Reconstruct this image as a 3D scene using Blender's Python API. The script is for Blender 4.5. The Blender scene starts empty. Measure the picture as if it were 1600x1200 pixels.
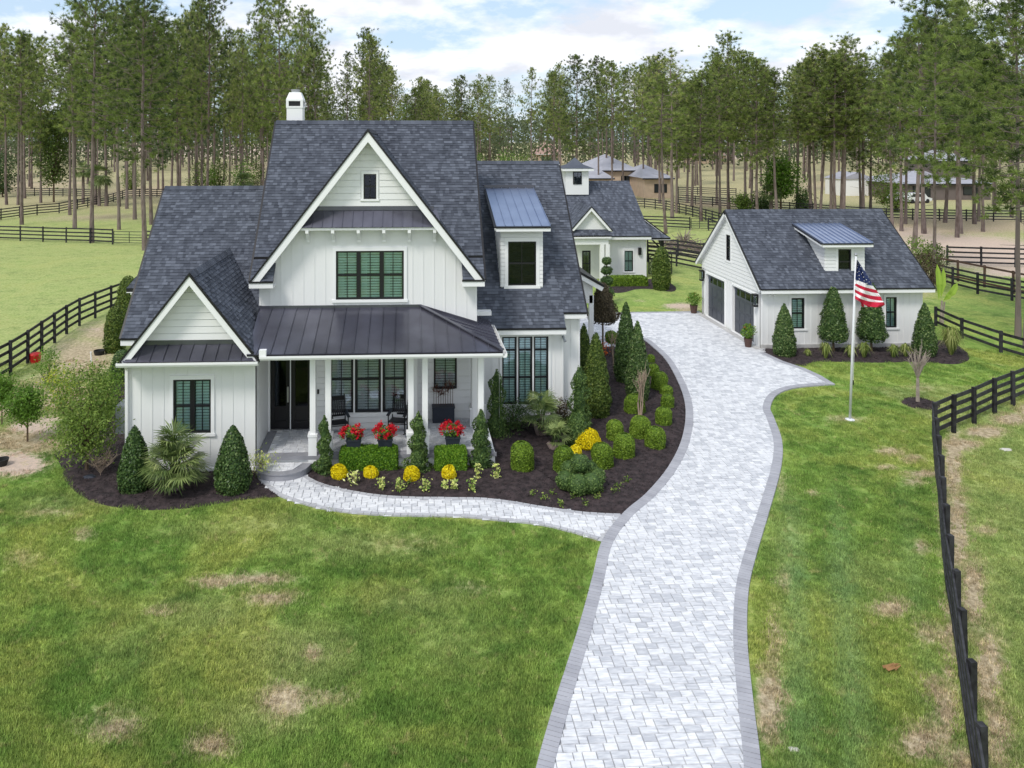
import bpy, bmesh, math, random
import numpy as np
from mathutils import Vector, Matrix, noise
from math import radians, sin, cos, pi, sqrt
random.seed(7); rng = np.random.default_rng(7)
sc = bpy.context.scene
C = sc.collection

# ------------------------------------------------------------------ camera
YAW = radians(2.49); F = 1150.0; CX = 690.0; CY = 218.0; CAMH = 10.0
cd = bpy.data.cameras.new('camera'); cam = bpy.data.objects.new('camera', cd); C.objects.link(cam)
cam.location = (0, 0, CAMH); cam.rotation_euler = (radians(90), 0, -YAW)
cd.sensor_width = 36; cd.lens = F/1600*36; cd.shift_x = (800-CX)/1600; cd.shift_y = (CY-600)/1600
cd.clip_start = 0.1; cd.clip_end = 4000
sc.camera = cam

# ------------------------------------------------------------------ sky, sun, exposure
SUN_EL, SUN_AZ = radians(50), radians(222)      # azimuth from +Y clockwise: behind the camera, to the left
wd = bpy.data.worlds.new('World'); sc.world = wd; wd.use_nodes = True
nt = wd.node_tree; nt.nodes.clear()
def WN(t, **k):
    n = nt.nodes.new(t)
    for a, b in k.items(): setattr(n, a, b)
    return n
sky = WN('ShaderNodeTexSky', sky_type='NISHITA', sun_disc=False, sun_elevation=SUN_EL, sun_rotation=SUN_AZ, air_density=1.0, dust_density=1.6, ozone_density=1.5)
tc = WN('ShaderNodeTexCoord')
sep = WN('ShaderNodeSeparateXYZ'); nt.links.new(tc.outputs['Generated'], sep.inputs[0])
zz = WN('ShaderNodeMath', operation='MAXIMUM'); nt.links.new(sep.outputs[2], zz.inputs[0]); zz.inputs[1].default_value = 0.0
za = WN('ShaderNodeMath', operation='ADD'); nt.links.new(zz.outputs[0], za.inputs[0]); za.inputs[1].default_value = 0.30
dx = WN('ShaderNodeMath', operation='DIVIDE'); nt.links.new(sep.outputs[0], dx.inputs[0]); nt.links.new(za.outputs[0], dx.inputs[1])
dy = WN('ShaderNodeMath', operation='DIVIDE'); nt.links.new(sep.outputs[1], dy.inputs[0]); nt.links.new(za.outputs[0], dy.inputs[1])
cmb = WN('ShaderNodeCombineXYZ'); nt.links.new(dx.outputs[0], cmb.inputs[0]); nt.links.new(dy.outputs[0], cmb.inputs[1]); cmb.inputs[2].default_value = 3.3
n1 = WN('ShaderNodeTexNoise'); nt.links.new(cmb.outputs[0], n1.inputs['Vector']); n1.inputs['Scale'].default_value = 1.9; n1.inputs['Detail'].default_value = 8; n1.inputs['Roughness'].default_value = 0.60
r1 = WN('ShaderNodeValToRGB'); nt.links.new(n1.outputs['Fac'], r1.inputs[0])
r1.color_ramp.elements[0].position = 0.43; r1.color_ramp.elements[1].position = 0.55
n2 = WN('ShaderNodeTexNoise'); nt.links.new(cmb.outputs[0], n2.inputs['Vector']); n2.inputs['Scale'].default_value = 3.6; n2.inputs['Detail'].default_value = 7
r2 = WN('ShaderNodeValToRGB'); nt.links.new(n2.outputs['Fac'], r2.inputs[0])
r2.color_ramp.elements[0].position = 0.40; r2.color_ramp.elements[0].color = (6.1, 6.35, 7.0, 1)
r2.color_ramp.elements[1].position = 0.56; r2.color_ramp.elements[1].color = (8.9, 9.0, 9.5, 1)
sm = WN('ShaderNodeMix', data_type='RGBA'); nt.links.new(sky.outputs[0], sm.inputs['A']); sm.inputs['B'].default_value = (6.0, 7.6, 9.4, 1); sm.inputs['Factor'].default_value = 0.55
mx = WN('ShaderNodeMix', data_type='RGBA'); nt.links.new(r1.outputs[0], mx.inputs['Factor']); nt.links.new(sm.outputs['Result'], mx.inputs['A']); nt.links.new(r2.outputs[0], mx.inputs['B'])
bg = WN('ShaderNodeBackground'); nt.links.new(mx.outputs['Result'], bg.inputs[0]); bg.inputs[1].default_value = 0.1
wo = WN('ShaderNodeOutputWorld'); nt.links.new(bg.outputs[0], wo.inputs[0])

sl = bpy.data.lights.new('sun', 'SUN'); so = bpy.data.objects.new('sun', sl); C.objects.link(so)
sl.energy = 1.7; sl.angle = radians(14); sl.color = (1, 0.965, 0.91)
sd = Vector((sin(SUN_AZ)*cos(SUN_EL), cos(SUN_AZ)*cos(SUN_EL), sin(SUN_EL)))
so.rotation_euler = sd.to_track_quat('Z', 'Y').to_euler(); so.location = (0, 0, 60)
sc.view_settings.view_transform = 'Standard'; sc.view_settings.look = 'None'
sc.view_settings.exposure = 0.43; sc.view_settings.gamma = 1.0; sc.view_settings.use_curve_mapping = False
sc.cycles.max_bounces = 6; sc.cycles.transparent_max_bounces = 8

# ------------------------------------------------------------------ surveying: photo pixel -> place
FWD = Vector((sin(YAW), cos(YAW), 0)); RGT = Vector((cos(YAW), -sin(YAW), 0)); UPV = Vector((0, 0, 1)); EYE = Vector((0, 0, CAMH))
def ray(px, py): return FWD + RGT*((px-CX)/F) + UPV*((CY-py)/F)
def G(px, py, z=0.0):
    d = ray(px, py); return EYE + d*((z-CAMH)/d.z)
def PY(px, py, Y):
    d = ray(px, py); return EYE + d*(Y/d.y)
def PXp(px, py, X):
    d = ray(px, py); return EYE + d*(X/d.x)
def pix(P):
    """world array (n,3) -> pixels"""
    xc = P[:, 0]*cos(YAW) - P[:, 1]*sin(YAW); yc = P[:, 0]*sin(YAW) + P[:, 1]*cos(YAW)
    yc = np.maximum(yc, 0.5)
    return CX + F*xc/yc, CY + F*(CAMH-P[:, 2])/yc

# ------------------------------------------------------------------ materials
def new_mat(name):
    m = bpy.data.materials.new(name); m.use_nodes = True; t = m.node_tree; t.nodes.clear()
    return m, t
def nd(t, typ, **k):
    n = t.nodes.new(typ)
    for a, b in k.items(): setattr(n, a, b)
    return n
def bsdf_out(t):
    b = nd(t, 'ShaderNodeBsdfPrincipled'); o = nd(t, 'ShaderNodeOutputMaterial'); t.links.new(b.outputs[0], o.inputs[0]); return b
def mat(name, col, rough=0.7, var=0.12, vscale=3.0, bump=0.0, bscale=40.0, metallic=0.0, tint=0.0, rnd=0.0, spec=0.4, col2=None, streak=None):
    """colour with slow noise variation, per-face tint attribute and per-object random"""
    m, t = new_mat(name); b = bsdf_out(t); L = t.links.new
    geo = nd(t, 'ShaderNodeNewGeometry')
    mp = nd(t, 'ShaderNodeMapping'); L(geo.outputs['Position'], mp.inputs[0])
    if streak: mp.inputs['Scale'].default_value = streak
    nz = nd(t, 'ShaderNodeTexNoise'); nz.inputs['Scale'].default_value = vscale; nz.inputs['Detail'].default_value = 5; L(mp.outputs[0], nz.inputs['Vector'])
    c2 = col2 or tuple(c*0.6 for c in col)
    mixc = nd(t, 'ShaderNodeMix', data_type='RGBA'); mixc.inputs['A'].default_value = (*col, 1); mixc.inputs['B'].default_value = (*c2, 1)
    mr = nd(t, 'ShaderNodeMapRange'); mr.inputs['From Min'].default_value = 0.35; mr.inputs['From Max'].default_value = 0.7; mr.inputs['To Min'].default_value = 0; mr.inputs['To Max'].default_value = var*2
    L(nz.outputs['Fac'], mr.inputs['Value'])
    fac = mr.outputs['Result']
    if tint:
        at = nd(t, 'ShaderNodeAttribute', attribute_name='tint'); mu = nd(t, 'ShaderNodeMath', operation='MULTIPLY_ADD')
        L(at.outputs['Fac'], mu.inputs[0]); mu.inputs[1].default_value = tint; L(fac, mu.inputs[2]); fac = mu.outputs[0]
    if rnd:
        oi = nd(t, 'ShaderNodeObjectInfo'); mu = nd(t, 'ShaderNodeMath', operation='MULTIPLY_ADD')
        L(oi.outputs['Random'], mu.inputs[0]); mu.inputs[1].default_value = rnd; L(fac, mu.inputs[2]); fac = mu.outputs[0]
    cl = nd(t, 'ShaderNodeClamp'); L(fac, cl.inputs[0]); L(cl.outputs[0], mixc.inputs['Factor'])
    L(mixc.outputs['Result'], b.inputs['Base Color'])
    b.inputs['Roughness'].default_value = rough; b.inputs['Metallic'].default_value = metallic; b.inputs['Specular IOR Level'].default_value = spec
    if bump:
        n3 = nd(t, 'ShaderNodeTexNoise'); n3.inputs['Scale'].default_value = bscale; n3.inputs['Detail'].default_value = 4; L(geo.outputs['Position'], n3.inputs['Vector'])
        bp = nd(t, 'ShaderNodeBump'); bp.inputs['Strength'].default_value = bump; bp.inputs['Distance'].default_value = 0.02; L(n3.outputs['Fac'], bp.inputs['Height']); L(bp.outputs[0], b.inputs['Normal'])
    return m
def leaf_mat(name, dark, light, third=None, trans=0.25, rough=0.55, rnd=0.25):
    """leaves: per-face tint picks between tones, object random shifts them, thin-leaf translucency"""
    m, t = new_mat(name); L = t.links.new
    at = nd(t, 'ShaderNodeAttribute', attribute_name='tint'); oi = nd(t, 'ShaderNodeObjectInfo')
    mu = nd(t, 'ShaderNodeMath', operation='MULTIPLY_ADD'); L(oi.outputs['Random'], mu.inputs[0]); mu.inputs[1].default_value = rnd; L(at.outputs['Fac'], mu.inputs[2])
    sb = nd(t, 'ShaderNodeMath', operation='SUBTRACT'); L(mu.outputs[0], sb.inputs[0]); sb.inputs[1].default_value = rnd/2
    rp = nd(t, 'ShaderNodeValToRGB'); L(sb.outputs[0], rp.inputs[0])
    e = rp.color_ramp.elements; e[0].color = (*dark, 1); e[1].color = (*light, 1); e[0].position = 0.05; e[1].position = 0.85
    if third: k = rp.color_ramp.elements.new(1.0); k.color = (*third, 1)
    b = nd(t, 'ShaderNodeBsdfPrincipled'); L(rp.outputs[0], b.inputs['Base Color']); b.inputs['Roughness'].default_value = rough; b.inputs['Specular IOR Level'].default_value = 0.25
    tr = nd(t, 'ShaderNodeBsdfTranslucent'); L(rp.outputs[0], tr.inputs[0])
    ms = nd(t, 'ShaderNodeMixShader'); ms.inputs[0].default_value = trans; L(b.outputs[0], ms.inputs[1]); L(tr.outputs[0], ms.inputs[2])
    o = nd(t, 'ShaderNodeOutputMaterial'); L(ms.outputs[0], o.inputs[0])
    return m

M = {}
M['white'] = mat('white_paint', (0.80, 0.80, 0.79), 0.5, 0.06, 0.8, 0.0, col2=(0.66, 0.66, 0.66), rnd=0.06)
M['trim'] = mat('trim_paint', (0.84, 0.84, 0.835), 0.45, 0.05, 1.5, col2=(0.7, 0.7, 0.7))
M['shadewhite'] = M['white']
M['black'] = mat('black_paint', (0.012, 0.012, 0.014), 0.4, 0.1, 5)
M['drip'] = mat('drip_edge_metal', (0.014, 0.013, 0.015), 0.4, 0.1, 5)
M['shingle'] = mat('asphalt_shingle', (0.048, 0.054, 0.070), 0.9, 0.14, 1.2, 0.25, 120, tint=0.95, col2=(0.132, 0.146, 0.180), spec=0.2)
M['seam'] = mat('standing_seam_metal', (0.085, 0.084, 0.108), 0.28, 0.3, 1.3, metallic=0.6, rnd=0.35, col2=(0.15, 0.15, 0.19), spec=0.6)
M['seamsky'] = mat('sky_tinted_seam_metal', (0.24, 0.29, 0.42), 0.28, 0.3, 1.3, metallic=0.7, rnd=0.3, col2=(0.34, 0.40, 0.54), spec=0.6)  # blue in the base colour stands in for sky reflected by the dormer metal
M['paver'] = mat('grey_white_paver', (0.82, 0.82, 0.828), 0.75, 0.34, 4.5, 0.25, 60, tint=0.8, rnd=0.0, col2=(0.47, 0.48, 0.51), streak=(1.0, 4.5, 1))
M['borderdrive'] = mat('grey_border_paver', (0.42, 0.42, 0.45), 0.8, 0.3, 2, 0.2, 60, tint=0.5, col2=(0.30, 0.30, 0.33))
M['border'] = mat('charcoal_border_paver', (0.30, 0.30, 0.325), 0.8, 0.3, 2, 0.2, 60, tint=0.5, col2=(0.2, 0.2, 0.22))
M['joint'] = mat('joint_sand', (0.52, 0.52, 0.53), 0.95, 0.3, 8)
M['mulch'] = mat('dark_mulch', (0.021, 0.015, 0.016), 0.95, 0.5, 6, 0.9, 45, tint=1.0, col2=(0.065, 0.046, 0.047))
M['concrete'] = mat('concrete', (0.52, 0.51, 0.5), 0.9, 0.3, 4, 0.2, 50)
M['fence'] = mat('black_fence_board', (0.011, 0.010, 0.011), 0.7, 0.4, 6, 0.3, 60, rnd=0.45, col2=(0.05, 0.05, 0.055), spec=0.25)
M['fencebrown'] = mat('weathered_fence_board', (0.12, 0.07, 0.05), 0.8, 0.4, 6, rnd=0.3)
M['bark'] = mat('pine_bark', (0.085, 0.058, 0.050), 0.95, 0.5, 5, 0.6, 14, rnd=0.7, col2=(0.21, 0.165, 0.15), streak=(1, 1, 0.3))
M['palebark'] = mat('pale_bark', (0.38, 0.32, 0.27), 0.9, 0.4, 8, rnd=0.2)
M['stem'] = mat('brown_stem', (0.16, 0.11, 0.07), 0.9, 0.4, 8, rnd=0.3)
M['glassdark'] = None
M['planter'] = mat('charcoal_planter', (0.025, 0.03, 0.045), 0.5, 0.2, 8)
M['terracotta'] = mat('dark_clay_pot', (0.10, 0.055, 0.045), 0.8, 0.3, 8)
M['metal'] = mat('galvanised_metal', (0.45, 0.45, 0.46), 0.35, 0.1, 8, metallic=0.8)
M['pole'] = mat('white_pole', (0.75, 0.76, 0.78), 0.3, 0.05, 8)
M['greybox'] = mat('grey_cabinet', (0.35, 0.37, 0.4), 0.5, 0.1, 8)
M['red'] = mat('red_plastic', (0.6, 0.02, 0.02), 0.4, 0.1, 8)
M['flagred'] = mat('flag_red', (0.50, 0.014, 0.045), 0.8, 0.08, 8)
M['flagwhite'] = mat('flag_white', (0.80, 0.78, 0.79), 0.8, 0.05, 8)
M['flagblue'] = mat('flag_blue', (0.012, 0.025, 0.11), 0.8, 0.08, 8)
M['door'] = mat('black_door', (0.010, 0.009, 0.011), 0.35, 0.1, 8)
M['garagedoor'] = mat('charcoal_garage_door', (0.050, 0.056, 0.072), 0.4, 0.2, 3, rnd=0.15, col2=(0.08, 0.088, 0.11))
M['blind'] = mat('white_blind', (0.88, 0.9, 0.9), 0.7, 0.04, 3)
M['curtain'] = mat('pale_curtain', (0.62, 0.66, 0.66), 0.9, 0.3, 3, streak=(14, 14, 0.2))
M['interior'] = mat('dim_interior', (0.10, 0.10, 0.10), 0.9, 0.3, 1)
M['stone'] = mat('pale_stone', (0.6, 0.57, 0.52), 0.9, 0.3, 9, 0.4, 20)
M['cream'] = mat('cream_stucco', (0.62, 0.48, 0.36), 0.9, 0.2, 1)
M['farroof'] = mat('pale_tile_roof', (0.40, 0.40, 0.45), 0.8, 0.2, 0.6)
M['pinkroof'] = mat('pink_tile_roof', (0.55, 0.36, 0.30), 0.8, 0.2, 0.6)
M['farbrick'] = mat('grey_brown_wall', (0.17, 0.14, 0.13), 0.9, 0.2, 1)
M['carpaint'] = mat('white_car_paint', (0.75, 0.76, 0.78), 0.25, 0.03, 2)
M['rubber'] = mat('rubber', (0.02, 0.02, 0.02), 0.8, 0.1, 4)
M['straw'] = mat('dead_straw', (0.36, 0.25, 0.17), 0.95, 0.4, 8, tint=0.5)
# leaves
M['pine'] = leaf_mat('pine_needles', (0.055, 0.085, 0.028), (0.29, 0.37, 0.09), (0.45, 0.48, 0.17), 0.42, rnd=0.55)
M['pinefar'] = leaf_mat('far_pine_needles', (0.045, 0.065, 0.03), (0.12, 0.15, 0.06), None, 0.2)
M['box'] = leaf_mat('boxwood_leaves', (0.07, 0.135, 0.016), (0.24, 0.37, 0.035), (0.34, 0.46, 0.07), 0.25)
M['hedge'] = leaf_mat('hedge_leaves', (0.045, 0.13, 0.01), (0.17, 0.33, 0.022), (0.26, 0.42, 0.04), 0.25)
M['holly'] = leaf_mat('holly_leaves', (0.025, 0.058, 0.016), (0.10, 0.17, 0.045), (0.21, 0.27, 0.10), 0.15, 0.4)
M['juniper'] = leaf_mat('juniper_leaves', (0.04, 0.085, 0.025), (0.14, 0.22, 0.055), (0.22, 0.30, 0.09), 0.2)
M['arbor'] = leaf_mat('cypress_leaves', (0.04, 0.075, 0.015), (0.14, 0.20, 0.035), (0.22, 0.25, 0.06), 0.2)
M['brownleaf'] = leaf_mat('bronze_leaves', (0.045, 0.035, 0.02), (0.12, 0.095, 0.055), None, 0.2)
M['tree'] = leaf_mat('broad_leaves', (0.06, 0.115, 0.02), (0.24, 0.34, 0.06), (0.36, 0.42, 0.10), 0.3)
M['citrus'] = leaf_mat('citrus_leaves', (0.06, 0.14, 0.015), (0.19, 0.34, 0.04), (0.32, 0.42, 0.09), 0.3)
M['lime'] = leaf_mat('lime_leaves', (0.22, 0.30, 0.02), (0.50, 0.55, 0.06), None, 0.3)
M['palm'] = leaf_mat('fan_palm_leaves', (0.08, 0.13, 0.035), (0.34, 0.41, 0.14), (0.52, 0.52, 0.24), 0.2, 0.45)
M['yellow'] = leaf_mat('yellow_petals', (0.60, 0.48, 0.005), (0.95, 0.80, 0.012), (0.98, 0.86, 0.06), 0.2)
M['varieg'] = leaf_mat('variegated_leaves', (0.16, 0.28, 0.04), (0.80, 0.82, 0.26), (0.88, 0.88, 0.42), 0.25)
M['redpetal'] = leaf_mat('red_petals', (0.35, 0.004, 0.012), (0.70, 0.012, 0.03), (0.8, 0.05, 0.05), 0.15)
M['orange'] = leaf_mat('orange_petals', (0.6, 0.1, 0.01), (0.8, 0.2, 0.02), None, 0.15)
M['dracaena'] = leaf_mat('dry_red_leaves', (0.12, 0.05, 0.035), (0.30, 0.16, 0.11), None, 0.15)
M['banana'] = leaf_mat('banana_leaves', (0.25, 0.42, 0.04), (0.45, 0.62, 0.10), None, 0.4)
M['strap'] = leaf_mat('strap_leaves', (0.07, 0.12, 0.02), (0.30, 0.36, 0.09), (0.5, 0.5, 0.2), 0.25)
M['twig'] = mat('pale_twigs', (0.42, 0.32, 0.24), 0.9, 0.3, 6, rnd=0.2)

def glass_mat(name, tint, refl):
    m, t = new_mat(name); L = t.links.new
    tp = nd(t, 'ShaderNodeBsdfTransparent'); tp.inputs[0].default_value = (*tint, 1)
    gl = nd(t, 'ShaderNodeBsdfGlossy'); gl.inputs['Roughness'].default_value = 0.02; gl.inputs[0].default_value = (0.78, 0.86, 1.0, 1)
    lw = nd(t, 'ShaderNodeFresnel'); lw.inputs[0].default_value = 1.5
    ad = nd(t, 'ShaderNodeMath', operation='ADD'); L(lw.outputs[0], ad.inputs[0]); ad.inputs[1].default_value = refl
    nz = nd(t, 'ShaderNodeTexNoise'); nz.inputs['Scale'].default_value = 0.9
    geo = nd(t, 'ShaderNodeNewGeometry'); L(geo.outputs['Position'], nz.inputs['Vector'])
    bp = nd(t, 'ShaderNodeBump'); bp.inputs['Strength'].default_value = 0.12; bp.inputs['Distance'].default_value = 0.05; L(nz.outputs['Fac'], bp.inputs['Height']); L(bp.outputs[0], gl.inputs['Normal'])
    ms = nd(t, 'ShaderNodeMixShader'); L(ad.outputs[0], ms.inputs[0]); L(tp.outputs[0], ms.inputs[1]); L(gl.outputs[0], ms.inputs[2])
    o = nd(t, 'ShaderNodeOutputMaterial'); L(ms.outputs[0], o.inputs[0]); return m
M['glass'] = glass_mat('green_window_glass', (0.885, 0.985, 0.96), 0.06)
M['glassgrey'] = glass_mat('porch_window_glass', (0.86, 0.89, 0.885), 0.06)
M['glassclear'] = glass_mat('window_glass', (0.5, 0.53, 0.56), -0.012)

# ------------------------------------------------------------------ mesh building
class MB:
    def __init__(s): s.v = []; s.f = []; s.m = []; s.t = []
    def face(s, pts, m=0, t=0.0):
        i = len(s.v); s.v.extend([tuple(p) for p in pts]); s.f.append(tuple(range(i, i+len(pts)))); s.m.append(m); s.t.append(t)
    def prism(s, pts, vec, m=0, t=0.0):
        """pts: outline counter-clockwise seen from +vec side; solid between pts and pts+vec"""
        vec = Vector(vec); a = [Vector(p) for p in pts]; b = [p+vec for p in a]; n = len(a); i = len(s.v)
        s.v.extend([tuple(p) for p in a] + [tuple(p) for p in b])
        s.f.append(tuple(range(i+n, i+2*n))); s.m.append(m); s.t.append(t)
        s.f.append(tuple(range(i+n-1, i-1, -1))); s.m.append(m); s.t.append(t)
        for k in range(n):
            j = (k+1) % n; s.f.append((i+k, i+j, i+n+j, i+n+k)); s.m.append(m); s.t.append(t)
    def box(s, x0, x1, y0, y1, z0, z1, m=0, t=0.0):
        s.prism([(x0, y0, z0), (x1, y0, z0), (x1, y1, z0), (x0, y1, z0)], (0, 0, z1-z0), m, t)
    def bar(s, p, q, w, h, side=None, m=0, t=0.0):
        """beam from p to q, w across (horizontal side), h in the other direction, centred"""
        p = Vector(p); q = Vector(q); d = (q-p)
        if d.length < 1e-6: return
        d.normalize()
        sd_ = Vector(side) if side is not None else d.cross(Vector((0, 0, 1)))
        if sd_.length < 1e-4: sd_ = Vector((1, 0, 0))
        sd_ = (sd_ - d*sd_.dot(d)).normalized(); u2 = sd_.cross(d).normalized()
        a = [p + sd_*(i*w/2) + u2*(j*h/2) for i, j in ((-1, -1), (-1, 1), (1, 1), (1, -1))]
        nn = (a[1]-a[0]).cross(a[2]-a[1])
        if nn.dot(q-p) < 0: a.reverse()
        s.prism(a, q-p, m, t)
    def tube(s, pts, rad, n=6, m=0, t=0.0, cap=True):
        pts = [Vector(p) for p in pts]; i0 = len(s.v); k = len(pts)
        if not hasattr(rad, '__len__'): rad = [rad]*k
        for a in range(k):
            d = (pts[min(a+1, k-1)] - pts[max(a-1, 0)])
            d = d.normalized() if d.length > 1e-9 else Vector((0, 0, 1))
            x = d.cross(Vector((0.13, 0.99, 0.05)) if abs(d.z) > 0.9 else Vector((0, 0, 1))).normalized(); y = d.cross(x)
            for b in range(n):
                w = 2*pi*b/n; s.v.append(tuple(pts[a] + (x*cos(w) + y*sin(w))*rad[a]))
        for a in range(k-1):
            for b in range(n):
                c = (b+1) % n; s.f.append((i0+a*n+b, i0+a*n+c, i0+(a+1)*n+c, i0+(a+1)*n+b)); s.m.append(m); s.t.append(t)
        if cap:
            s.f.append(tuple(i0+b for b in range(n-1, -1, -1))); s.m.append(m); s.t.append(t)
            s.f.append(tuple(i0+(k-1)*n+b for b in range(n))); s.m.append(m); s.t.append(t)
    def lathe(s, prof, c=(0, 0, 0), n=16, m=0, t=0.0):
        """prof: list of (r,z)"""
        i0 = len(s.v)
        for r, z in prof:
            for b in range(n):
                w = 2*pi*b/n; s.v.append((c[0]+r*cos(w), c[1]+r*sin(w), c[2]+z))
        for a in range(len(prof)-1):
            for b in range(n):
                d = (b+1) % n; s.f.append((i0+a*n+b, i0+a*n+d, i0+(a+1)*n+d, i0+(a+1)*n+b)); s.m.append(m); s.t.append(t)
    def mesh(s, name, mats, off=(0, 0, 0), smooth=False):
        me = bpy.data.meshes.new(name); o = Vector(off)
        v = [(x-o.x, y-o.y, z-o.z) for x, y, z in s.v] if o.length else s.v
        me.from_pydata(v, [], s.f)
        for mm in (mats if isinstance(mats, (list, tuple)) else [mats]): me.materials.append(mm)
        if any(s.m): me.polygons.foreach_set('material_index', s.m)
        a = me.attributes.new('tint', 'FLOAT', 'FACE'); a.data.foreach_set('value', s.t)
        if smooth: me.polygons.foreach_set('use_smooth', [True]*len(me.polygons))
        me.update(); return me

OFF = {}
def offset_of(o):
    return OFF.get(o.name, Vector((0, 0, 0))) if o is not None else Vector((0, 0, 0))
def props(o, label=None, cat=None, group=None, kind=None):
    if label: o['label'] = label
    if cat: o['category'] = cat
    if group: o['group'] = group
    if kind: o['kind'] = kind
    return o
def root(name, loc, label, cat, group=None):
    o = bpy.data.objects.new(name, None); C.objects.link(o); o.location = loc; o.empty_display_size = 0.3
    OFF[o.name] = Vector(loc); return props(o, label, cat, group)
def put(name, me, parent=None, loc=(0, 0, 0), rz=0, label=None, cat=None, group=None, kind=None):
    o = bpy.data.objects.new(name, me); C.objects.link(o); o.location = loc
    if rz: o.rotation_euler = (0, 0, rz)
    if parent is not None:
        o.parent = parent; OFF[o.name] = offset_of(parent)
    return props(o, label, cat, group, kind)
def obj(name, mb, mats, parent=None, smooth=False, **k):
    """mesh given in world (design) coordinates, hung under parent"""
    return put(name, mb.mesh(name, mats, offset_of(parent), smooth), parent, **k)
def copy_tree(o, parent=None):
    c = o.copy(); C.objects.link(c); c.parent = parent
    for ch in o.children: copy_tree(ch, c)
    return c

def fast_mesh(name, V, nper, mats, tint, smooth=False, quads=None):
    """V (n*nper,3) polygons of nper verts each"""
    n = len(V)//nper; me = bpy.data.meshes.new(name)
    me.vertices.add(len(V)); me.vertices.foreach_set('co', np.ascontiguousarray(V, dtype=np.float32).ravel())
    me.loops.add(len(V)); me.loops.foreach_set('vertex_index', np.arange(len(V), dtype=np.int32))
    me.polygons.add(n); me.polygons.foreach_set('loop_start', np.arange(0, len(V), nper, dtype=np.int32))
    me.polygons.foreach_set('loop_total', np.full(n, nper, dtype=np.int32))
    for mm in (mats if isinstance(mats, (list, tuple)) else [mats]): me.materials.append(mm)
    a = me.attributes.new('tint', 'FLOAT', 'FACE'); a.data.foreach_set('value', np.asarray(tint, dtype=np.float32))
    me.update(calc_edges=True); return me

def unit(a): return a/np.maximum(np.linalg.norm(a, axis=1, keepdims=True), 1e-9)
def leaf_quads(P, N, size, aspect=0.55, jit=0.6, droop=0.0):
    """diamond leaves at P, roughly facing N"""
    n = len(P); N = unit(N + rng.normal(0, jit, (n, 3)))
    R = rng.normal(0, 1, (n, 3)); R[:, 2] -= droop; T = unit(np.cross(N, R)); B = np.cross(N, T)
    s = (size*rng.uniform(0.6, 1.4, n))[:, None]
    V = np.empty((n, 4, 3)); V[:, 0] = P-T*s*0.5; V[:, 1] = P+B*s*aspect*0.5; V[:, 2] = P+T*s*0.5; V[:, 3] = P-B*s*aspect*0.5
    return V.reshape(-1, 3)
def clip2(poly, a, b, c):
    """keep the side a*x+b*y<=c of a 2D convex polygon"""
    out = []; n = len(poly)
    for i in range(n):
        p = poly[i]; q = poly[(i+1) % n]; dp = a*p[0]+b*p[1]-c; dq = a*q[0]+b*q[1]-c
        if dp <= 1e-9: out.append(p)
        if (dp < -1e-9 and dq > 1e-9) or (dp > 1e-9 and dq < -1e-9):
            k = dp/(dp-dq); out.append((p[0]+(q[0]-p[0])*k, p[1]+(q[1]-p[1])*k))
    return out
def area2(p):
    return 0.5*sum(p[i][0]*p[(i+1) % len(p)][1]-p[(i+1) % len(p)][0]*p[i][1] for i in range(len(p))) if len(p) > 2 else 0
def rectclip(poly, u0, u1, v0, v1):
    p = clip2(poly, -1, 0, -u0)
    for k in ((1, 0, u1), (0, -1, -v0), (0, 1, v1)):
        if len(p) < 3: return []
        p = clip2(p, *k)
    return p if len(p) >= 3 and abs(area2(p)) > 1e-5 else []
def polyclip(p, clip):
    """clip convex polygon p by convex ccw polygon clip"""
    n = len(clip)
    for i in range(n):
        if len(p) < 3: return []
        (x0, y0), (x1, y1) = clip[i], clip[(i+1) % n]; a, b = (y1-y0), -(x1-x0); p = clip2(p, a, b, a*x0+b*y0)
    return p if len(p) >= 3 and abs(area2(p)) > 1e-6 else []
def catmull(pts, k=6, closed=False):
    out = []; n = len(pts); P = [Vector(p) for p in pts]
    rngi = range(n) if closed else range(n-1)
    for i in rngi:
        a = P[(i-1) % n] if closed or i > 0 else P[0]; b = P[i]; c = P[(i+1) % n]; d = P[(i+2) % n] if closed or i+2 < n else P[-1]
        for j in range(k):
            t = j/k; out.append(0.5*((2*b)+(c-a)*t+(2*a-5*b+4*c-d)*t*t+(3*b-a-3*c+d)*t**3))
    if not closed: out.append(P[-1])
    return out
def inside(px, py, poly):
    """vectorised point in polygon"""
    r = np.zeros(px.shape, bool); n = len(poly)
    for i in range(n):
        x0, y0 = poly[i]; x1, y1 = poly[(i+1) % n]
        if y0 == y1: continue
        c = ((y0 > py) != (y1 > py)) & (px < (x1-x0)*(py-y0)/(y1-y0)+x0); r ^= c
    return r
def dist_poly(px, py, poly, closed=True):
    d = np.full(px.shape, 1e9); n = len(poly)
    for i in range(n if closed else n-1):
        x0, y0 = poly[i]; x1, y1 = poly[(i+1) % n]; ex, ey = x1-x0, y1-y0; L2 = ex*ex+ey*ey+1e-12
        t = np.clip(((px-x0)*ex+(py-y0)*ey)/L2, 0, 1); d = np.minimum(d, np.hypot(px-x0-t*ex, py-y0-t*ey))
    return d
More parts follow.
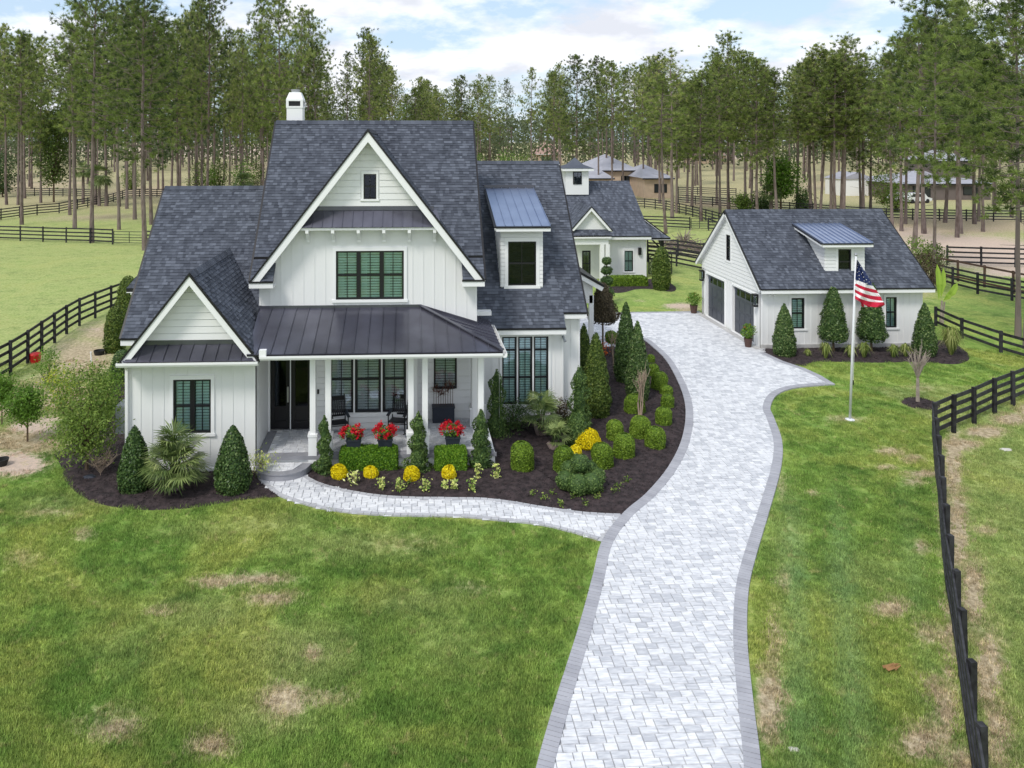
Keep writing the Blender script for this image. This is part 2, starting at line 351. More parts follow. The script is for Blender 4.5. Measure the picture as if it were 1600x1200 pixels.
# ------------------------------------------------------------------ facades
class Fr:
    def __init__(s, O, u, v=(0, 0, 1)):
        s.O = Vector(O); s.u = Vector(u).normalized(); s.v = Vector(v).normalized(); s.n = s.u.cross(s.v)
    def p(s, a, b, d=0.0): return s.O + s.u*a + s.v*b + s.n*d
def slab(mb, fr, poly, d0, d1, m=0, t=0.0, d0top=None):
    """solid between depth d0 and d1 (outer) over ccw poly"""
    mb.prism([fr.p(a, b, d0) for a, b in poly], fr.n*(d1-d0), m, t)
def rect(u0, u1, v0, v1): return [(u0, v0), (u1, v0), (u1, v1), (u0, v1)]
def fbox(mb, fr, u0, u1, v0, v1, d0, d1, m=0, t=0.0): slab(mb, fr, rect(u0, u1, v0, v1), d0, d1, m, t)

def wall(fr, poly, holes, parent, name='wall', thick=0.16, mt='white', label=None):
    mb = MB(); us = sorted({min(p[0] for p in poly), max(p[0] for p in poly)} | {h[0] for h in holes} | {h[1] for h in holes})
    vs = sorted({min(p[1] for p in poly), max(p[1] for p in poly)} | {h[2] for h in holes} | {h[3] for h in holes})
    for i in range(len(us)-1):
        for j in range(len(vs)-1):
            cu, cv = (us[i]+us[i+1])/2, (vs[j]+vs[j+1])/2
            if any(h[0] < cu < h[1] and h[2] < cv < h[3] for h in holes): continue
            c = rectclip(poly, us[i], us[i+1], vs[j], vs[j+1])
            if not c: continue
            mb.face([fr.p(a, b, 0) for a, b in c]); mb.face([fr.p(a, b, -thick) for a, b in reversed(c)])
    for k in range(len(poly)):
        a, b = poly[k], poly[(k+1) % len(poly)]
        mb.face([fr.p(*a, -thick), fr.p(*b, -thick), fr.p(*b, 0), fr.p(*a, 0)])
    for h in holes:
        r = rect(*h)
        for k in range(4):
            a, b = r[k], r[(k+1) % 4]; mb.face([fr.p(*a, 0), fr.p(*b, 0), fr.p(*b, -thick), fr.p(*a, -thick)])
    return obj(name, mb, M[mt], parent, label=label)

def cut_iv(lo, hi, cuts):
    iv = [(lo, hi)]
    for a, b in cuts:
        nw = []
        for x, y in iv:
            if b <= x or a >= y: nw.append((x, y)); continue
            if a > x: nw.append((x, a))
            if b < y: nw.append((b, y))
        iv = nw
    return [k for k in iv if k[1]-k[0] > 0.02]

def lap_boards(fr, poly, holes, parent, h=0.2, v0=None, mt='white', base=0.0):
    v = v0 if v0 is not None else min(p[1] for p in poly); top = max(p[1] for p in poly)
    u0 = min(p[0] for p in poly); u1 = max(p[0] for p in poly)
    while v < top-0.03:
        hs = [hh for hh in holes if hh[2] < v+h-1e-6 and hh[3] > v+1e-6]
        cu = sorted({u0, u1} | {x for hh in hs for x in hh[:2]})
        for i in range(len(cu)-1):
            mid = (cu[i]+cu[i+1])/2
            for a, b in cut_iv(v, v+h, [(hh[2], hh[3]) for hh in hs if hh[0] < mid < hh[1]]):
                c = rectclip(poly, cu[i], cu[i+1], a, b)
                if not c: continue
                mb = MB(); n = len(c)
                c = rectclip(c, cu[i]-1, cu[i+1]+1, a, b-0.016) or c; dd = [base+0.036-0.016*(q[1]-v)/h for q in c]
                fa = [fr.p(q[0], q[1], d) for q, d in zip(c, dd)]; ba = [fr.p(q[0], q[1], base) for q in c]
                mb.face(fa)
                for k in range(n): j = (k+1) % n; mb.face([ba[k], ba[j], fa[j], fa[k]])
                obj('siding_board', mb, M[mt], parent)
        v += h
def battens(fr, poly, holes, parent, step=0.3, u0=None, w=0.042, mt='white', d=0.014):
    a0 = min(p[0] for p in poly); a1 = max(p[0] for p in poly); n = max(1, round((a1-a0)/step)); st = (a1-a0)/n
    for i in range(n+1):
        u = min(max(a0+i*st, a0+w*0.9), a1-w*0.9); ww = w*(1.8 if i in (0, n) else 1)
        c0 = rectclip(poly, u-ww/2, u+ww/2, -1, 40)
        if not c0: continue
        lo, hi = min(p[1] for p in c0), max(p[1] for p in c0)
        for a, b in cut_iv(lo, hi, [(hh[2]-0.12, hh[3]+0.12) for hh in holes if hh[0]-0.12 < u+ww/2 and hh[1]+0.12 > u-ww/2]):
            c = rectclip(c0, u-ww, u+ww, a, b)
            if c:
                mb = MB(); slab(mb, fr, c, 0.0, d + (0.004 if i in (0, n) else 0)); obj('batten', mb, M[mt], parent)

def window(fr, units, v0, v1, parent, hb=(0.5,), vb=(0.5,), cas=0.10, blind='blind', casing=True, fw=0.055, label=None, curtain=False, glass='glass', half=None, wmull=False):
    """units: list of (u0,u1) openings of one window; frame, panes, blinds and white casing"""
    U0 = min(u[0] for u in units); U1 = max(u[1] for u in units)
    fm = MB()
    for a, b in units:
        fbox(fm, fr, a, b, v0, v0+fw, -0.09, 0.012); fbox(fm, fr, a, b, v1-fw, v1, -0.09, 0.012)
        fbox(fm, fr, a, a+fw, v0+fw, v1-fw, -0.09, 0.012); fbox(fm, fr, b-fw, b, v0+fw, v1-fw, -0.09, 0.012)
        for q in hb:
            z = v0+(v1-v0)*q; fbox(fm, fr, a+fw, b-fw, z-0.03, z+0.03, -0.075, 0.0)
        for q in vb:
            x = a+(b-a)*q; zs = [v0+fw]+[v0+(v1-v0)*k for k in hb]+[v1-fw]
            for i in range(len(zs)-1):
                fbox(fm, fr, x-0.011, x+0.011, zs[i]+(0.03 if i else 0), zs[i+1]-(0.03 if i < len(zs)-2 else 0), -0.058, -0.022)
    w = obj('window', fm, M['black'], parent, label=label)
    for a, b in units:
        zs = [v0+fw]+[v0+(v1-v0)*k for k in hb]+[v1-fw]
        for i in range(len(zs)-1):
            pm = MB(); z0 = zs[i]+(0.03 if i else 0); z1 = zs[i+1]-(0.03 if i < len(zs)-2 else 0)
            fbox(pm, fr, a+fw, b-fw, z0, z1, -0.045, -0.038); obj('pane', pm, M[glass], w)
        if blind:
            bm_ = MB(); z = v0+fw+0.01 if half is None else v0+(v1-v0)*half
            while z < v1-fw-0.03:
                p = [fr.p(a+fw+0.01, z, -0.08), fr.p(b-fw-0.01, z, -0.08), fr.p(b-fw-0.01, z+0.052, -0.118), fr.p(a+fw+0.01, z+0.052, -0.118)]
                bm_.prism(p, Vector((0, 0, 0.006)), 0); z += 0.088
            obj('blind', bm_, M[blind], w, kind='stuff')
        if curtain:
            cm_ = MB(); k = 10; cw = (b-a)*0.28
            for sgn, x0 in ((1, a+fw),):
                for i in range(k):
                    xa = x0+sgn*cw*i/k; xb = x0+sgn*cw*(i+1)/k; da = -0.19-0.03*(i % 2); db = -0.19-0.03*((i+1) % 2)
                    cm_.face([fr.p(xa, v0+fw, da), fr.p(xb, v0+fw, db), fr.p(xb, v1-fw, db), fr.p(xa, v1-fw, da)])
            obj('curtain', cm_, M['curtain'], w)
    if casing:
        c = MB(); e = cas; fm2 = MB()
        fbox(c, fr, U0-e, U1+e, v1, v1+e*1.25, 0.0, 0.045); fbox(c, fr, U0-e-0.03, U1+e+0.03, v0-e*0.9, v0, 0.0, 0.06)
        fbox(c, fr, U0-e, U0, v0, v1, 0.0, 0.045); fbox(c, fr, U1, U1+e, v0, v1, 0.0, 0.045)
        for i in range(len(units)-1): fbox(c if wmull else fm2, fr, units[i][1]-0.001, units[i+1][0]+0.001, v0, v1, -0.1, 0.03 if wmull else 0.008)
        if fm2.f: obj('mullion', fm2, M['black'], w)
        obj('window_trim', c, M['trim'], w)
    return w

# ------------------------------------------------------------------ roofs
def shingles(parent, p0, udir, vdir, poly, expo=0.125, wmin=0.08, wmax=0.20, name='shingles'):
    """poly: convex ccw outline in (u,v) roof coordinates; v runs up the slope"""
    u_ = Vector(udir).normalized(); v_ = Vector(vdir).normalized(); n_ = u_.cross(v_); O = Vector(p0); off = offset_of(parent)
    vs0 = min(p[1] for p in poly); vs1 = max(p[1] for p in poly); u0 = min(p[0] for p in poly); u1 = max(p[0] for p in poly)
    mb = MB(); r = 0; v = vs0
    def P(a, b, d): return O + u_*a + v_*b + n_*d
    while v < vs1-0.01:
        u = u0 - random.uniform(0, wmax); row_t = random.uniform(-0.05, 0.05)
        span = rectclip(poly, u0-1, u1+1, v, v+expo)
        if span:
            ulo = min(p[0] for p in span); uhi = max(p[0] for p in span); u = ulo-random.uniform(0, wmax)
            full_lo = max([p[0] for p in span if abs(p[0]-ulo) < 1e9 and p[0] < (ulo+uhi)/2] or [ulo]); full_hi = min([p[0] for p in span if p[0] > (ulo+uhi)/2] or [uhi])
            while u < uhi:
                w = random.uniform(wmin, wmax); a, b = u, u+w; u = b
                if b <= ulo: continue
                h = random.choice((0.014, 0.018, 0.024)); tv = min(1, max(0, random.betavariate(1.1, 2.6)*1.15+row_t))
                c = [(a, v), (b, v), (b, v+expo), (a, v+expo)]
                if a < full_lo or b > full_hi or v+expo > vs1:
                    c = rectclip(span, a, b, v, v+expo)
                    if not c: continue
                f = lambda q: h - (h-0.004)*(q[1]-v)/expo
                mb.face([P(q[0], q[1], f(q)) for q in c], 0, tv)
                lo = [q for q in c if abs(q[1]-v) < 1e-6]
                if len(lo) >= 2:
                    lo.sort(); mb.face([P(lo[0][0], v, -0.01), P(lo[-1][0], v, -0.01), P(lo[-1][0], v, h), P(lo[0][0], v, h)], 0, tv*0.5)
        v += expo
    return obj(name, mb, M['shingle'], parent, kind='stuff')
def roof_plane(parent, pts, thick=0.08, expo=0.125, mt='shingle'):
    """pts: 3D convex outline ccw from outside, pts[0]->pts[1] along the eave. Deck + shingles"""
    P = [Vector(p) for p in pts]; u_ = (P[1]-P[0]).normalized(); n_ = None
    for k in range(2, len(P)):
        n_ = u_.cross(P[k]-P[1])
        if n_.length > 1e-6: break
    n_.normalize(); v_ = n_.cross(u_)
    poly = [((p-P[0]).dot(u_), (p-P[0]).dot(v_)) for p in P]
    dv = Vector((0, 0, thick/max(n_.z, .3))); mb = MB(); mb.prism([p - dv for p in P], dv); mb.prism([p - dv - Vector((0, 0, 0.03)) for p in P], (0, 0, 0.027), 1); deck = obj('roof', mb, [M['drip'], M['trim']], parent)
    shingles(deck, P[0], u_, v_, poly, expo)
    return deck
def metal_plane(parent, pts, step=0.42, name='metal_panel', thick=0.03, lift=0.0, mt='seam'):
    P = [Vector(p) for p in pts]; u_ = (P[1]-P[0]).normalized(); n_ = None
    for k in range(2, len(P)):
        n_ = u_.cross(P[k]-P[1])
        if n_.length > 1e-6: break
    n_.normalize(); v_ = n_.cross(u_); O = P[0]+n_*lift
    poly = [((p-P[0]).dot(u_), (p-P[0]).dot(v_)) for p in P]
    u0 = min(p[0] for p in poly); u1 = max(p[0] for p in poly); n = max(1, round((u1-u0)/step)); st = (u1-u0)/n
    for i in range(n):
        a, b = u0+i*st, u0+(i+1)*st; c = rectclip(poly, a, b, -50, 50)
        if not c: continue
        mb = MB(); mb.prism([O+u_*q[0]+v_*q[1]-n_*thick for q in c], n_*thick)
        s = rectclip(poly, a-0.001, a+0.014, -50, 50)
        if s: mb.prism([O+u_*q[0]+v_*q[1] for q in s], n_*0.038)
        if i == n-1:
            s = rectclip(poly, b-0.014, b, -50, 50)
            if s: mb.prism([O+u_*q[0]+v_*q[1] for q in s], n_*0.038)
        obj(name, mb, M[mt], parent)
def fascia(parent, p, q, h=0.18, out=(0, -1, 0), t=0.035, drip=True, drop=0.0, name='fascia'):
    """white board below the line p-q, black drip edge above"""
    p = Vector(p); q = Vector(q); o = Vector(out).normalized(); d = (q-p).normalized(); dn = o.cross(d)
    if dn.z > 0: dn = -dn
    mb = MB(); c0 = dn*(h/2+0.045+drop) + o*(t/2+0.004); mb.bar(p+c0, q+c0, t, h, side=o); obj(name, mb, M['trim'], parent)
    if drip:
        mb = MB(); c1 = dn*(0.0225+drop) + o*(t/2+0.016); mb.bar(p+c1, q+c1, t+0.03, 0.055, side=o); obj('drip_edge', mb, M['drip'], parent)
def rake(parent, a, apex, b, h=0.17, t=0.035):
    """pair of mitred barge boards with drip edges on a gable facing -y"""
    for p, q in ((Vector(a), Vector(apex)), (Vector(apex), Vector(b))):
        d = q-p; c = abs(d.x)/d.length; hv = h/c; dv = 0.05/c; y0 = p.y-t
        def bd(z0, z1, y, tt, nm, mt):
            lo = min(p.z, q.z)-0.03; pp = [(p.x, p.z-z1), (q.x, q.z-z1), (q.x, q.z-z0), (p.x, p.z-z0)]; pp = clip2(pp, 0, -1, -lo); pts = [(a_, y, b_) for a_, b_ in pp]; mb = MB(); mb.prism(pts[::-1], (0, tt, 0)); obj(nm, mb, M[mt], parent)
        bd(dv, dv+hv, y0-0.004, t, 'barge_board', 'trim'); bd(-0.012, dv, y0-0.03, t+0.026, 'drip_edge', 'drip')
def ridge_cap(parent, p, q, s1=1.0):
    mb = MB(); p = Vector(p); q = Vector(q); d = (q-p); n = max(2, int(d.length/0.2)); sd_ = d.normalized().cross(Vector((0, 0, 1)))
    for i in range(n):
        a = p+d*(i/n); b = p+d*((i+1.15)/n); z = 0.035; tv = random.uniform(0, 0.6)
        for sg in (1, -1):
            w = sd_*sg*0.14 - Vector((0, 0, 0.14*s1)); x0 = a+Vector((0, 0, z+0.012)); x1 = b+Vector((0, 0, z))
            f = [x0, x1, x1+w, x0+w] if sg < 0 else [x0, x0+w, x1+w, x1]
            mb.face(f, 0, tv); mb.face([x0, x0+w, x0+w-Vector((0, 0, .03)), x0-Vector((0, 0, .03))], 0, tv)
    obj('ridge_cap', mb, M['shingle'], parent, kind='stuff')
def gutter(parent, p, q, out=(0, -1, 0), name='gutter'):
    p = Vector(p); q = Vector(q); o = Vector(out)
    mb = MB(); d = q-p; prof = [(0, 0), (0.09, 0.0), (0.12, 0.06), (0.12, 0.125), (0.105, 0.125), (0.10, 0.07), (0.08, 0.015), (0, 0.015)]
    a = [p + o*x + Vector((0, 0, z-0.125)) for x, z in prof]
    for i in range(len(prof)):
        j = (i+1) % len(prof); mb.face([a[i], a[j], a[j]+d, a[i]+d])
    for s_ in (0, 1):
        e = [x + d*s_ for x in [p, p+o*0.09-Vector((0, 0, 0.125))+Vector((0, 0, 0)), p+o*0.12-Vector((0, 0, 0.065)), p+o*0.12]]
        e[0] = p + d*s_ + Vector((0, 0, -0.125)); mb.face(e + [p+d*s_])
    obj(name, mb, M['trim'], parent)

# =================================================================== MAIN HOUSE
H = root('main_house', (-2.0, 26.0, 0.0), 'large white farmhouse with steep slate grey shingle roofs and black framed windows', 'house')
fx = lambda O: Fr(O, (1, 0, 0))
# --- front left gable wing (projects)
LX0, LX1, LY = -8.41, -4.65, 22.45
fr = fx((0, LY, 0)); mid = (LX0+LX1)/2; SL = 2.54/1.98
apz = 5.93
poly = [(LX0, 0.0), (LX1, 0.0), (LX1, 3.42), (mid, 3.42+(LX1-mid)*SL), (LX0, 3.42)]
wh = [(-7.09, -5.97, 1.17, 2.79)]
wf = wall(fr, poly, wh, H)
battens(fr, [(LX0, 0.12), (LX1, 0.12), (LX1, 3.32), (LX0, 3.32)], wh, wf, 0.34)
mb = MB(); fbox(mb, fr, LX0-0.02, LX1+0.02, 0.0, 0.12, 0, 0.035); obj('skirt_board', mb, M['trim'], wf)
window(fr, [(-7.09, -6.545), (-6.515, -5.97)], 1.17, 2.79, H, casing=True)
# lap boards in the gable triangle above the small metal roof
lp = [(mid-1.62, 3.98), (mid+1.62, 3.98), (mid, 3.98+1.62*SL)]
lap_boards(fr, lp, [], wf, 0.205)
# side walls
wall(Fr((LX1, LY, 0), (0, 1, 0)), [(0.002, 0), (2.4, 0), (2.4, 3.42), (0.002, 3.42)], [], H)
wall(Fr((LX0, LY+2.6, 0), (0, -1, 0)), [(0.0, 0), (2.598, 0), (2.598, 3.42), (0.0, 3.42)], [], H)
# gable roof (ridge runs back)
rx0, rx1, ry0, ry1 = -8.49, -4.47, 22.0, 27.2; rm = (rx0+rx1)/2; ez, rz_ = 3.50, 6.06
roof_plane(H, [(rx0, ry1, ez), (rx0, ry0, ez), (rm, ry0, rz_), (rm, ry1, rz_)])
roof_plane(H, [(rx1, ry0, ez), (rx1, ry1, ez), (rm, ry1, rz_), (rm, ry0, rz_)])
ridge_cap(H, (rm, ry0, rz_), (rm, ry1, rz_), 1.2)
rake(H, (rx0, ry0, ez), (rm, ry0, rz_), (rx1, ry0, ez), 0.17)
# soffit of the rake
mb = MB()
for a, b in (((rx0, ez), (rm, rz_)), ((rm, rz_), (rx1, ez))):
    mb.prism([(a[0], ry0+0.01, a[1]-0.20), (b[0], ry0+0.01, b[1]-0.20), (b[0], LY, b[1]-0.20), (a[0], LY, a[1]-0.20)][::-1], (0, 0, 0.05))
obj('soffit', mb, M['trim'], H)
# small metal roof across the gable
metal_plane(H, [(rx0+0.12, ry0-0.12, 3.50), (rx1-0.12, ry0-0.12, 3.50), (rx1-0.5, LY-0.01, 3.86), (rx0+0.5, LY-0.01, 3.86)], 0.38)
mb = MB(); fbox(mb, fr, mid-1.70, mid+1.70, 3.84, 3.97, 0.0, 0.05); obj('flashing', mb, M['seam'], H)
gutter(H, (rx0-0.04, ry0-0.12, 3.49), (rx1+0.02, ry0-0.12, 3.49))
mb = MB(); mb.box(rx0, rx1, ry0-0.11, LY, 3.36, 3.40); obj('soffit', mb, M['trim'], H)
# downspout on the left corner
mb = MB(); mb.bar((-8.36, 22.02, 3.38), (-8.44, 22.38, 3.16), 0.08, 0.10); mb.bar((-8.44, 22.38, 3.2), (-8.44, 22.38, 0.1), 0.08, 0.10); obj('downspout', mb, M['trim'], H)
mb = MB(); mb.box(-4.42, -4.22, 21.84, 22.0, 3.56, 3.80); obj('downspout', mb, M['trim'], H)

# --- left wing behind
EX0, EX1 = -9.42, -5.0; EY, EZ = 24.47, 3.50; RY, RZ = 28.81, 8.17; LS = (RZ-EZ)/(RY-EY)
roof_plane(H, [(EX0, EY, EZ), (EX1, EY, EZ), (EX1, RY, RZ), (EX0, RY, RZ)])
roof_plane(H, [(EX1, 2*RY-EY, EZ), (EX0, 2*RY-EY, EZ), (EX0, RY, RZ), (EX1, RY, RZ)])
ridge_cap(H, (EX0, RY, RZ), (EX1, RY, RZ), 1.0)
fascia(H, (EX0, EY, EZ), (rx0+0.1, EY, EZ), 0.18)
fascia(H, (EX0, EY, EZ), (EX0, RY-.12, RZ-.13), 0.16, out=(-1, 0, 0)); fascia(H, (EX0, RY+.12, RZ-.13), (EX0, 2*RY-EY, EZ), 0.16, out=(-1, 0, 0))
wall(fx((0, 24.9, 0)), [(-9.15, 0), (-8.3, 0), (-8.3, 3.6), (-9.15, 3.6)], [], H)
wall(Fr((-9.15, 32.7, 0), (0, -1, 0)), [(0, 0), (7.8, 0), (7.8, 3.5), (3.9, 3.5+3.9*LS), (0, 3.5)], [], H)
# flared low roof on the far left side
roof_plane(H, [(-10.35, 27.4, 4.55), (-9.3, 27.4, 4.55), (-9.3, 28.6, 6.1)][::1], expo=0.15)
roof_plane(H, [(-10.35, 31.5, 4.55), (-10.35, 27.4, 4.55), (-9.3, 28.6, 6.1), (-9.3, 31.5, 6.1)])
mb = MB(); mb.box(-10.25, -9.16, 27.5, 31.4, 4.3, 4.44); obj('soffit', mb, M['trim'], H)
mb = MB(); mb.box(-10.0, -9.16, 27.7, 31.2, 0, 4.3); obj('wall', mb, M['white'], H)

# --- tall centre block
BX0, BX1 = -5.15, 2.45; BY, BZ = 24.05, 5.42; TY, TZ = 28.7, 10.70
WX0, WX1, WY = -4.94, 2.24, 24.45
_y = WY+0.2; _z = BZ+(_y-BY)*(TZ-BZ)/(TY-BY)
roof_plane(H, [(BX0, _y, _z), (BX1, _y, _z), (BX1, TY, TZ), (BX0, TY, TZ)])
roof_plane(H, [(BX1, 2*TY-BY, BZ), (BX0, 2*TY-BY, BZ), (BX0, TY, TZ), (BX1, TY, TZ)])
ridge_cap(H, (BX0, TY, TZ), (BX1, TY, TZ), 1.1)
gm = (BX0+BX1)/2; GZ = 10.33; gs = (GZ-BZ)/(BX1-gm)
GF = BY-0.06
roof_plane(H, [(BX0, 28.5, BZ), (BX0, GF, BZ), (gm, GF, GZ), (gm, 28.5, GZ)])
roof_plane(H, [(BX1, GF, BZ), (BX1, 28.5, BZ), (gm, 28.5, GZ), (gm, GF, GZ)])
ridge_cap(H, (gm, GF, GZ), (gm, 28.4, GZ), 1.2)
rake(H, (BX0, GF, BZ), (gm, GF, GZ), (BX1, GF, BZ), 0.20)
mb = MB()
for a, b in (((BX0, BZ), (gm, GZ)), ((gm, GZ), (BX1, BZ))):
    mb.prism([(a[0], GF+0.01, a[1]-0.24), (b[0], GF+0.01, b[1]-0.24), (b[0], WY, b[1]-0.24), (a[0], WY, a[1]-0.24)][::-1], (0, 0, 0.05))
obj('soffit', mb, M['trim'], H)
fr = fx((0, WY, 0)); g2 = lambda x: BZ-0.22+(min(x-BX0, BX1-x))*gs
poly = [(WX0, 0.0), (WX1, 0.0), (WX1, g2(WX1)), (gm, g2(gm)), (WX0, g2(WX0))]
DW = [(-4.62, -3.22, 0.4, 3.25)]                               # double door
PW = [(-2.65, -0.12, 0.98, 3.30)]                              # porch triple window
UPW = (-2.43, -0.19, 4.71, 6.32); TW = (-1.52, -1.10, 8.03, 8.86)
wu = wall(fr, poly, [DW[0], PW[0], UPW, TW, (0.26, 3.0, -1, 3.5)], H)
# lap siding in the peak, board and batten below
pk = 7.80
lap = [((BX0+(pk-(BZ-0.22))/gs), pk), (BX1-(pk-(BZ-0.22))/gs, pk), (gm, g2(gm))]
lap_boards(fr, lap, [(TW[0]-0.1, TW[1]+0.1, TW[2]-0.1, TW[3]+0.12)], wu, 0.215)
bb = [(WX0, 4.55), (WX1, 3.95), (WX1, g2(WX1)), (BX1-(7.1-(BZ-0.22))/gs, 7.1), (BX0+(7.1-(BZ-0.22))/gs, 7.1), (WX0, g2(WX0))]
battens(fr, bb, [UPW], wu, 0.36)
window(fr, [(UPW[0], -1.70), (-1.675, -0.935), (-0.91, UPW[1])], UPW[2], UPW[3], H, casing=True, curtain=True, label='second floor triple window with green tinted blinds')
window(fr, [TW[:2]], TW[2], TW[3], H, blind=None, cas=0.07, fw=0.04, glass='glassclear', label='tiny attic window high in the front gable')
# pent metal roof under the peak with brackets
metal_plane(H, [(-3.50, GF+0.0, 7.14), (1.06, GF+0.0, 7.14), (0.90, WY-0.01, 7.66), (-3.36, WY-0.01, 7.66)], 0.325, lift=0.02)
mb = MB(); fbox(mb, fr, -3.22, 0.80, 7.66, 7.79, 0.0, 0.06); obj('flashing', mb, M['seam'], H)
mb = MB(); fbox(mb, fr, -3.62, 0.92, 7.05, 7.13, 0.002, WY-GF-0.04); obj('soffit', mb, M['trim'], H)
for i in range(6):
    x = -3.33+i*(0.82+3.33)/5; mb = MB()
    fbox(mb, fr, x-0.05, x+0.05, 6.62, 7.048, 0.0, 0.11); mb.bar(fr.p(x, 6.72, 0.09), fr.p(x, 7.0, 0.32), 0.09, 0.09, side=(1, 0, 0)); fbox(mb, fr, x-0.05, x+0.05, 6.95, 7.048, 0.11, 0.42)
    obj('bracket', mb, M['trim'], H)
# boxed eave returns at both tips
for x0, x1 in ((BX0, BX0+0.75), (BX1-0.72, BX1)):
    roof_plane(H, [(x0, GF-0.02, BZ-0.0), (x1, GF-0.02, BZ-0.0), (x1, WY+0.1, BZ+0.62), (x0, WY+0.1, BZ+0.62)], 0.05)
    fascia(H, (x0-0.02, GF-0.02, BZ-0.0), (x1, GF-0.02, BZ-0.0), 0.17)
    mb = MB(); mb.box(x0, x1, GF+0.03, WY-0.001, BZ-0.22, BZ-0.17); obj('soffit', mb, M['trim'], H)
# gable end walls of the block, back wall
bs = (TZ-BZ)/(TY-BY)
for X, d in ((WX0, -1), (WX1, 1)):
    f = Fr((X, 33.0 if d < 0 else WY, 0), (0, d, 0)); n = 33.0-WY
    wall(f, [(0.002, 0), (n-0.001, 0), (n-0.001, 5.5), (n/2, 5.5+(n/2)*bs*0.97), (0.002, 5.5)], [(-0.5, 0.80, -1, 3.5)] if d > 0 else [], H)
fascia(H, (BX1, BY, BZ), (BX1, TY, TZ), 0.16, out=(1, 0, 0)); fascia(H, (BX0, BY, BZ), (BX0, TY, TZ), 0.16, out=(-1, 0, 0))
wall(Fr((2.2, 33.0, 0), (-1, 0, 0)), [(0, 0), (7.1, 0), (7.1, 5.3), (0, 5.3)], [], H)
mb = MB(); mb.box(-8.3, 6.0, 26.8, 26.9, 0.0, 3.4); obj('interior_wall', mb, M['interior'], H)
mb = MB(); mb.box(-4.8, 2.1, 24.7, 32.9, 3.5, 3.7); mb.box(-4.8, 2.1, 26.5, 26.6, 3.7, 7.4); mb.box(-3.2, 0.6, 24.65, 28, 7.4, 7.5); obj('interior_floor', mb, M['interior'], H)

# --- chimney
cx, cy = -4.54, 29.6; z0, zt = 9.7, 11.25
ch = MB(); ch.box(cx-0.31, cx+0.31, cy-0.31, cy+0.31, z0, zt); chm = obj('chimney', ch, M['trim'], H)
mb = MB(); mb.box(cx-0.33, cx+0.33, cy-0.33, cy+0.33, zt+0.001, zt+0.07)
for sx in (-1, 1):
    for sy in (-1, 1): mb.box(cx+sx*0.28-0.05, cx+sx*0.28+0.05, cy+sy*0.28-0.05, cy+sy*0.28+0.05, zt+0.07, zt+0.27)
mb.box(cx-0.33, cx+0.33, cy-0.33, cy+0.33, zt+0.27, zt+0.33)
i = len(mb.v)
for s_, z in ((0.33, zt+0.331), (0.22, zt+0.62)):
    mb.v += [(cx-s_, cy-s_, z), (cx+s_, cy-s_, z), (cx+s_, cy+s_, z), (cx-s_, cy+s_, z)]
for a in range(4): b = (a+1) % 4; mb.f.append((i+a, i+b, i+4+b, i+4+a)); mb.m.append(0); mb.t.append(0)
mb.f.append((i+4, i+5, i+6, i+7)); mb.m.append(0); mb.t.append(0)
obj('chimney_cap', mb, M['trim'], chm)
mb = MB(); mb.box(cx-0.27, cx+0.27, cy-0.27, cy+0.27, zt+0.071, zt+0.26); obj('chimney_vent', mb, M['black'], chm)
mb = MB(); mb.lathe([(0.0, 0), (0.17, 0), (0.17, 0.08), (0.19, 0.09), (0.19, 0.12), (0.0, 0.13)], (cx, cy, zt+0.62)); obj('flue_cap', mb, M['metal'], chm)

# --- porch
PF = 22.45; PZ = 0.40
porch = MB(); porch.box(-4.649, 2.62, PF+0.06, 25.95, 0.0, PZ-0.005); pb = obj('porch', porch, M['trim'], H)
mb = MB(); mb.box(-4.62, 2.66, PF-0.0, PF+0.055, PZ-0.10, PZ+0.012, t=0.6); mb.box(-4.64, -4.36, PF+0.06, 24.44, PZ-0.004, PZ+0.012, t=0.6); mb.box(-4.35, 2.6, PF+0.06, PF+0.28, PZ-0.004, PZ+0.012, t=0.6)
obj('border', mb, M['border'], pb)
def ashlar(x0, x1, y0, y1, K=0.92):
    """random rectangular paving pattern: list of (x0,x1,y0,y1)"""
    out = []; cw, chh = 0.50*K, 0.34*K; ny = int((y1-y0)/chh)+1; nx = int((x1-x0)/cw)+1
    for j in range(ny):
        for i in range(nx):
            X = x0+i*cw+(0.17*K if j % 2 else 0); Y = y0+j*chh; k = random.random()
            if k < 0.3: r = [(0, 0.25, 0, 0.17), (0.25, 0.5, 0, 0.17), (0, 0.33, 0.17, 0.34), (0.33, 0.5, 0.17, 0.34)]
            elif k < 0.55: r = [(0, 0.33, 0, 0.17), (0.33, 0.5, 0, 0.17), (0, 0.25, 0.17, 0.34), (0.25, 0.5, 0.17, 0.34)]
            elif k < 0.75: r = [(0, 0.25, 0, 0.34), (0.25, 0.5, 0, 0.17), (0.25, 0.5, 0.17, 0.34)]
            elif k < 0.9: r = [(0, 0.25, 0, 0.17), (0, 0.25, 0.17, 0.34), (0.25, 0.5, 0, 0.34)]
            else: r = [(0, 0.17, 0, 0.17), (0.17, 0.5, 0, 0.17), (0, 0.33, 0.17, 0.34), (0.33, 0.5, 0.17, 0.34)]
            out += [(X+a*K, X+b*K, Y+c*K, Y+d*K) for a, b, c, d in r]
    return out
def stone(mb, a, b, c, d, z, t, g=0.0045, base=None):
    x0, x1, y0, y1 = a+g, b-g, c+g, d-g; zz_ = z+random.uniform(-0.0025, 0.0025); e = 0.006; zb = z-0.02 if base is None else base
    top = [(x0+e, y0+e, zz_), (x1-e, y0+e, zz_), (x1-e, y1-e, zz_), (x0+e, y1-e, zz_)]; bot = [(x0, y0, zb), (x1, y0, zb), (x1, y1, zb), (x0, y1, zb)]
    mb.face(top, 0, t)
    for k in range(4): j = (k+1) % 4; mb.face([bot[k], bot[j], top[j], top[k]], 0, t)
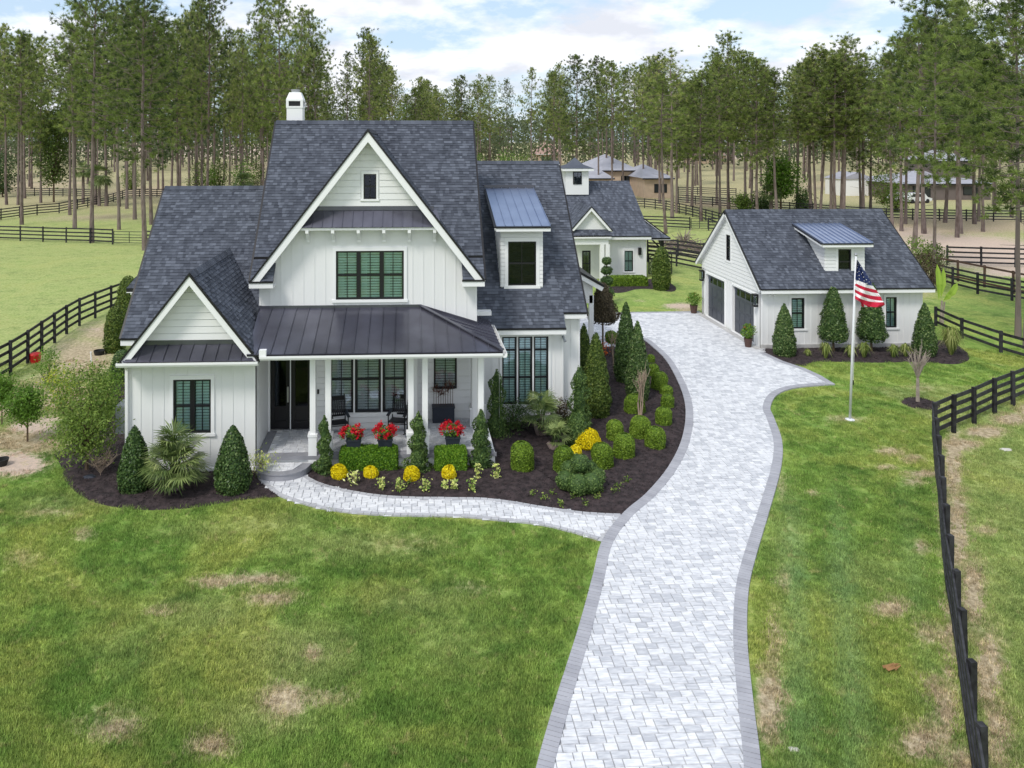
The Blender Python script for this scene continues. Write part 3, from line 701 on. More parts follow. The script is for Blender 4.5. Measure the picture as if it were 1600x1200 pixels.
def pt(): return min(1.0, max(0.0, random.betavariate(1.15, 2.1)))
mb = MB(); k = 0
for a, b, c, d in ashlar(-4.35, 2.5, PF+0.29, 25.3):
    a = max(a, -4.35); b = min(b, 2.6); d = min(d, 25.4)
    if b-a > 0.06 and d-c > 0.06:
        t = min(1, pt()*1.1+0.35)
        s1 = MB() if k < 150 else mb; stone(s1, a, b, c, d, PZ+0.012, t); k += 1
        if s1 is not mb: obj('paver', s1, M['paver'], pb)
obj('paver_bed', mb, M['paver'], pb, kind='stuff')
# columns: square tapered posts on panelled pedestals
def column(x, y, ztop=3.36):
    mb = MB(); mb.box(x-0.085, x+0.085, y-0.085, y+0.085, 1.06, ztop); c = obj('column', mb, M['trim'], H)
    mb = MB(); mb.box(x-0.125, x+0.125, y-0.125, y+0.125, 0.0 if y < 22.8 else PZ+0.013, 0.98); mb.box(x-0.145, x+0.145, y-0.145, y+0.145, 0.98, 1.06); mb.box(x-0.11, x+0.11, y-0.11, y+0.11, ztop, ztop+0.06); obj('pedestal', mb, M['trim'], c)
for px_ in (489, 513, 642, 664, 751):
    column(PY(px_, 600, 22.58).x, 22.58)
column(PY(740, 600, 24.6).x, 24.6); column(2.45, 24.9)
mb = MB(); mb.box(-4.64, 2.62, 22.46, 22.72, 3.42, 3.55); mb.box(2.36, 2.62, 22.72, 25.9, 3.42, 3.55); obj('porch_beam', mb, M['trim'], H)
mb = MB(); mb.box(-4.64, 2.70, 22.05, 25.9, 3.56, 3.60); obj('porch_ceiling', mb, M['trim'], H)
# standing seam porch roof, hipped at the right end
e0 = (-4.80, 21.93, 3.66); e1 = (2.79, 21.93, 3.66); h1 = (0.33, WY, 4.46); h0 = (-4.93, WY, 4.46)
pr = MB(); pr.prism([Vector(p)-Vector((0, 0, .06)) for p in (e0, e1, h1, h0)], (0, 0, 0.03)); prf = obj('porch_roof', pr, M['drip'], H)
metal_plane(prf, [e0, e1, h1, h0], 0.405)
metal_plane(prf, [e1, (2.79, 26.6, 3.66), (0.33, 26.6, 4.46), h1], 0.405)
mb = MB(); mb.bar(Vector(e1)+Vector((0, 0, .05)), Vector(h1)+Vector((0, 0, .05)), 0.12, 0.04); obj('hip_cap', mb, M['seam'], prf)
mb = MB(); fbox(mb, fr, WX0, 0.36, 4.42, 4.53, 0.0, 0.05); mb.bar((0.34, WY-0.03, 4.48), (2.26, WY-0.03, 3.88), 0.06, 0.11); obj('flashing', mb, M['seam'], prf)
gutter(prf, (-4.40, 21.93, 3.63), (2.82, 21.93, 3.63)); gutter(prf, (2.79, 25.2, 3.63), (2.79, 21.81, 3.63), out=(1, 0, 0))
# lap siding on porch walls
lap_boards(fr, [(-3.06, 0.45), (0.1, 0.45), (0.1, 3.4), (-3.06, 3.4)], [(-2.74, -0.03, 0.86, 3.4)], wu, 0.19)
# right part of porch, set back
fr3 = fx((0, 25.25, 0)); w3h = [(0.83, 1.62, 1.45, 2.95)]
mb = MB(); mb.box(0.1, 0.26, WY-0.12, 25.25, 0.4, 3.5); obj('wall', mb, M['white'], H)
w3 = wall(fr3, [(0.26, 0.4), (2.24, 0.4), (2.24, 3.5), (0.26, 3.5)], w3h, H)
window(fr3, [w3h[0][:2]], 1.45, 2.95, H, hb=(0.0001,), casing=False, glass='glassgrey', label='small porch window above the dark planter')
lap_boards(fr3, [(0.28, 0.45), (2.24, 0.45), (2.24, 3.4), (0.28, 3.4)], [(0.8, 1.65, 1.42, 2.98)], w3, 0.24)
# porch triple window and front door
window(fr, [(-2.65, -1.86), (-1.80, -0.95), (-0.89, -0.12)], 0.98, 3.30, H, casing=False, hb=(0.47,), curtain=True, fw=0.07, glass='glassgrey', label='triple porch window behind the rocking chairs')
mb = MB()
for a, b in ((-2.72, -2.655), (-1.855, -1.805), (-0.945, -0.895), (-0.115, -0.03)): fbox(mb, fr, a, b, 0.9, 3.36, 0.0, 0.05)
fbox(mb, fr, -2.74, -0.02, 0.84, 0.975, 0, 0.06); obj('window_trim', mb, M['trim'], H)
mb = MB(); fbox(mb, fr, -4.62, -3.22, 0.41, 0.46, -0.1, 0.03)
mb2 = MB(); fbox(mb2, fr, -4.64, -4.58, 0.41, 3.3, 0.0, 0.07); fbox(mb2, fr, -3.22, -3.10, 0.41, 3.3, 0.0, 0.05); fbox(mb2, fr, -3.935, -3.905, 0.46, 3.25, 0.0, 0.035); obj('door_frame', mb2, M['trim'], H)
for a, b in ((-4.58, -3.94), (-3.90, -3.23)):
    mb = MB(); w_ = b-a; s_ = 0.13
    fbox(mb, fr, a, a+s_, 0.46, 3.2, -0.08, -0.02); fbox(mb, fr, b-s_, b, 0.46, 3.2, -0.08, -0.02); fbox(mb, fr, a+s_, b-s_, 0.46, 0.72, -0.08, -0.02)
    fbox(mb, fr, a+s_, b-s_, 1.06, 1.20, -0.08, -0.02); fbox(mb, fr, a+s_, b-s_, 3.0, 3.2, -0.08, -0.02); fbox(mb, fr, a+s_, b-s_, 0.72, 1.06, -0.07, -0.045)
    d_ = obj('door', mb, M['door'], H)
    g = MB(); fbox(g, fr, a+s_, b-s_, 1.20, 3.0, -0.06, -0.05); obj('pane', g, M['glassclear'], d_)
    if a < -4: g = MB(); fbox(g, fr, b-0.09, b-0.04, 1.35, 1.85, -0.02, 0.03); obj('door_handle', g, M['metal'], d_)
mb = MB(); fbox(mb, fr, -3.04, -2.98, 1.62, 1.76, 0.02, 0.06); obj('doorbell', mb, M['black'], H)
# pendant lanterns under the porch
for px_, py_ in ((453, 566), (578, 566), (702, 562)):
    x = PY(px_, py_, 23.4).x; mb = MB(); mb.tube([(x, 23.4, 3.56), (x, 23.4, 3.40)], 0.01, 4); mb.box(x-0.07, x+0.07, 23.33, 23.47, 3.14, 3.40); obj('porch_lantern', mb, M['metal'], H)

# --- right wing
QX0, QX1 = 2.24, 6.28; QS = 1.045; QR = (30.9, 3.42+(30.9-25.5)*1.045)
zr = QR[1]; Y2 = 25.92; Z2 = 3.42+(Y2-25.5)*QS
roof_plane(H, [(5.46, Y2, Z2), (QX1, Y2, Z2), (QX1, 30.9, zr), (5.46, 30.9, zr)])
roof_plane(H, [(QX0, 25.5, 3.42), (5.459, 25.5, 3.42), (5.459, 30.9, zr), (QX0, 30.9, zr)])
roof_plane(H, [(QX1, 36.3, 3.42), (QX0, 36.3, 3.42), (QX0, 30.9, zr), (QX1, 30.9, zr)])
ridge_cap(H, (QX0, 30.9, zr), (QX1, 30.9, zr), 1.0)
fascia(H, (2.80, 25.5, 3.42), (5.46, 25.5, 3.42), 0.17); fascia(H, (5.46, Y2, Z2), (QX1, Y2, Z2), 0.17)
fascia(H, (QX1, Y2, Z2), (QX1, 30.9, zr), 0.15, out=(1, 0, 0)); fascia(H, (QX1, 30.9, zr), (QX1, 36.3, 3.42), 0.15, out=(1, 0, 0))
fr4 = fx((0, 25.95, 0)); q = 25.95
wq = wall(fr4, [(2.24, 0), (5.46, 0), (5.46, 3.5), (2.24, 3.5)], [(3.27, 4.92, 0.62, 3.02)], H)
battens(fr4, [(2.3, 0.1), (5.46, 0.1), (5.46, 3.3), (2.3, 3.3)], [(3.27, 4.92, 0.62, 3.02)], wq, 0.32)
us = [(3.27, 3.79), (3.84, 4.35), (4.40, 4.92)]
window(fr4, us, 0.62, 3.02, H, hb=(0.395, 0.80), casing=True, cas=0.09, wmull=True, label='tall triple window of the right wing with transom panes', curtain=False)
fr5 = fx((0, 26.25, 0))
w5 = wall(fr5, [(5.3, 0), (6.12, 0), (6.12, 3.95), (5.3, 3.95)], [], H)
battens(fr5, [(5.5, 0.1), (6.12, 0.1), (6.12, 3.75), (5.5, 3.75)], [], w5, 0.31)
wall(Fr((6.12, 26.25, 0), (0, 1, 0)), [(0.001, 0), (9.2, 0), (9.2, 3.9), (4.65, 3.9+4.6*QS), (0.001, 3.9)], [], H)
mb = MB(); mb.box(2.24, 5.46, 25.55, 25.94, 3.24, 3.28); mb.box(5.46, 6.25, 25.95, 26.24, 3.62, 3.66); obj('soffit', mb, M['trim'], H)
# eave return beside the porch
mb = MB(); mb.box(2.26, 2.78, 24.9, 25.2, 4.02, 4.16); obj('eave_box', mb, M['trim'], H)
# security camera by the corner
mb = MB(); p = PY(880, 526, 25.9); mb.tube([(p.x, 25.95, p.z), (p.x, 25.78, p.z-0.03)], 0.045, 8); mb.tube([(p.x, 25.78, p.z-0.03), (p.x+0.03, 25.70, p.z-0.12)], [0.03, 0.055], 8); obj('security_camera', mb, M['greybox'], H)
# dormer with metal shed roof
dX0, dX1 = PY(783, 400, 26.65).x, PY(848, 400, 26.65).x; dz0 = 4.50; dz1 = PY(800, 361, 26.65).z
frd = fx((0, 26.65, 0)); wa = PY(793.7, 446, 26.65); wb = PY(837.5, 377, 26.65); dh = [(wa.x, wb.x, wa.z, wb.z)]
wd_ = wall(frd, rect(dX0, dX1, dz0, dz1), dh, H); lap_boards(frd, rect(dX0, dX1, dz0, dz1), [(wa.x-0.12, wb.x+0.12, wa.z-0.12, wb.z+0.14)], wd_, 0.15)
window(frd, [dh[0][:2]], wa.z, wb.z, H, hb=(0.5,), vb=(0.5,), blind=None, fw=0.045, cas=0.12, glass='glassclear', label='dark window of the metal roofed dormer')
sy = lambda z: 25.5+(z-3.42)/QS
for X, d in ((dX0, -1), (dX1, 1)):
    tri = [(26.652, dz0), (sy(dz1+0.9), dz1+0.9), (26.652, dz1)]
    f = Fr((X, 0, 0), (0, d, 0)); pts2 = [(y*d, z) for y, z in tri]
    if d < 0: pts2 = pts2[::-1]
    if area2(pts2) < 0: pts2 = pts2[::-1]
    wall(f, pts2, [], H, thick=0.1); 
    if d < 0: lap_boards(f, pts2, [], H, 0.15)
a = PY(775, 353, 26.25); b = PY(860, 353, 26.25); c = PY(831.6, 293, 30.0); d = PY(755, 292.5, 30.0); zt_ = (c.z+d.z)/2; ze_ = (a.z+b.z)/2
mb = MB(); mb.prism([(a.x, 26.25, ze_-0.09), (b.x, 26.25, ze_-0.09), (b.x, 30.0, zt_-0.09), (a.x, 30.0, zt_-0.09)], (0, 0, 0.05)); dr = obj('dormer_roof', mb, M['drip'], H)
metal_plane(dr, [(a.x, 26.22, ze_), (b.x, 26.22, ze_), (b.x, 30.0, zt_), (a.x, 30.0, zt_)], 0.32, mt='seamsky')
fascia(dr, (a.x, 26.24, ze_-0.03), (b.x, 26.24, ze_-0.03), 0.12); fascia(dr, (a.x, 26.24, ze_-0.03), (a.x, 30.0, zt_-0.03), 0.10, out=(-1, 0, 0))
mb = MB(); mb.box(a.x-0.05, b.x+0.05, 29.9, 30.05, zt_-0.1, zt_+0.10); obj('flashing', mb, M['seam'], dr)

# --- covered side walk: white gable end with post, right of the house
fs = fx((0, 33.2, 0)); tl = PY(905, 413, 33.2); tr_ = PY(938, 446, 33.2)
wall(fs, [(6.2, 2.55), (tr_.x-0.35, 2.55), (tr_.x-0.35, tr_.z+0.25), (6.2, tl.z+0.3)], [], H, thick=0.12)
fascia(H, (6.2, 32.9, tl.z+0.5), (tr_.x+0.1, 32.9, tr_.z+0.02), 0.2)
mb = MB(); mb.prism([(6.2, 32.9, tl.z+0.5), (tr_.x+0.1, 32.9, tr_.z+0.02), (tr_.x+0.1, 37.5, tr_.z+0.02), (6.2, 37.5, tl.z+0.5)], (0, 0, 0.06)); obj('roof', mb, M['drip'], H)
for x in (PY(923.5, 460, 33.3).x,):
    mb = MB(); mb.box(x-0.1, x+0.1, 33.2, 33.4, 0.0, 2.9); obj('column', mb, M['trim'], H)
# air handler cabinet on the left wall
ub = root('utility_cabinet', (-8.62, 23.1, 0), 'grey metal utility cabinet on the left side wall of the farmhouse', 'cabinet')
mb = MB(); mb.box(-8.98, -8.45, 22.9, 23.5, 1.0, 1.85); obj('case', mb, M['greybox'], ub)
mb = MB(); mb.tube([(-8.62, 23.15, 1.0), (-8.6, 23.15, 0.62), (-8.5, 23.15, 0.45)], 0.05, 8); mb.box(-8.995, -8.981, 23.0, 23.4, 1.2, 1.6); obj('pipe', mb, M['trim'], ub)

# =================================================================== DETACHED GARAGE
GX0, GX1, GY0, GY1 = 16.80, 24.72, 34.47, 41.60
GA = root('garage', (20.7, 38.0, 0), 'white detached two car garage with grey shingle roof and metal roofed dormer', 'garage')
ym = (GY0+GY1)/2; gey = 34.05; gez = 2.93; grz = 6.28; gsl = (grz-gez)/(ym-gey)
ox0, ox1 = GX0-0.22, GX1+0.30
roof_plane(GA, [(ox0, gey, gez), (ox1, gey, gez), (ox1, ym, grz), (ox0, ym, grz)], expo=0.16)
roof_plane(GA, [(ox1, 2*ym-gey, gez), (ox0, 2*ym-gey, gez), (ox0, ym, grz), (ox1, ym, grz)], expo=0.4)
ridge_cap(GA, (ox0, ym, grz), (ox1, ym, grz), 0.9)
fascia(GA, (ox0, gey, gez), (ox1, gey, gez), 0.17)
for X, o_ in ((ox0, (-1, 0, 0)), (ox1, (1, 0, 0))):
    fascia(GA, (X, gey, gez), (X, ym, grz), 0.16, out=o_); fascia(GA, (X, ym, grz), (X, 2*ym-gey, gez), 0.16, out=o_)
mb = MB(); mb.box(ox0+0.05, ox1-0.05, gey+0.02, GY0-0.001, gez-0.22, gez-0.18); obj('soffit', mb, M['trim'], GA)
frg = fx((0, GY0, 0)); gw = []
for x0, x1, y0, y1 in ((1236, 1256.5, 467, 516), (1383.5, 1400.5, 465, 513)):
    a = PY(x0, y1, GY0); b = PY(x1, y0, GY0); gw.append((a.x, b.x, 0.95, 2.42))
gwall = wall(frg, [(GX0, 0), (GX1, 0), (GX1, gez+0.1), (GX0, gez+0.1)], gw, GA)
battens(frg, rect(GX0, GX1, 0.22, gez-0.2), gw, gwall, 0.30)
for i, w_ in enumerate(gw): window(frg, [w_[:2]], w_[2], w_[3], GA, label=('garage window beside the narrow holly cone', 'garage window behind the right lollipop tree')[i])
mb = MB(); mb.box(GX0-0.05, GX1+0.05, GY0-0.06, GY0-0.002, 0, 0.2); obj('foundation', mb, M['concrete'], GA)
frs = Fr((GX0, GY1, 0), (0, -1, 0)); n = GY1-GY0
def us_(py_pair, px): # position along gable wall from pixel x
    return n-(PXp(px, 480, GX0).y-GY0)
d1 = (us_(0, 1104), us_(0, 1133.5)); d2 = (us_(0, 1146), us_(0, 1179.5))
d1 = (0.62, 3.05); d2 = (4.0, 6.42)
gz_ = lambda u: gez-0.06+min(u, n-u)*gsl+(GY0-gey)*gsl
sw = (n/2-0.32, n/2+0.22, 3.62, 4.98)
gp = [(0, 0), (n-0.001, 0), (n-0.001, gz_(n)), (n/2, gz_(n/2)), (0, gz_(0))]
gw2 = wall(frs, gp, [(d1[0], d1[1], 0.02, 2.42), (d2[0], d2[1], 0.02, 2.42), sw], GA)
lap_boards(frs, [(0.02, 2.66), (n-0.02, 2.66), (n-0.02, gz_(n)), (n/2, gz_(n/2)), (0.02, gz_(0))], [(sw[0]-0.1, sw[1]+0.1, sw[2]-0.09, sw[3]+0.12)], gw2, 0.185)
battens(frs, rect(0.0, n-0.002, 0.05, 2.62), [(d1[0]-.02, d1[1]+.02, -1, 2.5), (d2[0]-.02, d2[1]+.02, -1, 2.5)], gw2, 0.28)
window(frs, [sw[:2]], sw[2], sw[3], GA, blind=None, glass='glassclear', vb=(), label='narrow loft window above the garage doors')
for a, b in (d1, d2):
    dr_ = MB(); fbox(dr_, frs, a, b, 0.02, 2.42, -0.14, -0.13); dd = obj('garage_door', dr_, M['garagedoor'], GA)
    for r in range(4):
        v0 = 0.03+r*0.597
        mbp = MB(); fbox(mbp, frs, a+0.01, b-0.01, v0, v0+0.585, -0.13, -0.105)
        if r < 3:
            for q_ in range(4): u = a+0.06+q_*(b-a-0.04)/4; fbox(mbp, frs, u, u+(b-a)/4-0.1, v0+0.09, v0+0.50, -0.105, -0.092)
        obj('door_panel', mbp, M['garagedoor'], dd)
        if r == 3:
            for q_ in range(4):
                u = a+0.07+q_*(b-a-0.04)/4; mbw = MB(); fbox(mbw, frs, u, u+(b-a)/4-0.12, v0+0.14, v0+0.46, -0.104, -0.097); obj('pane', mbw, M['glassclear'], dd)
    tr = MB(); fbox(tr, frs, a-0.1, a, 0.02, 2.52, 0.0, 0.04); fbox(tr, frs, b, b+0.1, 0.02, 2.52, 0.0, 0.04); fbox(tr, frs, a, b, 2.42, 2.52, 0.0, 0.04); fbox(tr, frs, a, b, 0.0, 0.05, -0.09, 0.08); obj('door_trim', tr, M['trim'], dd)
mb = MB(); mb.box(GX0-0.38, GX0-0.055, GY0-0.2, GY1+0.1, 0.0, 0.045); obj('threshold', mb, M['concrete'], GA)
for u in (0.30, n-0.32):
    mb = MB(); fbox(mb, frs, u-0.11, u+0.11, 1.95, 2.02, 0.06, 0.26); fbox(mb, frs, u-0.13, u+0.13, 2.48, 2.56, 0.05, 0.28)
    for a, b in ((-0.10, 0.07), (0.08, 0.07), (-0.10, 0.23), (0.08, 0.23)): fbox(mb, frs, u+a, u+a+0.02, 2.02, 2.48, b, b+0.02)
    fbox(mb, frs, u-0.05, u+0.05, 2.1, 2.5, 0.0, 0.06); wl = obj('wall_lantern', mb, M['black'], GA)
    mb = MB(); fbox(mb, frs, u-0.05, u+0.05, 2.06, 2.44, 0.11, 0.21); obj('lamp_glass', mb, M['glassclear'], wl)
# plain far walls
wall(Fr((GX1-.002, GY0+.004, 0), (0, 1, 0)), gp, [], GA); wall(Fr((GX1, GY1, 0), (-1, 0, 0)), rect(0, GX1-GX0, 0, gez), [], GA)
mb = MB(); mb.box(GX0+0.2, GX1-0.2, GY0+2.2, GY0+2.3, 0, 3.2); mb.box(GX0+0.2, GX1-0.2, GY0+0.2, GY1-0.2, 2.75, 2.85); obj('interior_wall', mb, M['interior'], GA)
# floodlight under the eave
mb = MB(); p = PY(1204, 457, GY0); mb.tube([(p.x, GY0, 2.62), (p.x, GY0-0.12, 2.6)], 0.03, 6); mb.tube([(p.x-0.1, GY0-0.1, 2.62), (p.x-0.14, GY0-0.2, 2.56)], [0.03, 0.05], 8); mb.tube([(p.x+0.1, GY0-0.1, 2.62), (p.x+0.14, GY0-0.2, 2.56)], [0.03, 0.05], 8); obj('floodlight', mb, M['trim'], GA)
# garage dormer
gY = 34.9; rz2 = lambda y: gez+(y-gey)*gsl
a = PY(1289, 438, gY); b = PY(1350.5, 438, gY); top = PY(1300, 384, gY).z; bot = rz2(gY)-0.02
frq = fx((0, gY, 0)); w0 = PY(1309, 429, gY); w1 = PY(1329.5, 389, gY)
wdq = wall(frq, rect(a.x, b.x, bot, top), [(w0.x, w1.x, w0.z, w1.z)], GA)
lap_boards(frq, rect(a.x, b.x, bot, top), [(w0.x-0.1, w1.x+0.1, w0.z-0.1, w1.z+0.12)], wdq, 0.17)
window(frq, [(w0.x, w1.x)], w0.z, w1.z, GA, vb=(), blind=None, glass='glassclear', label='dark dormer window of the garage')
for X, d in ((a.x, -1), (b.x, 1)):
    tri = [(gY+0.002, bot), (gY+0.002, top), (gey+(top+0.55-gez)/gsl, top+0.55)]
    f = Fr((X, 0, 0), (0, d, 0)); pts2 = [(y*d, z) for y, z in tri]
    if area2(pts2) < 0: pts2 = pts2[::-1]
    wall(f, pts2, [], GA, thick=0.1)
    if d < 0: lap_boards(f, pts2, [], GA, 0.17)
fY = 34.5; c0 = PY(1285, 380, fY); c1 = PY(1364, 379, fY); bY = 38.2
z0_ = (c0.z+c1.z)/2; z1_ = PY(1262, 339.8, bY).z; X0_ = c0.x; X1_ = c1.x
mb = MB(); mb.prism([(X0_, fY, z0_-0.09), (X1_, fY, z0_-0.09), (X1_, bY, z1_-0.09), (X0_, bY, z1_-0.09)], (0, 0, 0.05)); dr = obj('dormer_roof', mb, M['drip'], GA)
metal_plane(dr, [(X0_, fY-0.03, z0_), (X1_, fY-0.03, z0_), (X1_, bY, z1_), (X0_, bY, z1_)], 0.27, mt='seamsky')
fascia(dr, (X0_, fY, z0_-0.03), (X1_, fY, z0_-0.03), 0.13); fascia(dr, (X0_, fY, z0_-0.03), (X0_, bY, z1_-0.03), 0.11, out=(-1, 0, 0))

# =================================================================== GUEST HOUSE
U = root('guest_house', (14.0, 55.0, 0), 'small white guest house with grey shingle roof and cupola behind the farmhouse', 'house')
uY = 52.4; ux1 = PY(1010, 400, uY).x; ux0 = 9.0; ey, ez_ = 51.95, 3.1; ry_, rz3 = 57.3, 6.72; us2 = (rz3-ez_)/(ry_-ey)
xr = PY(987, 285, ry_).x
roof_plane(U, [(ux0, ey, ez_), (ux1+0.2, ey, ez_), (ux1+0.2, ry_, rz3), (ux0, ry_, rz3)], expo=0.28)
roof_plane(U, [(ux1+0.2, 2*ry_-ey, ez_), (ux0, 2*ry_-ey, ez_), (ux0, ry_, rz3), (ux1+0.2, ry_, rz3)], expo=0.6)
ridge_cap(U, (ux0, ry_, rz3), (ux1+0.2, ry_, rz3), 0.8)
# lean-to on the right held by black timber posts
roof_plane(U, [(ux1+1.75, ey+0.4, 2.9), (ux1+1.75, 2*ry_-ey, 2.9), (ux1+0.15, 2*ry_-ey, 4.2), (ux1+0.15, ey+1.2, 4.2)], expo=0.28)
roof_plane(U, [(ux1+0.15, ey+0.4, 2.9), (ux1+1.75, ey+0.4, 2.9), (ux1+0.15, ey+1.6, 4.2)], expo=0.28)
for y in (53.0, 57.5):
    x = ux1+1.35; mb = MB(); mb.box(x-0.1, x+0.1, y-0.1, y+0.1, 0, 2.85); mb.bar((x-0.0, y, 1.95), (x-0.8, y, 2.75), 0.1, 0.1); mb.bar((x, y, 1.95), (x, y+0.8, 2.75), 0.1, 0.1); obj('timber_post', mb, M['black'], U)
fascia(U, (ux0, ey, ez_), (ux1+0.2, ey, ez_), 0.2)
fru = fx((0, uY, 0)); h0 = PY(975.5, 424, uY); h1_ = PY(989, 391.5, uY); dd0 = PY(909.5, 433, uY); dd1 = PY(923, 391.5, uY)
hs = [(h0.x, h1_.x, h0.z, h1_.z), (dd0.x, dd1.x, 0.08, dd1.z)]
wu_ = wall(fru, rect(ux0, ux1, 0, ez_+0.15), hs, U); battens(fru, rect(11.6, ux1, 0.1, ez_-0.1), hs, wu_, 0.42)
wall(Fr((ux1, uY, 0), (0, 1, 0)), [(0.001, 0), (9.7, 0), (9.7, 3.2), (4.85, 3.2+4.85*us2*0.97), (0.001, 3.2)], [], U)
window(fru, [hs[0][:2]], hs[0][2], hs[0][3], U, label='guest house window with green tinted blinds')
mb = MB(); a, b = hs[1][0], hs[1][1]
for u0_, u1_, v0_, v1_ in ((a, a+0.1, .1, hs[1][3]), (b-0.1, b, .1, hs[1][3]), (a+.1, b-.1, .1, .35), (a+.1, b-.1, hs[1][3]-.12, hs[1][3]), (a+.1, b-.1, 1.05, 1.12), ((a+b)/2-.015, (a+b)/2+.015, .35, hs[1][3]-.12)): fbox(mb, fru, u0_, u1_, v0_, v1_, -.08, -.03)
dg = obj('door', mb, M['black'], U); mb = MB(); fbox(mb, fru, a+.1, b-.1, .35, hs[1][3]-.12, -.06, -.05); obj('pane', mb, M['glassclear'], dg)
p = PY(999, 392, uY); mb = MB(); fbox(mb, fru, p.x-.1, p.x+.1, p.z-.25, p.z+.25, 0, .2); obj('wall_lantern', mb, M['black'], U)
# entry gable on posts
gx0, gx1 = PY(891, 360, 50.6).x, PY(957, 364, 50.6).x; gmx = (gx0+gx1)/2; gz0 = PY(920, 360, 50.6).z; gz1 = PY(920, 322.5, 50.6).z
roof_plane(U, [(gx0, 56, gz0), (gx0, 50.6, gz0), (gmx, 50.6, gz1), (gmx, 56, gz1)], expo=0.28); roof_plane(U, [(gx1, 50.6, gz0), (gx1, 56, gz0), (gmx, 56, gz1), (gmx, 50.6, gz1)], expo=0.28)
rake(U, (gx0, 50.6, gz0), (gmx, 50.6, gz1), (gx1, 50.6, gz0), .16)
fg = fx((0, 50.9, 0)); k_ = (gz1-gz0)/(gmx-gx0)
wall(fg, [(gx0+.2, gz0+.0), (gx1-.2, gz0+.0), (gmx, gz0+(gmx-gx0-.2)*k_)], [], U, name='gable_wall')
roof_plane(U, [(gx0+.1, 50.5, gz0-.35), (gx1-.1, 50.5, gz0-.35), (gx1-.4, 50.9, gz0+.02), (gx0+.4, 50.9, gz0+.02)], .05)
mb = MB(); mb.box(gx0+.1, gx1-.1, 50.5, 50.58, gz0-.55, gz0-.38); mb.box(gx0+.25, gx1-.25, 50.7, 50.95, gz0-1.0, gz0-.56); obj('porch_beam', mb, M['trim'], U)
for px_ in (940.5, 949):
    x = PY(px_, 400, 50.8).x; mb = MB(); mb.box(x-.14, x+.14, 50.7, 50.95, 0, gz0-1.0); obj('column', mb, M['trim'], U)
# cupola
cX = PY(898, 300, 56.6).x; cY = 56.6; cz0 = PY(898, 296, 55.7).z-.1; cz1 = PY(898, 267, 55.7).z
cb = MB(); cb.box(cX-.88, cX+.88, cY-.88, cY+.88, cz0-0.3, cz1); cu = obj('cupola', cb, M['white'], U)
fc = fx((cX, cY-.88, 0)); zc = PY(898, 288, 55.7).z; zd = PY(898, 268.5, 55.7).z
mb = MB(); fbox(mb, fc, -.33, .33, zc, zd, 0.0, .05); obj('window', mb, M['black'], cu); mb = MB(); fbox(mb, fc, -.27, -.02, zc+.06, zd-.06, .05, .06); fbox(mb, fc, .02, .27, zc+.06, zd-.06, .05, .06); obj('pane', mb, M['glass'], cu)
mb = MB(); e = 1.2; zt2 = cz1+.22; az = PY(896, 246, 56.6).z
mb.box(cX-e, cX+e, cY-e, cY+e, cz1+.0, cz1+.18); obj('cupola_eave', mb, M['trim'], cu)
cn = [(cX-e-.03, cY-e-.03, cz1+.19), (cX+e+.03, cY-e-.03, cz1+.19), (cX+e+.03, cY+e+.03, cz1+.19), (cX-e-.03, cY+e+.03, cz1+.19)]
mb = MB()
for i in range(4):
    p_, q_ = Vector(cn[i]), Vector(cn[(i+1) % 4]); c_ = Vector((cX, cY, cz1+.19)); s1, s2 = p_.lerp(c_, .55)+Vector((0, 0, .28)), q_.lerp(c_, .55)+Vector((0, 0, .28)); ap = Vector((cX, cY, az))
    mb.face([p_, q_, s2, s1], 0, .3); mb.face([s1, s2, ap], 0, .5)
obj('cupola_roof', mb, M['shingle'], cu)
# =================================================================== GROUND
def gp2(pts, z=0.0): return [(G(x, y, z).x, G(x, y, z).y) for x, y in pts]
def smooth_px(pts, k=6, closed=False): return [(v.x, v.y) for v in catmull([(x, y, 0) for x, y in pts], k, closed)]
dr_left = [(820, 1290), (838, 1200), (868, 1095), (903, 985), (925, 905), (941, 846), (973, 804), (1012, 770), (1046, 728), (1066, 684), (1071, 640), (1062, 604), (1042, 566), (1022, 545), (1000, 530), (975, 540)]
dr_right = [(1195, 1290), (1190, 1200), (1177, 1095), (1168, 1000), (1170, 925), (1182, 870), (1204, 795), (1221, 730), (1222, 690), (1210, 655), (1204, 638), (1215, 618), (1245, 607), (1305, 602)]
L_ = [tuple(v) for v in catmull([(*p, 0) for p in gp2(dr_left)], 8)]; R_ = [tuple(v) for v in catmull([(*p, 0) for p in gp2(dr_right)], 8)]
L_ = [(a[0], a[1]) for a in L_]; R_ = [(a[0], a[1]) for a in R_]
far_edge = gp2([(1305, 602), (1282, 588), (1258, 577), (1222, 565), (1195, 552)])
court = [(16.78, 34.4), (16.6, 41.9), (15.2, 42.0), (9.0, 41.5), (6.0, 41.2), (6.2, 34.0)]
DRIVE = R_[:-1] + far_edge + court + L_[::-1]
def offset_line(pts, d):
    out = []
    for i in range(len(pts)):
        a = Vector(pts[max(i-1, 0)]); b = Vector(pts[min(i+1, len(pts)-1)]); t = (b-a).normalized(); out.append((pts[i][0]-t.y*d, pts[i][1]+t.x*d))
    return out
BW = 0.27
def resample(pts, st):
    out = [Vector(pts[0])]; acc = 0
    for i in range(1, len(pts)):
        a = Vector(pts[i-1]); b = Vector(pts[i]); L = (b-a).length; p = 0
        while acc+(L-p) >= st:
            p += st-acc; acc = 0; out.append(a.lerp(b, p/L))
        acc += L-p
    return out
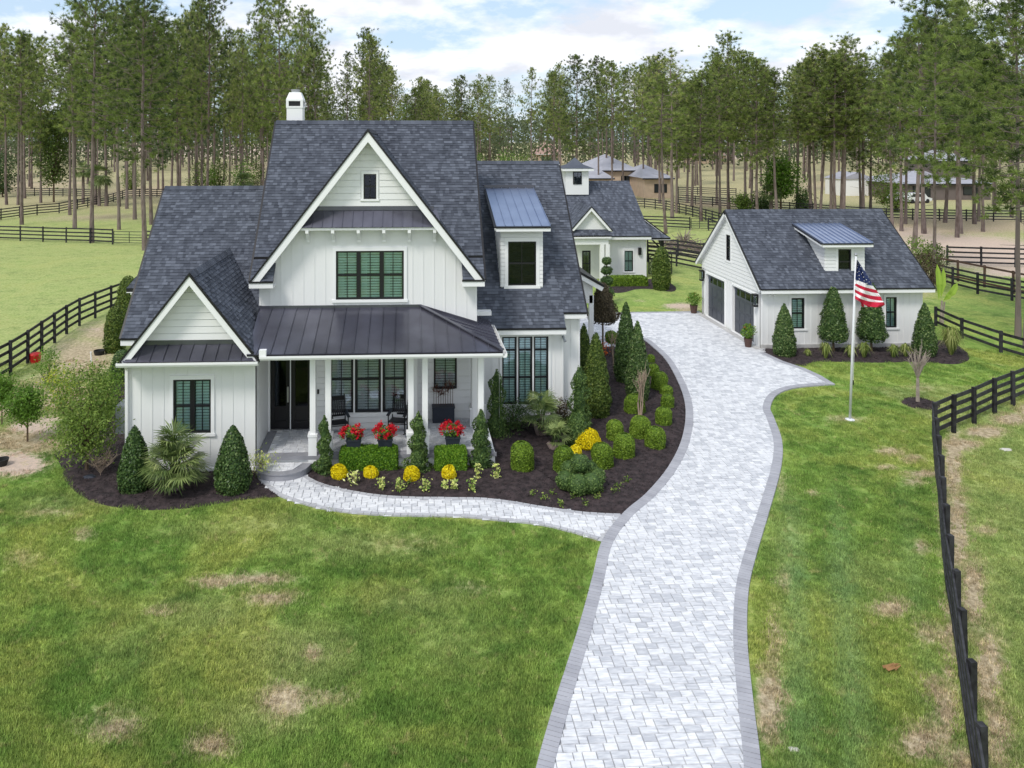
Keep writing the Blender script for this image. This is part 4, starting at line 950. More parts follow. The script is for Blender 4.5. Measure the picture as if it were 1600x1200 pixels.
def flat_mesh(name, poly, z, m, **k):
    from mathutils.geometry import tessellate_polygon
    tris = tessellate_polygon([[Vector((x, y, 0)) for x, y in poly]]); me = bpy.data.meshes.new(name)
    me.from_pydata([(x, y, z) for x, y in poly], [], [tuple(t) for t in tris])
    bm = bmesh.new(); bm.from_mesh(me); bmesh.ops.recalc_face_normals(bm, faces=bm.faces)
    if sum(f.normal.z for f in bm.faces) < 0: bmesh.ops.reverse_faces(bm, faces=bm.faces)
    bm.to_mesh(me); bm.free(); me.materials.append(m); return put(name, me, **k)
drive = flat_mesh('driveway', DRIVE, 0.012, M['joint'], kind='structure')
def soldier(parent, line, side, z=0.05, w=BW, st=0.105, nmax=0, flip=False):
    """border stones along a line (outer edge), laid to `side` of it"""
    P = resample(line, st); rest = MB(); k = 0
    for i in range(len(P)-1):
        a, b = P[i], P[i+1]; t = (b-a).normalized(); n = Vector((-t.y, t.x))*side; g = 0.004
        n0 = n; p = [a+t*g, b-t*g, b-t*g+n0*w, a+t*g+n0*w]
        if side < 0: p = [p[1], p[0], p[3], p[2]]
        zz_ = z+random.uniform(-0.003, 0.003); c = sum(p, Vector((0, 0)))/4; mb = MB() if k < nmax else rest; tv = random.random()
        top = [(q.x+(c.x-q.x)*0.03, q.y+(c.y-q.y)*0.03, zz_) for q in p]; bot = [(q.x, q.y, 0.004) for q in p]
        mb.face(top, 0, tv)
        for j in range(4): q = (j+1) % 4; mb.face([bot[j], bot[q], top[q], top[j]], 0, tv)
        if k < nmax: obj('border_stone', mb, M['border'], parent)
        k += 1
    if rest.f: obj('border_stone_run', rest, M['border'], parent, kind='stuff')
_b0 = M['border']; M['border'] = M['borderdrive']
soldier(drive, L_, -1, nmax=90); soldier(drive, R_, 1, nmax=110)
soldier(drive, far_edge[::-1], -1)
soldier(drive, [(16.75, 42.0), (12.0, 41.95), (6.0, 41.3)], 1); M['border'] = _b0
cand = ashlar(0.5, 22.5, 10.3, 42.2)
cx_ = np.array([(a+b)/2 for a, b, c, d in cand]); cy_ = np.array([(c+d)/2 for a, b, c, d in cand])
ins = inside(cx_, cy_, DRIVE); dl = np.minimum(dist_poly(cx_, cy_, L_, False), dist_poly(cx_, cy_, R_, False)); dl = np.minimum(dl, dist_poly(cx_, cy_, far_edge, False))
keep = ins & (dl > 0.17)
order = sorted([i for i in range(len(cand)) if keep[i]], key=lambda i: cy_[i]); rest = MB()
qx, qy = pix(np.stack([cx_, cy_, np.zeros(len(cx_))], 1))
k = 0
for i in order:
    a, b, c, d = cand[i]; t = pt(); t = min(1, max(0, t + 0.10*noise.noise(Vector((cx_[i]*0.5, cy_[i]*0.5, 0)))))
    vis = qy[i] < 1215
    if k < 298 and vis: m1 = MB(); stone(m1, a, b, c, d, 0.040, t); obj('paver', m1, M['paver'], drive); k += 1
    else: stone(rest, a, b, c, d, 0.040, t)
obj('paver_field', rest, M['paver'], drive, kind='stuff')

# walkway from the drive to the step
wk_lo = [(404, 750), (420, 765), (437.5, 777), (480, 791), (530, 801), (605, 807), (680, 808.5), (730, 810), (780, 815), (840, 821), (892, 833), (941, 847)]
wk_hi = [(474, 742), (500, 756), (542, 767), (592, 775), (642, 778), (705, 779), (755, 780), (800, 785), (840, 792), (905, 801), (945, 804), (973, 805)]
wl_ = [(v.x, v.y) for v in catmull([(*p, 0) for p in gp2(wk_lo)], 6)]; wh_ = [(v.x, v.y) for v in catmull([(*p, 0) for p in gp2(wk_hi)], 6)]
WALK = wl_ + wh_[::-1]
walk = flat_mesh('walkway', WALK, 0.008, M['joint'], kind='structure')
M['border2'] = mat('light_border_paver', (0.50, 0.50, 0.52), 0.8, 0.3, 2, 0.2, 60, tint=0.4, col2=(0.34, 0.34, 0.36))
_b = M['border']; M['border'] = M['border2']
soldier(walk, wl_, 1, 0.045, 0.13, 0.2, nmax=60); soldier(walk, wh_, -1, 0.045, 0.13, 0.2, nmax=60)
M['border'] = _b
cand = ashlar(-5.0, 6.5, 17.2, 22.6)
cx_ = np.array([(a+b)/2 for a, b, c, d in cand]); cy_ = np.array([(c+d)/2 for a, b, c, d in cand])
ins = inside(cx_, cy_, WALK) & (np.minimum(dist_poly(cx_, cy_, wl_, False), dist_poly(cx_, cy_, wh_, False)) > 0.04) & ~inside(cx_, cy_, DRIVE)
rest = MB(); k = 0
for i in np.nonzero(ins)[0]:
    a, b, c, d = cand[i]; m1 = MB() if k < 280 else rest; stone(m1, a, b, c, d, 0.034, max(0, pt()-0.12)); k += 1
    if m1 is not rest: obj('paver', m1, M['paver'], walk)
if rest.f: obj('paver_field', rest, M['paver'], walk, kind='stuff')

# rounded entry step
st_px = [(401, 728), (405, 738), (430, 741.5), (455, 739.5), (475, 733), (487, 722)]
so_ = [(v.x, v.y) for v in catmull([(*p, 0) for p in gp2(st_px, 0.235)], 6)]
stp = [(so_[0][0], 22.44)] + so_ + [(so_[-1][0], 22.44)]
mb = MB(); mb.prism([(x, y, 0.0) for x, y in stp], (0, 0, 0.20)); stepo = root('entry_step', (-4.0, 22.0, 0), 'rounded grey paver step below the front porch', 'step')
obj('step_riser', mb, M['border'], stepo)
line = resample(so_, 0.16)
for i in range(len(line)-1):
    a, b = line[i], line[i+1]; cc = Vector((-3.95, 22.5)); mb = MB(); ia, ib = a.lerp(cc, 0.24), b.lerp(cc, 0.24); oa, ob_ = a.lerp(cc, -0.03), b.lerp(cc, -0.03)
    p = [oa, ob_, ib, ia]
    if area2([(q.x, q.y) for q in p]) < 0: p = p[::-1]
    mb.prism([(q.x, q.y, 0.201) for q in p], (0, 0, 0.035), 0, random.random()*0.6); obj('border_stone', mb, M['border'], stepo)
inn = [(Vector(p).lerp(Vector((-3.95, 22.5)), 0.25)) for p in stp]; innp = [(p.x, min(p.y, 22.43)) for p in inn]
if area2(innp) < 0: innp = innp[::-1]
for a, b, c, d in ashlar(-5, -3, 21.2, 22.6):
    q = polyclip([(a+.004, c+.004), (b-.004, c+.004), (b-.004, d-.004), (a+.004, d-.004)], innp)
    if q: mb = MB(); mb.prism([(x, y, 0.201) for x, y in q], (0, 0, 0.03), 0, max(0, pt()-0.1)); obj('paver', mb, M['paver'], stepo)

# mulch beds -----------------------------------------------------------
bedA = gp2([(85, 711), (96, 730), (102, 752), (129, 777), (165, 790), (220, 797), (275, 796), (330, 790), (385, 781), (437, 776), (420, 764), (404, 749)])
bedA = [(v.x, v.y) for v in catmull([(*p, 0) for p in bedA], 5)] + [(-4.6, 22.5), (-8.5, 22.5), (-8.6, 28), (-9.6, 29)] + gp2([(165, 590), (185, 640), (160, 672), (112, 694)])
bedB = [(x, y) for x, y in wh_[:-1]] + [p for p in L_[::1] if p[1] > wh_[-1][1]][:]
i0 = min(range(len(L_)), key=lambda i: (Vector(L_[i])-Vector(wh_[-1])).length)
bedB = wh_[:-1] + L_[i0:] + [(6.2, 34.0), (6.15, 26.0), (2.3, 25.9), (2.6, 22.4), (-3.3, 22.4)]
bedC = gp2([(1193, 550), (1214, 562), (1239, 570), (1258, 572), (1269, 566.5), (1307, 565.5), (1362, 567), (1417, 566), (1456, 567.5), (1495, 569), (1514, 562), (1510, 550), (1490, 535)])
bedC = [(v.x, v.y) for v in catmull([(*p, 0) for p in bedC], 5)] + [(25.6, 36.2), (24.7, 34.5), (16.8, 34.5)]
bedD = [(v.x, v.y) for v in catmull([(*p, 0) for p in gp2([(1408, 628), (1420, 621), (1440, 622), (1464, 630), (1468, 638), (1450, 641), (1424, 637)])], 4, True)]
bedE = [(v.x, v.y) for v in catmull([(*p, 0) for p in gp2([(950, 447), (958, 457), (975, 457), (995, 452), (1020, 452), (1050, 456), (1056, 449), (1040, 440), (1010, 436), (950, 438)])], 4, True)]
BEDS = [bedA, bedB, bedC, bedD, bedE]
def bed(poly, step, seed, h=0.05):
    xs = [p[0] for p in poly]; ys = [p[1] for p in poly]
    gx = np.arange(min(xs), max(xs)+step, step); gy = np.arange(min(ys), max(ys)+step, step); X, Y = np.meshgrid(gx, gy)
    X = X + rng.uniform(-.3, .3, X.shape)*step; Y = Y + rng.uniform(-.3, .3, Y.shape)*step
    I = inside(X, Y, poly); D = np.where(I, dist_poly(X, Y, poly), 0)
    # pull outside vertices onto the outline
    verts = []; Z = np.where(I, 0.012+np.minimum(D, 0.25)/0.25*h + rng.normal(0, 0.008, X.shape), 0)
    from mathutils.geometry import delaunay_2d_cdt
    P = [Vector((x, y)) for x, y, i, d in zip(X.ravel(), Y.ravel(), I.ravel(), D.ravel()) if i and d > step*0.35]
    n0 = len(poly); co = [Vector(p) for p in poly] + P
    v, e, f, _, _, _ = delaunay_2d_cdt(co, [(i, (i+1) % n0) for i in range(n0)], [], 1, 1e-4)
    va = np.array([(a.x, a.y) for a in v]); dd = dist_poly(va[:, 0], va[:, 1], poly)
    zz_ = 0.006 + np.minimum(dd, 0.25)/0.25*h + rng.normal(0, 0.010, len(va))*(dd > 0.02)
    me = bpy.data.meshes.new('mulch_bed'); me.from_pydata([(a, b, c) for (a, b), c in zip(va, zz_)], [], [tuple(x) for x in f]); me.materials.append(M['mulch'])
    o = put('mulch_bed', me, kind='structure')
    # loose chips of bark
    n = int(abs(area2(poly))*min(420, 420*(20/max(20, np.mean(ys)))**2)); px_ = rng.uniform(min(xs), max(xs), n*2); py_ = rng.uniform(min(ys), max(ys), n*2)
    k = inside(px_, py_, poly); px_, py_ = px_[k], py_[k]; dd = dist_poly(px_, py_, poly); Pz = 0.016+np.minimum(dd, .25)/.25*h+rng.uniform(0, .02, len(px_))
    P3 = np.stack([px_, py_, Pz], 1); N = np.tile([0, 0, 1.0], (len(P3), 1)); V = leaf_quads(P3, N, 0.06, 0.4, 0.5)
    me = fast_mesh('mulch_chips', V, 4, M['mulch'], rng.random(len(P3))**2)
    put('mulch_chips', me, o, kind='stuff')
    return o
for i, b in enumerate(BEDS): bed(b, (0.16, 0.16, 0.3, 0.2, 0.5)[i], i)

# ground colour zones, surveyed off the photograph --------------------
# (px, py, rx, ry, dirt, yellow, sand, pinkish)
patches = [ # kind: 'd' straw/dirt, 'y' yellow grass, 's' sand, 'g' lush green
 ('d', 400, 905, 55, 8, .8), ('d', 425, 935, 40, 10, .7), ('d', 445, 1095, 30, 22, .9), ('d', 340, 910, 34, 7, .8), ('d', 180, 1140, 34, 14, .75), ('d', 175, 1130, 60, 28, .4), ('d', 330, 1165, 32, 16, .8), ('d', 490, 1020, 12, 14, .7), ('d', 130, 835, 14, 10, .6), ('d', 40, 875, 30, 16, .4),
 ('d', 250, 955, 24, 8, .5), ('d', 505, 1090, 40, 14, .55), ('d', 740, 920, 40, 12, .35), ('d', 640, 850, 60, 12, .3), ('y', 470, 1020, 80, 40, .8), ('y', 420, 1120, 70, 30, .8), ('y', 330, 960, 80, 24, .6), ('y', 560, 850, 110, 20, .55), ('y', 420, 820, 70, 14, .5), ('y', 700, 1000, 60, 60, .35), ('y', 650, 940, 90, 20, .45), ('y', 200, 1010, 60, 40, .3), ('y', 330, 830, 70, 14, .4), ('y', 90, 790, 60, 16, .4), ('d', 80, 800, 40, 6, .5),
 ('g', 560, 880, 60, 22, .8), ('g', 210, 850, 70, 26, .7), ('g', 560, 1000, 50, 50, .6), ('g', 90, 1100, 70, 60, .5), ('g', 730, 1080, 90, 60, .6), ('g', 780, 870, 80, 20, .5),
 ('d', 1390, 705, 22, 7, .8), ('d', 1425, 716, 24, 10, .6), ('d', 1385, 730, 22, 5, .7), ('d', 1450, 740, 45, 6, .8), ('d', 1430, 752, 24, 10, .6), ('d', 1320, 655, 40, 7, .5), ('d', 1270, 770, 10, 8, .5), ('d', 1440, 855, 14, 14, .7), ('d', 1390, 950, 36, 16, .8), ('d', 1450, 990, 30, 22, .6), ('d', 1205, 1100, 24, 70, .95), ('d', 1210, 1000, 10, 60, .7), ('d', 1225, 910, 14, 30, .5), ('d', 1222, 760, 10, 30, .5), ('d', 1215, 700, 8, 30, .5), ('d', 1440, 1160, 42, 30, .95), ('d', 1455, 1075, 12, 25, .9), ('d', 1480, 1120, 24, 60, .8), ('d', 1475, 800, 10, 100, .6), ('d', 1485, 1000, 12, 120, .8), ('d', 1505, 1195, 30, 30, .9), ('y', 1370, 900, 60, 40, .4), ('y', 1230, 840, 30, 40, .5),
 ('g', 1300, 800, 60, 60, .5), ('g', 1400, 660, 50, 30, .4), ('g', 1475, 1115, 20, 22, 1.0), ('g', 1340, 1050, 60, 80, .5), ('g', 1250, 690, 40, 30, .5),
 ('d', 1490, 725, 14, 60, 1), ('d', 1497, 830, 16, 70, 1), ('d', 1520, 930, 20, 60, 1), ('d', 1545, 1050, 24, 70, 1), ('d', 1560, 1150, 24, 60, .9), ('d', 1500, 695, 34, 10, 1), ('d', 1540, 675, 34, 10, 1), ('d', 1580, 655, 30, 10, 1), ('d', 1610, 640, 24, 10, 1), ('y', 1560, 800, 60, 60, .6), ('d', 1540, 830, 20, 10, .6), ('g', 1585, 1180, 24, 26, 1.0), ('y', 1580, 1000, 40, 80, .5),
 ('s', 20, 725, 62, 22, 1), ('s', 55, 668, 55, 12, .9), ('d', 30, 690, 90, 24, .8), ('s', 75, 655, 30, 8, .7), ('d', 70, 620, 90, 26, .9), ('d', 130, 560, 60, 40, .8), ('d', 160, 520, 50, 20, .7), ('s', 55, 635, 40, 5, .5), ('d', 10, 640, 40, 20, .7), ('d', 140, 700, 40, 22, .5), ('g', 95, 715, 24, 10, .5), ('y', 70, 700, 30, 8, .6), ('d', 100, 590, 60, 12, .7), ('s', 150, 515, 20, 4, .5),
 ('d', 1440, 605, 30, 10, .4), ('y', 1500, 430, 70, 40, .4), ('d', 1440, 430, 30, 40, .7),
 ('s', 1500, 385, 140, 22, 1), ('s', 1560, 400, 120, 26, 1), ('d', 1480, 352, 190, 16, 1), ('s', 1420, 365, 60, 14, .8), ('s', 1590, 425, 80, 10, .9), ('s', 1540, 360, 90, 8, .5), ('y', 1540, 368, 30, 4, .5),
 ('s', 1060, 478, 32, 7, .75), ('d', 1075, 482, 24, 8, .7), ('d', 1080, 398, 60, 5, .6), ('d', 1000, 470, 16, 3, .4), ('d', 965, 468, 14, 3, .3),
 ('d', 1140, 322, 90, 6, 1), ('d', 1000, 318, 60, 6, .4), ('d', 150, 338, 120, 5, .7), ('d', 250, 300, 150, 14, .8), ('d', 60, 290, 90, 16, .8), ('d', 200, 285, 150, 10, .6), ('s', 340, 235, 220, 16, .8), ('s', 60, 232, 160, 12, .7), ('d', 420, 260, 200, 14, .7), ('d', 860, 250, 120, 12, .7), ('d', 1300, 290, 160, 12, .7), ('s', 1340, 292, 30, 14, .9), ('s', 1130, 245, 90, 6, .8),
]
def py_big(y, x): return y > 780 and x < 800
def zones(X, Y, XYZ=None):
    P = np.stack([X, Y, np.zeros_like(X)], 1); px, py = pix(P); front = (X*sin(YAW)+Y*cos(YAW)) > 3
    D = np.zeros_like(X); Yl = np.zeros_like(X); S = np.zeros_like(X); Gn = np.zeros_like(X)
    for kd, cx, cy, rx, ry, a in patches:
        if py_big(cy, cx) and kd in 'dy': rx, ry = (rx*1.35, ry*1.35) if kd == 'd' else (rx*1.1, ry*1.2)
        w = a*np.exp(-(((px-cx)/rx)**2+((py-cy)/ry)**2)*1.0)*front
        if kd == 'd': D = np.maximum(D, w)
        elif kd == 'y': Yl = np.maximum(Yl, w)
        elif kd == 's': S = np.maximum(S, w)
        else: Gn = np.maximum(Gn, w)
    # paddocks beyond the fences are paler; far country paler still
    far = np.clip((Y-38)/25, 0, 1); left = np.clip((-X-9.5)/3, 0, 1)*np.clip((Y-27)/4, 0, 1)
    rightp = np.zeros_like(X); rx_ = 9.5+0.30*(Y-11)  # right paddock beyond the near fence
    fx_, fy_ = zip(*F13W); fl = np.interp(Y, fy_[::-1], fx_[::-1]); rightp = ((X > fl) & (Y < 29)).astype(float)*0.5
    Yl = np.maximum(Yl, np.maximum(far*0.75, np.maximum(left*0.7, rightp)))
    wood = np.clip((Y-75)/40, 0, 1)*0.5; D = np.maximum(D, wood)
    # mowing stripes on the right lawn
    stripe = np.zeros_like(X)
    for c, k_ in ((6.4, .5), (7.3, .55), (8.7, .62)): stripe = np.maximum(stripe, np.exp(-((X-c-k_*(Y-11.7))/0.30)**2)*np.clip((22-Y)/5, 0, 1)*np.clip((Y-8)/5, 0, 1)*(.5 if c > 8 else 1))
    return D, Yl, S, Gn, stripe
F13 = [(1640, 613), (1611, 622), (1583, 634), (1554, 646.5), (1522, 662.5), (1490, 676), (1461, 690), (1463.5, 718), (1466, 749), (1471, 785), (1474, 824), (1478, 873), (1484, 928), (1495, 991), (1505, 1061), (1518, 1154), (1536, 1269), (1558, 1410)]
F13W = gp2(F13)[5:]
def axis(lo, hi, d, L0, L1):
    a = list(np.arange(lo, hi+d, d)); x, s = lo, d
    while x > L0: s *= 1.13; x -= s; a.insert(0, x)
    x, s = hi+d, d
    while x < L1: s *= 1.13; x += s; a.append(x)
    return np.array(a)
ax = axis(-22, 34, 0.22, -1500, 1500); ay = axis(9, 46, 0.22, -60, 2400)
X, Y = np.meshgrid(ax, ay); nx, ny = len(ax), len(ay); xf, yf = X.ravel(), Y.ravel()
D_, Y_, S_, G_, T_ = zones(xf, yf)
me = bpy.data.meshes.new('ground'); V = np.stack([xf, yf, np.zeros_like(xf)], 1)
idx = np.arange(nx*ny).reshape(ny, nx); q = np.stack([idx[:-1, :-1], idx[:-1, 1:], idx[1:, 1:], idx[1:, :-1]], -1).reshape(-1, 4)
me.vertices.add(len(V)); me.vertices.foreach_set('co', V.astype(np.float32).ravel()); me.loops.add(q.size); me.loops.foreach_set('vertex_index', q.astype(np.int32).ravel())
me.polygons.add(len(q)); me.polygons.foreach_set('loop_start', np.arange(0, q.size, 4, dtype=np.int32)); me.polygons.foreach_set('loop_total', np.full(len(q), 4, dtype=np.int32))
for nme, arr in (('dirt', D_), ('yellow', Y_), ('sand', S_), ('lush', G_), ('stripe', T_)):
    a = me.attributes.new(nme, 'FLOAT', 'POINT'); a.data.foreach_set('value', arr.astype(np.float32))
me.update(calc_edges=True)

def grass_nodes(t, attr_type, blades=False):
    """returns (colour socket, bump height socket)"""
    L = t.links.new; geo = nd(t, 'ShaderNodeNewGeometry')
    sx = nd(t, 'ShaderNodeSeparateXYZ'); L(geo.outputs['Position'], sx.inputs[0]); xy = nd(t, 'ShaderNodeCombineXYZ'); L(sx.outputs[0], xy.inputs[0]); L(sx.outputs[1], xy.inputs[1])
    def nz(scale, det=4, rough=0.55, dist=0.0):
        n = nd(t, 'ShaderNodeTexNoise'); n.inputs['Scale'].default_value = scale; n.inputs['Detail'].default_value = det; n.inputs['Roughness'].default_value = rough; n.inputs['Distortion'].default_value = dist; L(xy.outputs[0], n.inputs['Vector']); return n.outputs['Fac']
    def at(n):
        a = nd(t, 'ShaderNodeAttribute', attribute_name=n); a.attribute_type = attr_type; return a.outputs['Fac']
    def mth(op, a, b=None, c=None):
        m = nd(t, 'ShaderNodeMath', operation=op)
        for i, v in enumerate((a, b, c)):
            if v is None: continue
            if isinstance(v, (int, float)): m.inputs[i].default_value = v
            else: L(v, m.inputs[i])
        return m.outputs[0]
    def mrange(v, a, b, c=0, d=1):
        m = nd(t, 'ShaderNodeMapRange'); L(v, m.inputs['Value']); m.inputs['From Min'].default_value = a; m.inputs['From Max'].default_value = b; m.inputs['To Min'].default_value = c; m.inputs['To Max'].default_value = d; return m.outputs['Result']
    def mix(f, a, b):
        m = nd(t, 'ShaderNodeMix', data_type='RGBA')
        for s, v in (('Factor', f), ('A', a), ('B', b)):
            if isinstance(v, tuple): m.inputs[s].default_value = (*v, 1)
            elif isinstance(v, (int, float)): m.inputs[s].default_value = v
            else: L(v, m.inputs[s])
        return m.outputs['Result']
    big = nz(0.33, 5, 0.6, 0.6); midn = nz(1.5, 5, 0.65, 0.4); fine = nz(7.0, 6, 0.72); tiny = nz(34.0, 4, 0.8)
    base = mix(mrange(big, 0.38, 0.62), (0.105, 0.190, 0.038), (0.185, 0.300, 0.060))
    base = mix(mrange(midn, 0.40, 0.64, 0, 0.8), base, (0.30, 0.40, 0.095))
    base = mix(mrange(nz(0.21, 4, 0.6, 1.2), 0.48, 0.64, 0, 0.8), base, mix(mrange(fine, .35, .65), (0.26, 0.32, 0.07), (0.42, 0.43, 0.12)))
    lush = mth('MULTIPLY', at('lush'), 0.75); base = mix(lush, base, (0.095, 0.20, 0.033))
    yl = mth('MULTIPLY', at('yellow'), mrange(mth('ADD', midn, fine), 0.75, 1.1, 0.5, 1.1)); base = mix(yl, base, (0.38, 0.41, 0.165))
    base = mix(mth('MULTIPLY', at('stripe'), 0.5), base, (0.24, 0.36, 0.16))
    # worn straw and bare patches with ragged edges
    dn = mth('ADD', mth('ADD', mth('MULTIPLY', midn, 0.5), mth('MULTIPLY', fine, 0.9)), mth('MULTIPLY', mth('SUBTRACT', tiny, 0.5), 0.6))
    dt = mrange(mth('ADD', mth('MULTIPLY', at('dirt'), 1.1), dn), 0.92, 1.40, 0, 0.85)
    straw = mix(mrange(fine, 0.35, 0.65), (0.36, 0.26, 0.18), (0.55, 0.44, 0.32)); base = mix(dt, base, straw)
    sn = mrange(mth('ADD', mth('MULTIPLY', at('sand'), 0.85), dn), 1.0, 1.25, 0, 1); base = mix(sn, base, mix(mrange(fine, .3, .7), (0.62, 0.50, 0.41), (0.50, 0.38, 0.30)))
    # random straw flecks
    fl = mrange(nz(2.6, 6, 0.75, 1.0), 0.57, 0.68, 0, 0.6); base = mix(fl, base, (0.44, 0.38, 0.18))
    hsv = nd(t, 'ShaderNodeHueSaturation'); L(base, hsv.inputs['Color']); L(mrange(mth('ADD', mth('MULTIPLY', fine, 0.65), mth('MULTIPLY', tiny, 0.5)), 0.38, 0.76, 0.58, 1.5), hsv.inputs['Value'])
    return hsv.outputs[0], mth('ADD', fine, tiny), mth
m, t = new_mat('ground_cover'); b = bsdf_out(t); colr, hgt, _ = grass_nodes(t, 'GEOMETRY'); t.links.new(colr, b.inputs['Base Color']); b.inputs['Roughness'].default_value = 0.95; b.inputs['Specular IOR Level'].default_value = 0.1
bp = nd(t, 'ShaderNodeBump'); bp.inputs['Strength'].default_value = 0.7; bp.inputs['Distance'].default_value = 0.04; t.links.new(hgt, bp.inputs['Height']); t.links.new(bp.outputs[0], b.inputs['Normal'])
me.materials.append(m); put('ground', me, kind='structure')

# grass: tufts instanced over the lawns ---------------------------------
m, t = new_mat('grass_blades'); colr, hgt, mth = grass_nodes(t, 'INSTANCER')
at = nd(t, 'ShaderNodeAttribute', attribute_name='tint'); hs_ = nd(t, 'ShaderNodeHueSaturation'); t.links.new(colr, hs_.inputs['Color'])
mr = nd(t, 'ShaderNodeMapRange'); t.links.new(at.outputs['Fac'], mr.inputs['Value']); mr.inputs['To Min'].default_value = 0.8; mr.inputs['To Max'].default_value = 1.75; t.links.new(mr.outputs['Result'], hs_.inputs['Value'])
b = nd(t, 'ShaderNodeBsdfPrincipled'); t.links.new(hs_.outputs[0], b.inputs['Base Color']); b.inputs['Roughness'].default_value = 0.6; b.inputs['Specular IOR Level'].default_value = 0.2
tr = nd(t, 'ShaderNodeBsdfTranslucent'); t.links.new(hs_.outputs[0], tr.inputs[0]); ms = nd(t, 'ShaderNodeMixShader'); ms.inputs[0].default_value = 0.35; t.links.new(b.outputs[0], ms.inputs[1]); t.links.new(tr.outputs[0], ms.inputs[2]); o = nd(t, 'ShaderNodeOutputMaterial'); t.links.new(ms.outputs[0], o.inputs[0])
gm_ = m
nb = 60; a0 = rng.uniform(0, 2*pi, nb); rr = 0.13*np.sqrt(rng.random(nb)); base_ = np.stack([rr*np.cos(a0), rr*np.sin(a0), np.zeros(nb)], 1)
ln = rng.uniform(.025, .055, nb); la = rng.uniform(0, 2*pi, nb); lean = rng.uniform(.2, 1.0, nb); tip = base_ + np.stack([np.cos(la)*lean*ln, np.sin(la)*lean*ln, ln], 1)
wv = np.stack([-np.sin(la), np.cos(la), np.zeros(nb)], 1)*rng.uniform(.004, .007, nb)[:, None]
V = np.stack([base_-wv, base_+wv, tip], 1).reshape(-1, 3)
tuft_me = fast_mesh('grass_tuft', V, 3, gm_, rng.random(nb)); tuft = bpy.data.objects.new('grass_tuft', tuft_me)
NP = 60000
yy = 10.8 + (34-10.8)*rng.random(NP)**1.35; xx = rng.uniform(-1, 1, NP)*(yy*0.86) + yy*0.10
k = np.ones(NP, bool)
for P_ in [DRIVE, WALK, bedA, bedB, bedC, bedD, [(-9, 22.5), (6.2, 22.5), (6.2, 34), (-9, 34)]]: k &= ~inside(xx, yy, P_)
d0 = np.minimum(dist_poly(xx, yy, DRIVE), dist_poly(xx, yy, WALK)); k &= d0 > 0.13
Dz, Yz, Sz, Gz_, Tz = zones(xx, yy); k &= (rng.random(NP) > np.maximum(Dz*1.0, Sz*1.2))
xx, yy, Dz, Yz, Sz, Gz_, Tz = [a[k] for a in (xx, yy, Dz, Yz, Sz, Gz_, Tz)]
pm = bpy.data.meshes.new('grass'); pm.vertices.add(len(xx)); pm.vertices.foreach_set('co', np.stack([xx, yy, np.zeros_like(xx)], 1).astype(np.float32).ravel())
for nme, arr in (('dirt', Dz), ('yellow', Yz), ('sand', Sz), ('lush', Gz_), ('stripe', Tz), ('spin', rng.uniform(0, 2*pi, len(xx))), ('size', .5+1.25*rng.random(len(xx))**1.6)):
    a = pm.attributes.new(nme, 'FLOAT', 'POINT'); a.data.foreach_set('value', arr.astype(np.float32))
go = put('grass', pm, kind='stuff', label='mown green lawn grass on both sides of the driveway', cat='grass')
ng = bpy.data.node_groups.new('scatter_grass', 'GeometryNodeTree'); ng.interface.new_socket('Geometry', in_out='INPUT', socket_type='NodeSocketGeometry'); ng.interface.new_socket('Geometry', in_out='OUTPUT', socket_type='NodeSocketGeometry')
gi = ng.nodes.new('NodeGroupInput'); gout = ng.nodes.new('NodeGroupOutput'); ip = ng.nodes.new('GeometryNodeInstanceOnPoints'); oi = ng.nodes.new('GeometryNodeObjectInfo'); oi.inputs['Object'].default_value = tuft
na = ng.nodes.new('GeometryNodeInputNamedAttribute'); na.data_type = 'FLOAT'; na.inputs['Name'].default_value = 'spin'; cx3 = ng.nodes.new('ShaderNodeCombineXYZ'); ng.links.new(na.outputs['Attribute'], cx3.inputs[2])
na2 = ng.nodes.new('GeometryNodeInputNamedAttribute'); na2.data_type = 'FLOAT'; na2.inputs['Name'].default_value = 'size'
ng.links.new(gi.outputs[0], ip.inputs['Points']); ng.links.new(oi.outputs['Geometry'], ip.inputs['Instance']); ng.links.new(cx3.outputs[0], ip.inputs['Rotation']); ng.links.new(na2.outputs['Attribute'], ip.inputs['Scale']); ng.links.new(ip.outputs[0], gout.inputs[0])
md = go.modifiers.new('scatter', 'NODES'); md.node_group = ng

